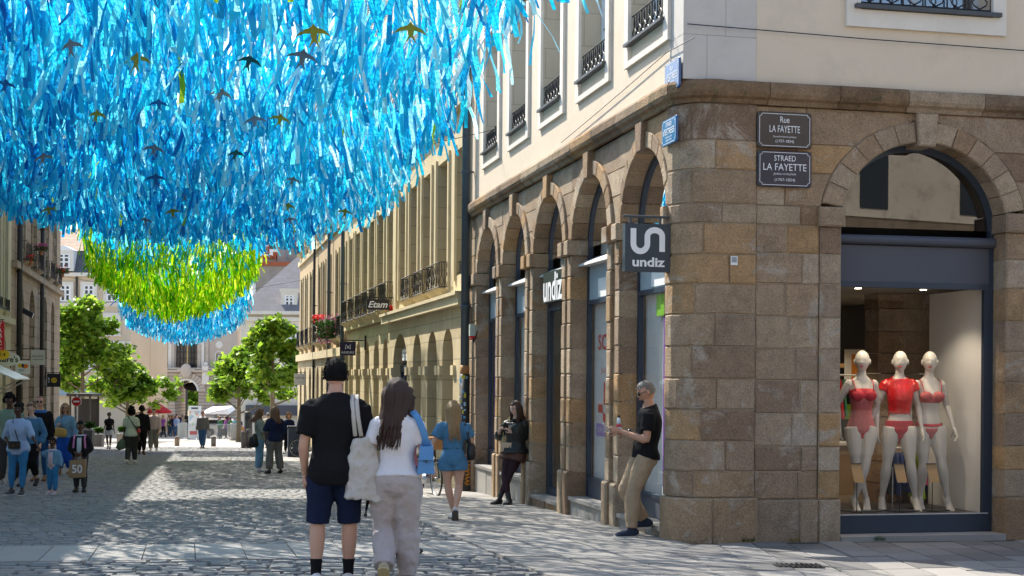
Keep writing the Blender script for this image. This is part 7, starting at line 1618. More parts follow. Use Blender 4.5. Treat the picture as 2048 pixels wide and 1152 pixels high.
# ------------------------------------------------------------------ family group on the left
bs = Person('person in pale blue shirt and black headwrap leading a toddler by the hand', foot_at(36, 990), RD(178), 1.58, 'f', SK_D, MID,
            dict(elL=(-.165, .05, .645), wrL=(-.245, .11, .555), elR=(.155, -.02, .63), wrR=(.075, .09, .555), knL=(-.06, .02, .285), anL=(-.062, .05, .046), knR=(.06, .02, .285), anR=(.075, .0, .046), hyaw=RD(-14), ftL=(-.2, 1, 0), ftR=(.3, 1, 0)))
bs.body(lip=(.20, .04, .045)); bs.top('shirt', fabric('pale_blue_shirt', (.36, .50, .74), .8, .08, 12), .44, .835, 1.15, .017, .016, hem=.012, fold=.028); bs.bottoms('jeans', DENIMB, 1.86, .006, .007, fold=.01); bs.shoes(mat('black_white_sneaker', (.06, .06, .065), .5, .9, 30), S_WH, .008); bs.hair(BLK, 'bun', th=.010)
bb = thing('crossbody_bag', bs.w((0, .15, .85)), 0, 'black flap bag on a thin strap over the pale blue shirt', 'bag'); wpart('bag_body', S_BK, bb, bs, lambda m: m.hexa([(-.10, .16, .80), (.09, .16, .80), (.09, .23, .80), (-.10, .23, .80), (-.10, .165, .93), (.09, .165, .93), (.09, .22, .93), (-.10, .22, .93)])); wpart('clasp', mat('gold_chain', (.6, .45, .15), .3, metal=1), bb, bs, lambda m: m.ball((0, .235, .86), .012, 6, 4)); wpart('strap', S_BK, bb, bs, lambda m: m.tube([(-.08, .2, .92), (.0, .15, 1.1), (.07, .08, 1.28), (.09, -.02, 1.34)], .008, 5))
tod = Person('toddler in denim jacket and pink print T-shirt with a dummy', foot_at(105, 989), RD(172), 1.02, 'c', SK_D, MID, dict(elR=(.14, .03, .66), wrR=(.20, .05, .73), elL=(-.14, .0, .58), wrL=(-.16, .04, .44), knL=(-.06, .02, .27), anL=(-.065, .04, .05), anR=(.06, -.03, .05), hyaw=RD(-18)))
tod.body(lip=(.16, .04, .04)); tod.top('print_t_shirt', fabric('pink_print_shirt', (.62, .50, .55), .85, .5, 14), .42, .78, .4, .012); tod.top('denim_jacket', DENIML, .50, .755, 1.75, .020, .016, fold=.016); tod.bottoms('jeans', DENIMB, 1.85, .012, .014); tod.shoes(mat('white_pink_shoe', (.6, .42, .48), .5), S_WH); tod.hair(HK, 'short', th=.006)
tod.plain('dummy', m_white, lambda mb: (setattr(mb, 'T', tod.head_M()), mb.ball((0, .066*tod.hs(), -.034*tod.hs()), (.016*1.2, .008*1.2, .014*1.2), 8, 6), setattr(mb, 'T', None)))
tod.plain('shirt_front', fabric('pink_print_shirt', (.62, .50, .55)), lambda mb: mb.tube([(0, .085, .50), (0, .098, .60), (0, .092, .74)], [(.042, .012)]*3, 8))
gi = Person('child in black zip jacket and dark jeans holding a kraft paper bag', foot_at(160, 984), RD(186), 1.33, 'c', SK_D, MID, dict(elR=(.135, -.01, .58), wrR=(.05, .10, .535), elL=(-.135, -.01, .58), wrL=(-.03, .10, .525), hyaw=RD(8), knL=(-.055, .02, .28), anL=(-.06, .03, .05), anR=(.05, -.02, .05)))
gi.body(lip=(.16, .04, .04)); gi.top('t_shirt', fabric('grey_white_shirt', (.50, .56, .58)), .43, .785, .3, .010); gi.top('jacket', BLK, .47, .765, 1.85, .019, .015, fold=.016); gi.bottoms('jeans', fabric('washed_black_jeans', (.045, .047, .055)), 1.93, .009, .012); gi.shoes(S_BK, S_BK); gi.hair(HK, 'bun', th=.007)
gi.plain('shirt_front', MATS['grey_white_shirt'], lambda mb: mb.tube([(0, .105, .62), (0, .125, .78), (0, .105, .98)], [(.040, .012)]*3, 8))
pb = thing('paper_shopping_bag', gi.w((.03, .2, .45)), gi.o.rotation_euler[2], 'brown kraft paper shopping bag printed with a white 50', 'bag'); KR = mat('kraft_paper', (.33, .215, .12), .85, .1, 6, .3, 12)
wpart('bag_body', KR, pb, gi, lambda m: m.hexa([(-.13, .15, .28), (.15, .15, .26), (.15, .26, .26), (-.13, .26, .28), (-.14, .15, .60), (.14, .15, .58), (.14, .26, .58), (-.14, .26, .60)])); wpart('handles', KR, pb, gi, lambda m: m.tube([(-.06, .2, .59), (-.04, .16, .70), (.04, .16, .70), (.06, .2, .58)], .006, 5))
ct = gi.w((.005, .262, .43)); rt = (gi.w((-1, 0, 0))-gi.w((0, 0, 0))); text(pb, '50', m_lettw, ct, tuple(rt), UP, .18, .15, .004, offset=.015)
bp = thing('backpack', gi.w((0, -.15, .8)), 0, 'pink backpack worn over the black zip jacket', 'bag'); PK = fabric('pink_nylon', (.62, .22, .42)); wpart('pack', PK, bp, gi, lambda m: m.tube([(0, -.14, .58), (0, -.17, .70), (0, -.16, .95)], [(.10, .05), (.13, .07), (.10, .05)], 12), True); wpart('strap', PK, bp, gi, lambda m: [m.tube([(s*.10, -.10, .97), (s*.095, .02, 1.035), (s*.092, .095, .97), (s*.105, .10, .80), (s*.125, .0, .66)], [(.016, .006)]*5, 6) for s in (-1, 1)])
dj = Person('person in dark denim jacket and black cropped trousers walking beside the pale blue shirt', foot_at(62, 972), RD(172), 1.64, 'f', SK_P, MID, dict(knL=(-.05, .06, .285), anL=(-.045, -.06, .075), ftL=(-.1, 1, -.5), knR=(.05, .05, .285), anR=(.055, .10, .046), elL=(-.15, -.03, .63), wrL=(-.145, .06, .50), hpitch=RD(-14), hyaw=RD(-18)))
dj.body(); dj.top('striped_shirt', fabric('grey_striped_shirt', (.30, .32, .34), .85, .6, 30), .50, .835, .3, .010); dj.top('denim_jacket', DENIM, .49, .80, 1.9, .020, .016, fold=.02); dj.bottoms('trousers', BLK, 1.72, .010, .016); dj.shoes(S_BK); dj.hair(HDB, 'bun', th=.006)
sgm = Person('person with sunglasses and receding hair in dark jacket behind the denim jacket', foot_at(80, 962), RD(176), 1.80, 'm', SK_L, MID, dict(hyaw=RD(10)))
sgm.body(); sgm.top('blue_shirt', fabric('bright_blue_shirt', (.03, .14, .38)), .50, .84, .3, .010); sgm.top('jacket', BLK, .47, .80, 1.92, .022, .017, fold=.02); sgm.bottoms('trousers', fabric('blue_trousers', (.02, .07, .18))); sgm.shoes(S_BR); sgm.hair(HDB, 'short', th=.003, bangs=-.2); sgm.glasses(m_sun)
gm = Person('person in grey green T-shirt and dark trousers behind the black headwrap', foot_at(18, 972), RD(184), 1.80, 'm', SK_D, MID, dict(elR=(.16, -.02, .63), knR=(.06, .06, .29), anR=(.06, .10, .05)))
gm.body(); gm.top('t_shirt', fabric('sage_shirt', (.20, .30, .23)), .48, .838, .7, .016, .018); gm.bottoms('trousers', fabric('charcoal_trousers', (.05, .045, .045)), 1.85, .014, .02); gm.shoes(mat('grey_sneaker', (.35, .33, .32), .6), S_WH); gm.hair(HK, 'afro', .09, th=.012)
cl = Person('person in denim jacket and bright blue trousers carrying a mustard clutch bag', foot_at(130, 950), RD(168), 1.70, 'f', SK_L, MID, dict(elR=(.15, .0, .64), wrR=(.06, .10, .685), elL=(-.15, -.01, .635), wrL=(-.155, .03, .49), hyaw=RD(28), knR=(.05, .04, .285), anR=(.05, .07, .046), anL=(-.05, -.05, .06), hdR=(-.5, .6, .3)))
cl.body(lip=(.4, .06, .06)); cl.top('denim_jacket', DENIML, .53, .835, 1.85, .018, .017, fold=.02); cl.bottoms('trousers', fabric('cobalt_trousers', (.010, .07, .36), .8, .1), 1.80, .016, .03); cl.shoes(mat('tan_leather', (.36, .19, .08), .5)); cl.hair(HBL, 'long', .11, 40, 21, .010); cl.glasses(m_sun)
cb_ = thing('clutch_bag', cl.w((.05, .2, 1.0)), cl.o.rotation_euler[2], 'soft mustard yellow clutch held against a denim jacket', 'bag'); wpart('bag_body', mat('mustard_leather', (.46, .30, .08), .55, .15, 12, .5, 30), cb_, cl, lambda m: m.tube([(-.13, .17, 1.0), (-.08, .18, 1.0), (.05, .185, 1.01), (.17, .17, 1.02), (.21, .16, 1.02)], [(.06, .02), (.10, .04), (.115, .05), (.10, .04), (.06, .02)], 12, (0, 0, 1)), True); wpart('fold', MATS['mustard_leather'], cb_, cl, lambda m: m.tube([(-.10, .20, 1.06), (.04, .225, 1.07), (.18, .2, 1.075)], [(.035, .014)]*3, 8, (0, 0, 1)), True)
def simple(label, px_, yaw, H, sx, skin, J, top_, bot, shoe, hair_, res=MID, glasses=False, jac=None, short=1.9, sl=1.85, tinf=.014, binf=.012, hem=None, zt=.49, sole=None, z=None, loc=None):
    p = Person(label, loc or foot_at(*px_), RD(yaw), H, sx, skin, res, J); p.body(); p.top('top', top_, zt, .836, sl, tinf, tinf, fold=.016)
    if jac: p.top('jacket', jac, .48, .80, 1.9, .024, .020, fold=.018)
    p.bottoms('trousers', bot, short, binf, hem if hem is not None else binf*1.3); p.shoes(shoe, sole); p.hair(*hair_[0], **hair_[1])
    if glasses: p.glasses(m_sun)
    return p
walkA = dict(knL=(-.052, .05, .285), anL=(-.05, .09, .05), knR=(.052, .02, .285), anR=(.05, -.09, .07), ftR=(.1, 1, -.4), wrR=(.135, .07, .485), wrL=(-.135, -.02, .48))
walkB = dict(knR=(.052, .05, .285), anR=(.05, .08, .05), knL=(-.052, .02, .285), anL=(-.05, -.08, .06), ftL=(-.1, 1, -.4), wrL=(-.138, .06, .485), wrR=(.138, -.02, .48))
simple('person in black top and pale grey shorts with a waist bag near the planters', (218, 898), 182, 1.66, 'f', SK_D, walkA, BLK, fabric('pale_grey_shorts', (.45, .47, .48)), S_BK, ((HK, 'bun'), {}), short=.62, sl=.6)
te = simple('person from behind in pale green T-shirt and dark trousers with short dark curly hair', (262, 928), 4, 1.70, 'f', SK_D, walkB, fabric('pale_green_shirt', (.50, .55, .43)), fabric('dark_olive_trousers', (.045, .047, .042)), S_WH, ((HK, 'curly', .11), dict(th=.012)), short=1.9, sl=.8, tinf=.022, binf=.016)
fb = thing('fabric_shopping_bag', te.w((-.25, .0, .6)), 0, 'green leaf print shopping bag swinging from the pale green T-shirt', 'bag'); wpart('bag_body', fabric('leaf_print', (.10, .15, .10), .9, .8, 18), fb, te, lambda m: m.tube([(-.27, .02, .74), (-.29, .02, .62), (-.30, .02, .48), (-.28, .02, .42)], [(.03, .03), (.12, .06), (.16, .09), (.08, .05)], 12, (1, 0, 0)), True); wpart('handle', MATS['leaf_print'], fb, te, lambda m: m.tube([(-.27, .02, .74), (-.24, .02, .84)], .012, 6))
xb_ = thing('crossbody_bag', te.w((.2, .0, .9)), 0, 'small red and black bag on the hip of the pale green T-shirt', 'bag'); wpart('bag_body', mat('red_leather', (.45, .03, .05), .5), xb_, te, lambda m: m.ball((.20, .05, .98), (.07, .12, .08), 10, 8), True); wpart('strap', S_BK, xb_, te, lambda m: m.tube([(.19, -.05, 1.0), (.08, -.14, 1.2), (-.08, -.10, 1.42)], .013, 6))
simple('tall person in black suit passing the pale green T-shirt', (283, 909), 8, 1.86, 'm', SK_D, walkA, BLK, BLK, S_BR, ((HK, 'afro', .06), dict(th=.012)), jac=BLK)
simple('person in beige hoodie and olive trousers walking towards the street', (307, 902), 180, 1.82, 'm', SK_L, walkB, fabric('beige_hoodie', (.48, .37, .31)), fabric('olive_trousers', (.16, .165, .12)), S_SOLE, ((HK, 'short'), dict(th=.006)), tinf=.026, binf=.024)
simple('person in sunglasses, grey cardigan and blue jeans between two bollards', (405, 897), 178, 1.80, 'm', SK_T, walkA, WHT, fabric('dark_blue_jeans', (.03, .08, .16)), S_BK, ((HG, 'short'), dict(th=.002)), glasses=True, jac=fabric('grey_cardigan', (.11, .11, .10)))
c1_ = simple('person with folded arms in grey green top and blue jeans with a black bag', (518, 944), 292, 1.64, 'f', SK_L, dict(elL=(-.14, .02, .64), wrL=(.02, .10, .66), elR=(.14, .02, .64), wrR=(-.01, .11, .68), hpitch=RD(-14), hdL=(.8, .3, .1), hdR=(-.8, .3, .1)), fabric('sage_grey_top', (.24, .29, .25)), DENIML, S_WH, ((HDB, 'long', .11), dict(n=40, seed=31, th=.007)), tinf=.02, binf=.014, hem=.024)
kb = thing('shoulder_bag', c1_.w((0, -.15, .8)), 0, 'slouchy black bag on the back of the grey green top', 'bag'); wpart('bag_body', S_BK, kb, c1_, lambda m: m.tube([(.10, -.14, .98), (.11, -.16, .86), (.12, -.16, .70), (.12, -.15, .64)], [(.04, .05), (.09, .12), (.10, .16), (.06, .10)], 12, (1, 0, 0)), True); wpart('strap', S_BK, kb, c1_, lambda m: m.tube([(.11, -.15, .98), (.11, -.1, 1.2), (.10, .0, 1.34), (.11, .08, 1.2)], [(.014, .005)]*4, 6), True)
simple('person from behind in navy blazer and grey flared trousers with long dark hair', (549, 947), 32, 1.68, 'f', SK_L, dict(elL=(-.14, .03, .64), wrL=(-.07, .12, .73), anL=(-.09, -.01, .046), anR=(.09, -.02, .046), knL=(-.07, .02, .285), knR=(.07, .02, .285), hyaw=RD(24)), BLK, GRYT, S_BK, ((HDB, 'long', .12), dict(n=44, seed=33, th=.008)), jac=NAVY, binf=.012, hem=.034)
simple('person from behind in cream jacket and dark trousers beyond the chatting pair', (536, 897), 10, 1.72, 'm', SK_L, walkA, fabric('cream_jacket', (.58, .53, .42)), fabric('plum_trousers', (.03, .025, .035)), S_BR, ((HG, 'short'), {}), res=.024, tinf=.024)
cu = simple('person with curly golden hair in dark coat carrying a large black bag', (577, 908), 170, 1.66, 'f', SK_L, walkB, NAVY, BLK, S_WH, ((HBL, 'curly', .14), dict(th=.014)), res=.024, tinf=.022)
bgb = thing('shopping_bag', cu.w((-.2, .1, .7)), 0, 'large flat black shopping bag with pale lettering beside the curly hair', 'bag'); wpart('bag_body', BLK, bgb, cu, lambda m: m.hexa([(-.45, .1, .42), (-.05, .1, .42), (-.05, .2, .42), (-.45, .2, .42), (-.38, .1, .98), (-.12, .1, .98), (-.12, .16, .98), (-.38, .16, .98)])); wpart('handle', BLK, bgb, cu, lambda m: m.tube([(-.3, .13, .97), (-.25, .1, 1.2), (-.14, .05, 1.36), (-.2, .13, .97)], .012, 5))
# ------------------------------------------------------------------ mannequins in the window
MANQ = mat('mannequin_gloss', (.60, .59, .56), .32, .03, 6, spec=.45, coat=.2); LACE = mat('red_lace', (.50, .035, .055), .6, .5, 45); REDV = mat('red_vinyl', (.62, .012, .016), .28, .1, 6, .15, 30, spec=.5, coat=.3); LACEP = mat('pale_red_mesh', (.46, .12, .13), .7, .5, 60)
def manq(label, x, J, yaw, cat='mannequin'):
    w_, _ = on_s(x, 900, .82); P_ = SW(.82, w_, -.245); p = Person(label, P_[:2], RD(yaw), 1.93, 'f', MANQ, .010, J, cat=cat, name='mannequin', z=-.245)
    p.tr = [(z, rx*.86, ry*.86, yo) for (z, rx, ry, yo) in TORSO['f'][:-3]]+TORSO['f'][-3:]; return p
fl_ = dict(ftL=(-.15, .8, -.55), ftR=(.15, .8, -.55))
def mq(label, x, J, yaw):
    J = {**fl_, **J}; p = manq(label, x, J, yaw); p.body(hands=((.35,), (.35,)), lip=(.42, .01, .02), brow=(.55, .54, .51), feet=True, eyes=False); o = p.o
    part('base_plate', m_zinc, o, lambda m: m.tube([Vector(o.location)-Vector((0, 0, .014)), Vector(o.location)-Vector((0, 0, .002))], .27, 24)); part('support_rod', mat('chrome_rod', (.6, .6, .6), .15, metal=1), o, lambda m: m.tube([p.w((.06, -.07, 0)), p.w((.06, -.06, .5))], .008, 6)); return p
m1 = mq('white mannequin in sheer red lace bodysuit with crossed ankles', 1722, dict(shL=(-.079, -.004, .790), shR=(.079, -.004, .790), elL=(-.115, -.05, .645), wrL=(-.06, -.07, .52), elR=(.14, -.045, .65), wrR=(.125, -.05, .51), knL=(-.02, .035, .29), anL=(.045, .02, .062), knR=(.035, .01, .29), anR=(-.045, -.03, .062), hyaw=RD(-20)), 182)
m1.cloth('bodysuit', LACEP, lambda mb: (m1.torso(mb, .452, .735, .0045),), .0, 2); m1.cloth('lace_trim', LACE, lambda mb: (m1.torso(mb, .695, .742, .0075), m1.torso(mb, .450, .475, .006), [mb.ball((s*.040*1.93, .062*1.93, .712*1.93), (.040*1.93, .026*1.93, .036*1.93), 12, 8) for s in (-1, 1)]), .0, 2); m1.plain('strap', LACE, lambda mb: [mb.tube([(s*.055*1.93, .075*1.93, .735*1.93), (s*.062*1.93, .04*1.93, .80*1.93), (s*.060*1.93, -.01*1.93, .818*1.93), (s*.055*1.93, -.055*1.93, .74*1.93)], .006, 5) for s in (-1, 1)])
m2 = mq('white mannequin in glossy red cropped T-shirt and red briefs', 1798, dict(shL=(-.079, -.004, .790), shR=(.079, -.004, .790), elL=(-.125, -.02, .645), wrL=(-.135, .03, .50), elR=(.135, -.03, .65), wrR=(.14, .0, .50), knL=(-.065, .03, .285), anL=(-.10, .02, .062), knR=(.075, .0, .285), anR=(.10, -.02, .062), hyaw=RD(-16)), 180)
m2.top('vinyl_top', REDV, .595, .826, .32, .010, .012, fold=.010); m2.cloth('briefs', LACE, lambda mb: (m2.torso(mb, .452, .545, .006), m2.torso(mb, .535, .556, .009)), 0, 2)
m3 = mq('white mannequin in red dotted bra and briefs beside the white partition', 1857, dict(shL=(-.079, -.004, .790), shR=(.079, -.004, .790), elL=(-.122, -.02, .65), wrL=(-.15, .03, .51), elR=(.12, -.03, .65), wrR=(.125, .02, .51), knL=(-.075, .03, .285), anL=(-.115, .02, .062), knR=(.03, .0, .285), anR=(.045, -.02, .062), hyaw=RD(-18)), 184)
m3.cloth('bra', LACEP, lambda mb: (m3.torso(mb, .672, .700, .006), [mb.ball((s*.040*1.93, .060*1.93, .708*1.93), (.042*1.93, .028*1.93, .034*1.93), 12, 8) for s in (-1, 1)]), 0, 2); m3.cloth('briefs', LACEP, lambda mb: m3.torso(mb, .452, .525, .0055), 0, 2); m3.cloth('waistband', LACE, lambda mb: m3.torso(mb, .527, .545, .008), 0, 1, .008)
m3.plain('strap', LACE, lambda mb: [mb.tube([(s*.055*1.93, .075*1.93, .725*1.93), (s*.062*1.93, .04*1.93, .80*1.93), (s*.060*1.93, -.01*1.93, .818*1.93), (s*.055*1.93, -.055*1.93, .70*1.93)], .006, 5) for s in (-1, 1)])
# ------------------------------------------------------------------ far crowd on the square
cc = [('orange', (.55, .16, .04)), ('white', (.65, .65, .65)), ('black', (.02, .02, .02)), ('pale blue', (.28, .36, .55)), ('red', (.5, .04, .03)), ('sand', (.45, .34, .22)), ('grey', (.2, .2, .2)), ('navy', (.02, .03, .09)), ('pink', (.55, .25, .27)), ('teal', (.04, .28, .32)), ('violet', (.25, .07, .25)), ('green', (.05, .16, .06))]
bt = [('dark', (.025, .025, .03)), ('blue', (.05, .11, .22)), ('beige', (.36, .30, .22)), ('grey', (.15, .15, .15))]
sh_ = [('near the red parasol', 321, 350), ('in front of the palace arch', 344, 377), ('near the red parasol', 321, 350), ('in front of the palace arch', 344, 377), ('by the map board', 400, 420), ('behind the barriers right of the map board', 420, 478)]
PROTO = {}
def crowd_proto(k):
    sx = 'mf'[k % 2]; p = Person('x', (0, 0), 0, 1.0, sx, SK_L, .034, [walkA, walkB, {}, dict(elL=(-.14, .03, .64), wrL=(-.05, .1, .65))][k % 4], z=0.0); mb = MB(); p.torso(mb, .452, .885); [p.arm(mb, n, 0, 2, .012, 6) for n in 'LR']; tb_ = MB(); p.torso(tb_, .50, .83, .016, n=8); [p.arm(tb_, n, 0, .9 if k % 2 else 1.7, .017, 6) for n in 'LR']
    lb_ = MB(); p.torso(lb_, .452, .54, .010, n=8); [p.leg(lb_, n, 0, 1.98, .012, 6) for n in 'LR']; [p.foot(lb_, n, .004) for n in 'LR']; hm = MB(); p.res = .05; p.head(hm, False); hr = MB(); hr.ball((0, -.004, .945), (.056, .064, .064), 10, 7)
    if k % 2: hr.tube([(0, -.05, .95), (0, -.065, .88), (0, -.06, .80)], [(.05, .02), (.055, .02), (.03, .01)], 8)
    bpy.data.objects.remove(p.o); return mb, hm, tb_, lb_, hr
for k in range(4): PROTO[k] = crowd_proto(k)
rc = random.Random(5); used = set(); n_c = 0
for i in range(66):
    lab, xa_, xb_2 = sh_[i % 6]; x = rc.uniform(xa_, xb_2); Yd = rc.uniform(112, 172); k = rc.randrange(4); tn, tc = rc.choice(cc); bn, bc_ = rc.choice(bt); g = at(x, 800, Yd); H = rc.uniform(1.6, 1.86)
    lb = f'distant person in {tn} top and {bn} trousers {lab}'
    o = thing('person', (g[0], Yd, gz(0, Yd)), rc.uniform(0, 6.28), lb, 'person', 'distant people on the square'); o.scale = (H, H, H)
    mb, hm, tb_, lb_, hr = PROTO[k]; bm = MB(); bm.v = mb.v+hm.v; bm.f = mb.f+[tuple(a+len(mb.v) for a in f) for f in hm.f]; bm.m = [0]*len(bm.f)
    bm.build('body', rc.choice((SK_L, SK_P, SK_T, SK_D)), o, True, False); tb_.build('top', fabric('crowd_'+tn, tc), o, True, False); lb_.build('trousers', fabric('crowd_legs_'+bn, bc_), o, True, False); hr.build('hair', rc.choice((HB, HK, HBL, HG)), o, True, False)
flush()
# ================================================================== street furniture
m_conc = mat('grey_concrete', (.36, .33, .29), .85, .15, 3, .4, 30); m_boll = mat('dark_granite_bollard', (.13, .125, .12), .7, .2, 6, .3, 40); m_galv = mat('galvanised_steel', (.45, .46, .47), .4, .15, 12, metal=.8)
def bollard(label, x, y, hp, wp, m=m_boll, kind='cyl'):
    g = gnd(x, y); Y = g[1]; H = hp/F_PX*Y; r = wp/2/F_PX*Y; o = thing('bollard', g, 0, label, 'bollard')
    part('post', m, o, lambda b: b.tube([(g[0], Y, g[2]-.02), (g[0], Y, g[2]+H*.94), (g[0], Y, g[2]+H)], [r, r, r*.9], 16), True); part('band', m_zinc, o, lambda b: b.tube([(g[0], Y, g[2]+H*.8), (g[0], Y, g[2]+H*.86)], r*1.02, 16)); return o
bollard('squat stone bollard left of the person in grey cardigan', 354, 892, 19, 10, mat('brown_stone_bollard', (.24, .19, .15), .8)); bollard('squat dark bollard right of the person in grey cardigan', 427, 893, 20, 10); bollard('squat dark bollard behind the tall black suit', 284, 893, 20, 11); bollard('dark bollard in front of the barriers left of the map board', 360, 877, 14, 8); bollard('dark bollard in front of the barriers right of the grey cardigan', 417, 877, 14, 8)
bollard('tall dark post beside the folded arms', 487, 896, 34, 10); bollard('second tall dark post beside the litter bin', 497, 896, 38, 9)
g = gnd(470, 881); o = thing('round_planter', g, 0, 'large round concrete planter beside the barriers', 'planter'); r_ = 18/2/F_PX*g[1]*1.05; Hh_ = 35/F_PX*g[1]
part('tub', m_conc, o, lambda b: b.tube([(g[0], g[1], g[2]-.02), (g[0], g[1], g[2]+Hh_*.9), (g[0], g[1], g[2]+Hh_)], [r_*.96, r_, r_*.98], 24), True); part('soil', m_mortar, o, lambda b: b.tube([(g[0], g[1], g[2]+Hh_), (g[0], g[1], g[2]+Hh_+.01)], r_*.9, 24))
g = gnd(497, 896); Yb = g[1]+4; X = at(497, 800, Yb)[0]; o = thing('litter_bin', (X, Yb, gz(0, Yb)), 0, 'tall dark cylindrical litter bin behind the folded arms', 'litter bin'); z0 = gz(0, Yb)
part('drum', mat('dark_bin', (.03, .035, .045), .5, .1), o, lambda b: b.tube([(X, Yb, z0), (X, Yb, z0+1.75), (X, Yb, z0+1.8)], [.21, .21, .18], 16), True); part('opening', m_black, o, lambda b: b.box((X, Yb-.2, z0+1.5), (.24, .06, .16)))
for lbl, x, y, w_, h_ in (('angled grey stone planter beside the black top and shorts', 196, 893, 22, 24), ('pale stone planter between the pale green T-shirt and the trees', 245, 893, 20, 26), ('dark stone planter at the end of the left fronts', 178, 900, 18, 40)):
    g = gnd(x, y); W2 = w_/F_PX*g[1]; H2 = h_/F_PX*g[1]; o = thing('square_planter', g, 0, lbl, 'planter'); part('tub', m_conc if 'pale' in lbl else m_boll, o, lambda b: b.hexa([(g[0]+sx*W2*k, g[1]+sy*W2*k, g[2]+z) for z, k in ((-.02, .42), (H2, .5)) for sx, sy in ((-1, -1), (1, -1), (1, 1), (-1, 1))])); part('hedge', m_leafA, o, lambda b: [b.add([tuple(np.array([g[0], g[1], g[2]+H2+.05])+np.array([R_.uniform(-.45, .45)*W2, R_.uniform(-.4, .4)*W2, R_.uniform(0, .25)])+np.array(v)) for v in ((0, 0, 0), (.09, .02, .03), (.05, .08, .09), (-.04, .05, .05))], [(0, 1, 2, 3)]) for _ in range(160)])['kind'] = 'stuff'
# no-entry sign
Ys = 66.0; c = at(153, 803, Ys); o = thing('no_entry_sign', (c[0], Ys, gz(0, Ys)), 0, 'round red no entry sign with white bar on a grey post', 'road sign')
disc = lambda r, y: [(c[0]+r*math.cos(a), y, c[2]+r*math.sin(a)) for a in np.linspace(0, 2*math.pi, 25)[:-1]]
rs = 9/F_PX*Ys
part('disc', mat('sign_red', (.55, .015, .02), .4), o, lambda b: b.add(disc(rs, Ys-.02)+disc(rs, Ys+.01), [tuple(range(24)), tuple(range(47, 23, -1))]+[(i, (i+1) % 24, 24+(i+1) % 24, 24+i) for i in range(24)])); part('rim', m_white, o, lambda b: b.add(disc(rs*1.08, Ys-.01)+disc(rs*1.08, Ys+.008), [tuple(range(24)), tuple(range(47, 23, -1))]+[(i, (i+1) % 24, 24+(i+1) % 24, 24+i) for i in range(24)])); part('bar', m_white, o, lambda b: b.box((c[0], Ys-.025, c[2]), (rs*1.3, .006, rs*.36))); part('post', m_galv, o, lambda b: b.tube([(c[0], Ys+.04, gz(0, Ys)), (c[0], Ys+.04, c[2]+.3)], .035, 8))
# dark news kiosk behind it
Yk = 78.0; a_, b_ = at(140, 890, Yk), at(180, 790, Yk); o = thing('news_kiosk', (a_[0], Yk, gz(0, Yk)), 0, 'dark framed open kiosk behind the no entry sign', 'kiosk'); z0 = gz(0, Yk)
part('frame', m_iron, o, lambda b: ([b.box((x, y, (z0+b_[2])/2), (.09, .09, b_[2]-z0)) for x in (a_[0], b_[0]) for y in (Yk, Yk+1.6)], b.box(((a_[0]+b_[0])/2, Yk+.8, b_[2]), (b_[0]-a_[0]+.3, 2.0, .16)))); part('back_panel', m_black, o, lambda b: b.box(((a_[0]+b_[0])/2, Yk+1.55, (z0+b_[2])/2+.3), (b_[0]-a_[0]-.1, .05, (b_[2]-z0)*.6))); part('counter', m_navyp, o, lambda b: b.box(((a_[0]+b_[0])/2, Yk+.4, z0+.55), (b_[0]-a_[0]-.1, .6, 1.1)))
# red parasol
Yp = 118.0; c = at(318, 812, Yp); z0 = gz(0, Yp); o = thing('parasol', (c[0], Yp, z0), 0, 'wide red cafe parasol in front of the palace', 'parasol'); RP = mat('red_parasol_cloth', (.50, .03, .045), .8, .08, 3, trans=.25)
hw_ = 22/F_PX*Yp; zt2 = at(318, 807, Yp)[2]; zb2 = at(318, 822, Yp)[2]
def fn(b):
    n = 8; vs = [(c[0], Yp, zt2)]+[(c[0]+hw_*1.15*math.cos(2*math.pi*i/n+.4), Yp+hw_*1.15*math.sin(2*math.pi*i/n+.4), zb2) for i in range(n)]+[(c[0]+hw_*1.15*math.cos(2*math.pi*i/n+.4), Yp+hw_*1.15*math.sin(2*math.pi*i/n+.4), zb2-.18) for i in range(n)]
    b.add(vs, [(0, 1+i, 1+(i+1) % n) for i in range(n)]+[(1+i, 1+n+i, 1+n+(i+1) % n, 1+(i+1) % n) for i in range(n)])
part('canopy', RP, o, fn); part('pole', m_galv, o, lambda b: b.tube([(c[0], Yp, z0), (c[0], Yp, zt2)], .04, 8)); part('base', m_conc, o, lambda b: b.box((c[0], Yp, z0+.05), (.7, .7, .1)))
# white vendor stall right of the arch
Yv = 128.0; a_, b_ = at(404, 850, Yv), at(462, 815, Yv); z0 = gz(0, Yv); o = thing('market_stall', ((a_[0]+b_[0])/2, Yv, z0), 0, 'white market van stall with raised canopy right of the map board', 'stall'); zt2 = at(430, 812, Yv)[2]
part('canopy', m_white, o, lambda b: b.hexa([(a_[0], Yv-1, zt2-.7), (b_[0], Yv-1, zt2-.7), (b_[0], Yv+2, zt2-.35), (a_[0], Yv+2, zt2-.35), (a_[0]+.5, Yv-.6, zt2-.45), (b_[0]-.2, Yv-.6, zt2-.2), (b_[0]-.2, Yv+2, zt2), (a_[0]+.5, Yv+2, zt2-.1)])); part('body', m_white, o, lambda b: b.box(((a_[0]+b_[0])/2, Yv+1.2, z0+.75), (b_[0]-a_[0]-.3, 1.6, 1.4))); part('serving_window', m_wdark, o, lambda b: b.box(((a_[0]+b_[0])/2, Yv+.38, z0+1.15), (b_[0]-a_[0]-.9, .06, .45))); part('wheel', m_black, o, lambda b: [b.tube([(x, Yv+.3, z0+.32), (x, Yv+.5, z0+.32)], .32, 14) for x in (a_[0]+.7, b_[0]-.7)])
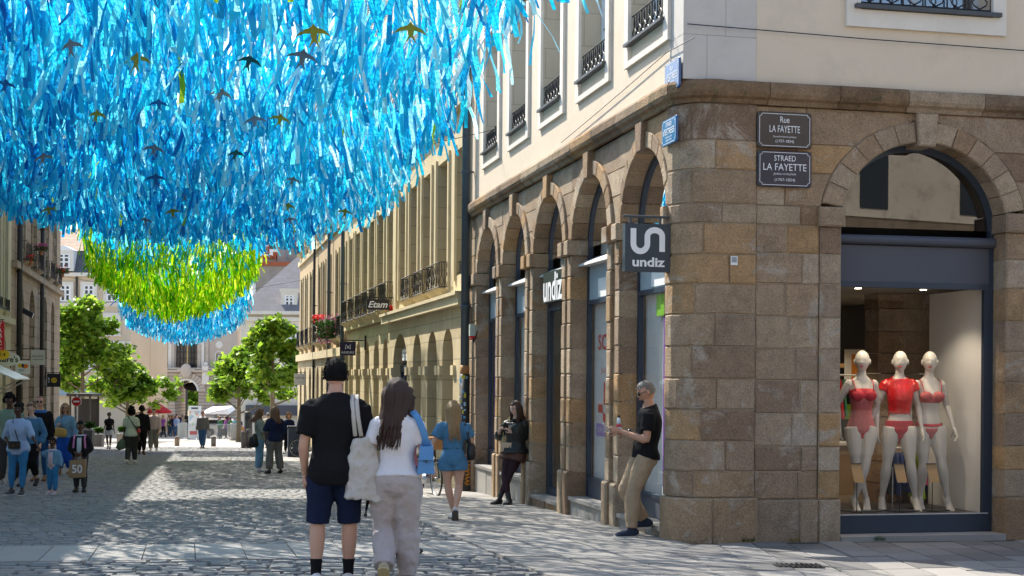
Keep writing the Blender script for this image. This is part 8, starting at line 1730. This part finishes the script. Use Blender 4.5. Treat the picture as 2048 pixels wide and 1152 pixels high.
# map board
Ym = 100.0; a_, b_ = at(376.5, 873, Ym), at(402, 812, Ym); z0 = gz(0, Ym); zm = max(a_[2], z0); o = thing('map_board', ((a_[0]+b_[0])/2, Ym, z0), 0, 'tall white board with coloured city map behind the person in grey cardigan', 'board')
def mapmat():
    m = bpy.data.materials.new('printed_map'); m.use_nodes = True; N = m.node_tree.nodes; L = m.node_tree.links; g_ = N.new('ShaderNodeNewGeometry'); v = N.new('ShaderNodeTexVoronoi'); v.inputs['Scale'].default_value = 4.5; L.new(g_.outputs['Position'], v.inputs['Vector'])
    cr = N.new('ShaderNodeValToRGB'); el = cr.color_ramp.elements; cs = [(.78, .78, .76), (.45, .62, .30), (.75, .74, .70), (.70, .40, .28), (.72, .72, .74), (.40, .55, .66), (.78, .7, .4)]
    while len(el) < len(cs): el.new(.5)
    for i, q_ in enumerate(cs): el[i].position = i/len(cs); el[i].color = (*q_, 1)
    cr.color_ramp.interpolation = 'CONSTANT'; sp = N.new('ShaderNodeSeparateColor'); L.new(v.outputs['Color'], sp.inputs[0]); L.new(sp.outputs[0], cr.inputs[0]); L.new(cr.outputs[0], N['Principled BSDF'].inputs['Base Color']); return m
part('panel', m_white, o, lambda b: bx(b, a_[0], b_[0], Ym, Ym+.12, z0, b_[2])); part('map_print', mapmat(), o, lambda b: bx(b, a_[0]+.06, b_[0]-.06, Ym-.01, Ym-.003, z0+.9, b_[2]-.35)); part('heading', m_navyp, o, lambda b: bx(b, a_[0]+.2, b_[0]-.2, Ym-.01, Ym-.003, b_[2]-.22, b_[2]-.10)); part('lower_print', MATS['sign_red'], o, lambda b: bx(b, a_[0]+.1, b_[0]-.25, Ym-.01, Ym-.003, z0+.35, z0+.6))
# crowd barriers
for i, (xa_, xb_2) in enumerate(((356, 374), (374, 398), (412, 434), (434, 456), (456, 476))):
    Yq = 97.0 if i else 96.0; p0, p1 = at(xa_, 850, Yq), at(xb_2, 850, Yq+(.6 if i else 2)); z0 = gz(0, Yq)
    o = thing('crowd_barrier', ((p0[0]+p1[0])/2, Yq, z0), 0, ['galvanised crowd barrier turned sideways left of the map board', 'galvanised crowd barrier directly before the map board', 'galvanised crowd barrier just right of the grey cardigan', 'galvanised crowd barrier before the white market stall', 'galvanised crowd barrier next to the round planter'][i], 'barrier'); A, B_ = Vector((p0[0], p0[1], 0)), Vector((p1[0], p1[1], 0)); L_ = lambda t, z: tuple(A.lerp(B_, t)+Vector((0, 0, z0+z)))
    part('rail_frame', m_galv, o, lambda b: b.tube([L_(.02, .1), L_(.0, 1.0), L_(.03, 1.08), L_(.97, 1.08), L_(1, 1.0), L_(.98, .1), L_(.02, .12)], .022, 6))
    for k in range(1, 11): part('bar', m_galv, o, lambda b: b.tube([L_(k/11, .14), L_(k/11, 1.07)], .012, 5))
    for t in (.15, .85): part('foot', m_galv, o, lambda b: b.tube([tuple(Vector(L_(t, .02))+Vector((0, -.3, 0))), L_(t, .12), tuple(Vector(L_(t, .02))+Vector((0, .3, 0)))], .018, 5))
    if i == 0: part('cover_panel', mat('beige_tarp', (.45, .44, .38), .8), o, lambda b: b.hexa([L_(.02, .2), L_(.98, .2), tuple(Vector(L_(.98, .2))+Vector((0, .03, 0))), tuple(Vector(L_(.02, .2))+Vector((0, .03, 0))), L_(.02, 1.15), L_(.98, 1.15), tuple(Vector(L_(.98, 1.15))+Vector((0, .03, 0))), tuple(Vector(L_(.02, 1.15))+Vector((0, .03, 0)))]))
# cafe chairs and tables behind the planter
WD = mat('tan_rattan', (.40, .20, .08), .7, .2, 8)
for i, (x, lab) in enumerate(((474, 'tan cafe chair behind the round planter'), (483, 'tan cafe chair next to the tall dark posts'), (466, 'tan cafe chair by the last barrier'))):
    Yc = 99.5+i; c = at(x, 850, Yc); z0 = gz(0, Yc); o = thing('cafe_chair', (c[0], Yc, z0), 0, lab, 'chair')
    part('seat', WD, o, lambda b: b.box((c[0], Yc, z0+.46), (.44, .44, .05))); part('backrest', WD, o, lambda b: b.box((c[0], Yc+.2, z0+.72), (.44, .04, .36)))
    for sx in (-.19, .19):
        for sy in (-.19, .19): part('leg', WD, o, lambda b: b.box((c[0]+sx, Yc+sy, z0+.22), (.035, .035, .44)))
for i, (x, tn) in enumerate(((472, 'teal'), (479, 'navy'), (440, 'green'), (452, 'violet'))):
    Yc = 103.0+i; c = at(x, 850, Yc); o = thing('person', (c[0], Yc, gz(0, Yc)+.0), RD(30*i), f'distant person in {tn} top among the cafe tables', 'person', 'people at the cafe tables'); o.scale = (1.62,)*3
    mb, hm, tb_, lb_, hr = PROTO[i % 4]; bm = MB(); bm.v = mb.v+hm.v; bm.f = mb.f+[tuple(a+len(mb.v) for a in f) for f in hm.f]; bm.m = [0]*len(bm.f)
    bm.build('body', SK_L, o, True, False); tb_.build('top', fabric('crowd_'+tn, dict(cc)[tn]), o, True, False); lb_.build('trousers', fabric('crowd_legs_dark', (.025, .025, .03)), o, True, False); hr.build('hair', (HG, HBL, HB, HK)[i], o, True, False)
# ------------------------------------------------------------------ bicycles
def bicycle(label, loc, yaw, col, tilt=0.0, basket=False):
    o = thing('bicycle', (loc[0], loc[1], gz(*loc[:2])), yaw, label, 'bicycle'); FM = mat('bike_frame_%.2f' % col[0], col, .4, spec=.4); R = .34; wb = 1.06
    def T(m):
        if tilt: m.v = [tuple(Matrix.Rotation(tilt, 3, 'X') @ Vector(v)) for v in m.v]
        return m
    def P_(nm, mt, fn, par=o, smooth=True):
        m = MB(); fn(m); T(m); return m.build(nm, mt, par, smooth, world=False)
    for x in (0, wb):
        w_ = P_('wheel', m_galv, lambda m: m.tube([(x, -.03, R), (x, .03, R)], .022, 8)); MW[w_.name] = MW[o.name]
        ring = lambda m, r, t, n=28: m.tube([(x+r*math.cos(a), 0, R+r*math.sin(a)) for a in np.linspace(0, 2*math.pi, n+1)], t, 6, (0, 1, 0), False)
        P_('tyre', m_black, lambda m: ring(m, R-.018, .018), w_); P_('rim', m_galv, lambda m: ring(m, R-.045, .010), w_); P_('spokes', m_galv, lambda m: [m.tube([(x, (-.02 if i % 2 else .02), R), (x+(R-.045)*math.cos(i*.5236), 0, R+(R-.045)*math.sin(i*.5236))], .0022, 4) for i in range(12)], w_); P_('mudguard', m_black, lambda m: m.tube([(x+(R+.015)*math.cos(a), 0, R+(R+.015)*math.sin(a)) for a in np.linspace(.5, 2.9, 12)], [(.028, .004)]*12, 6, (0, 1, 0)))
    bbk, st_, hd, hd2 = (.42, 0, .29), (.30, 0, .82), (.92, 0, .86), (.95, 0, .72)
    P_('frame', FM, lambda m: [m.tube(p, .019, 8) for p in ([bbk, st_], [(.33, 0, .72), hd], [bbk, hd2], [bbk, (0, .06, R)], [bbk, (0, -.06, R)], [(.31, 0, .76), (0, .05, R)], [(.31, 0, .76), (0, -.05, R)], [hd, hd2])]); P_('fork', FM, lambda m: [m.tube([hd2, (1.0, s*.05, .55), (wb, s*.05, R)], .014, 6) for s in (-1, 1)])
    P_('saddle', m_black, lambda m: m.tube([(.15, 0, .93), (.25, 0, .95), (.42, 0, .93)], [(.09, .03), (.08, .035), (.025, .02)], 10, (0, 1, 0))); P_('seat_post', m_galv, lambda m: m.tube([st_, (.28, 0, .92)], .014, 6)); P_('handlebar', m_galv, lambda m: (m.tube([hd, (.90, 0, 1.0)], .014, 6), m.tube([(.78, -.30, 1.05), (.88, -.2, 1.04), (.92, 0, 1.0), (.88, .2, 1.04), (.78, .30, 1.05)], .013, 6))); [P_('grip', m_black, lambda m, s=s: m.tube([(.72, s*.31, 1.055), (.80, s*.29, 1.05)], .018, 8)) for s in (-1, 1)]
    P_('crank', m_galv, lambda m: (m.tube([(.42, -.06, .29), (.42, .06, .29)], .09, 14), m.tube([(.42, .08, .29), (.54, .08, .18)], .011, 6), m.tube([(.42, -.08, .29), (.30, -.08, .40)], .011, 6)))
    if basket: P_('basket', WD, lambda m: m.hexa([(.98, -.15, .86), (1.22, -.15, .86), (1.22, .15, .86), (.98, .15, .86), (.95, -.19, 1.08), (1.27, -.19, 1.08), (1.27, .19, 1.08), (.95, .19, 1.08)]), o, False); P_('child_seat', m_white, lambda m: m.tube([(.0, 0, .80), (-.1, 0, .86), (-.15, 0, 1.02), (-.16, 0, 1.18)], [(.14, .10), (.16, .10), (.15, .05), (.12, .03)], 12, (0, 1, 0)))
    return o
g = SW(11.2, -1.15); bicycle('black bicycle with white child seat leaning beside the golden building', g[:2], math.atan2(D[1], D[0])+RD(188), (.02, .02, .022), basket=True)
g = gnd(615, 915); bicycle('grey city bicycle parked behind the tall person in black T-shirt', (g[0]-.35, g[1]), RD(4), (.10, .11, .12))
sc = thing('delivery_box', SW(38, -1.0), 0, 'dark blue box on the pavement beside the parked grey bicycle', 'box'); p0 = SW(38.5, -1.35); part('crate', mat('dark_blue_box', (.03, .045, .08), .6), sc, lambda b: b.box((p0[0], p0[1], p0[2]+.55), (.75, .5, 1.1), .2)); part('lid', m_black, sc, lambda b: b.box((p0[0], p0[1], p0[2]+1.12), (.8, .55, .05), .2))
# thin wires along the upper wall
wr = thing('wall_cable', SW(0, -.03, 6), 0, 'thin cable drooping along the cream wall above the string course', 'cable')
pts = [on_w(x, y, -.03) for x, y in ((1385, 75), (1330, 105), (1250, 175), (1180, 235), (1120, 285))]
part('wire', m_iron, wr, lambda b: b.tube([SW(s_, -.01, z_) for s_, z_ in pts], .006, 4))
wr = thing('wall_cable', SW(0, 2, 5), 0, 'thin cable running straight across the cream side wall under the window', 'cable'); part('wire', m_iron, wr, lambda b: b.tube([SW(-.03, w_, z_) for w_, z_ in ((.05, 5.26), (1.2, 5.24), (2.2, 5.22), (4.3, 5.20))], .006, 4))
# tufts of grass at the foot of the wall
for i, w_ in enumerate((.80, 1.35, 2.4)):
    o = thing('weed_tuft', SW(-.09, w_), 0, ['green weed tuft at the foot of the granite corner pier', 'small dry weed at the foot of the wall below the street plates', 'moss on the edge of the shop window step'][i], 'plant'); b = MB(); z0 = SW(-.09, w_)[2]
    for k in range(40):
        x0, y0, _ = SW(-.085+R_.uniform(-.02, .01), w_+R_.uniform(-.07, .07)); h_ = R_.uniform(.02, .07); dx, dy = R_.uniform(-.03, .03), R_.uniform(-.03, .02); b.add([(x0-.003, y0, z0), (x0+.003, y0, z0), (x0+dx, y0+dy, z0+h_)], [(0, 1, 2)])
    b.build('blades', m_leafA if i != 1 else mat('dry_grass', (.25, .16, .05), .8), o)['kind'] = 'stuff'
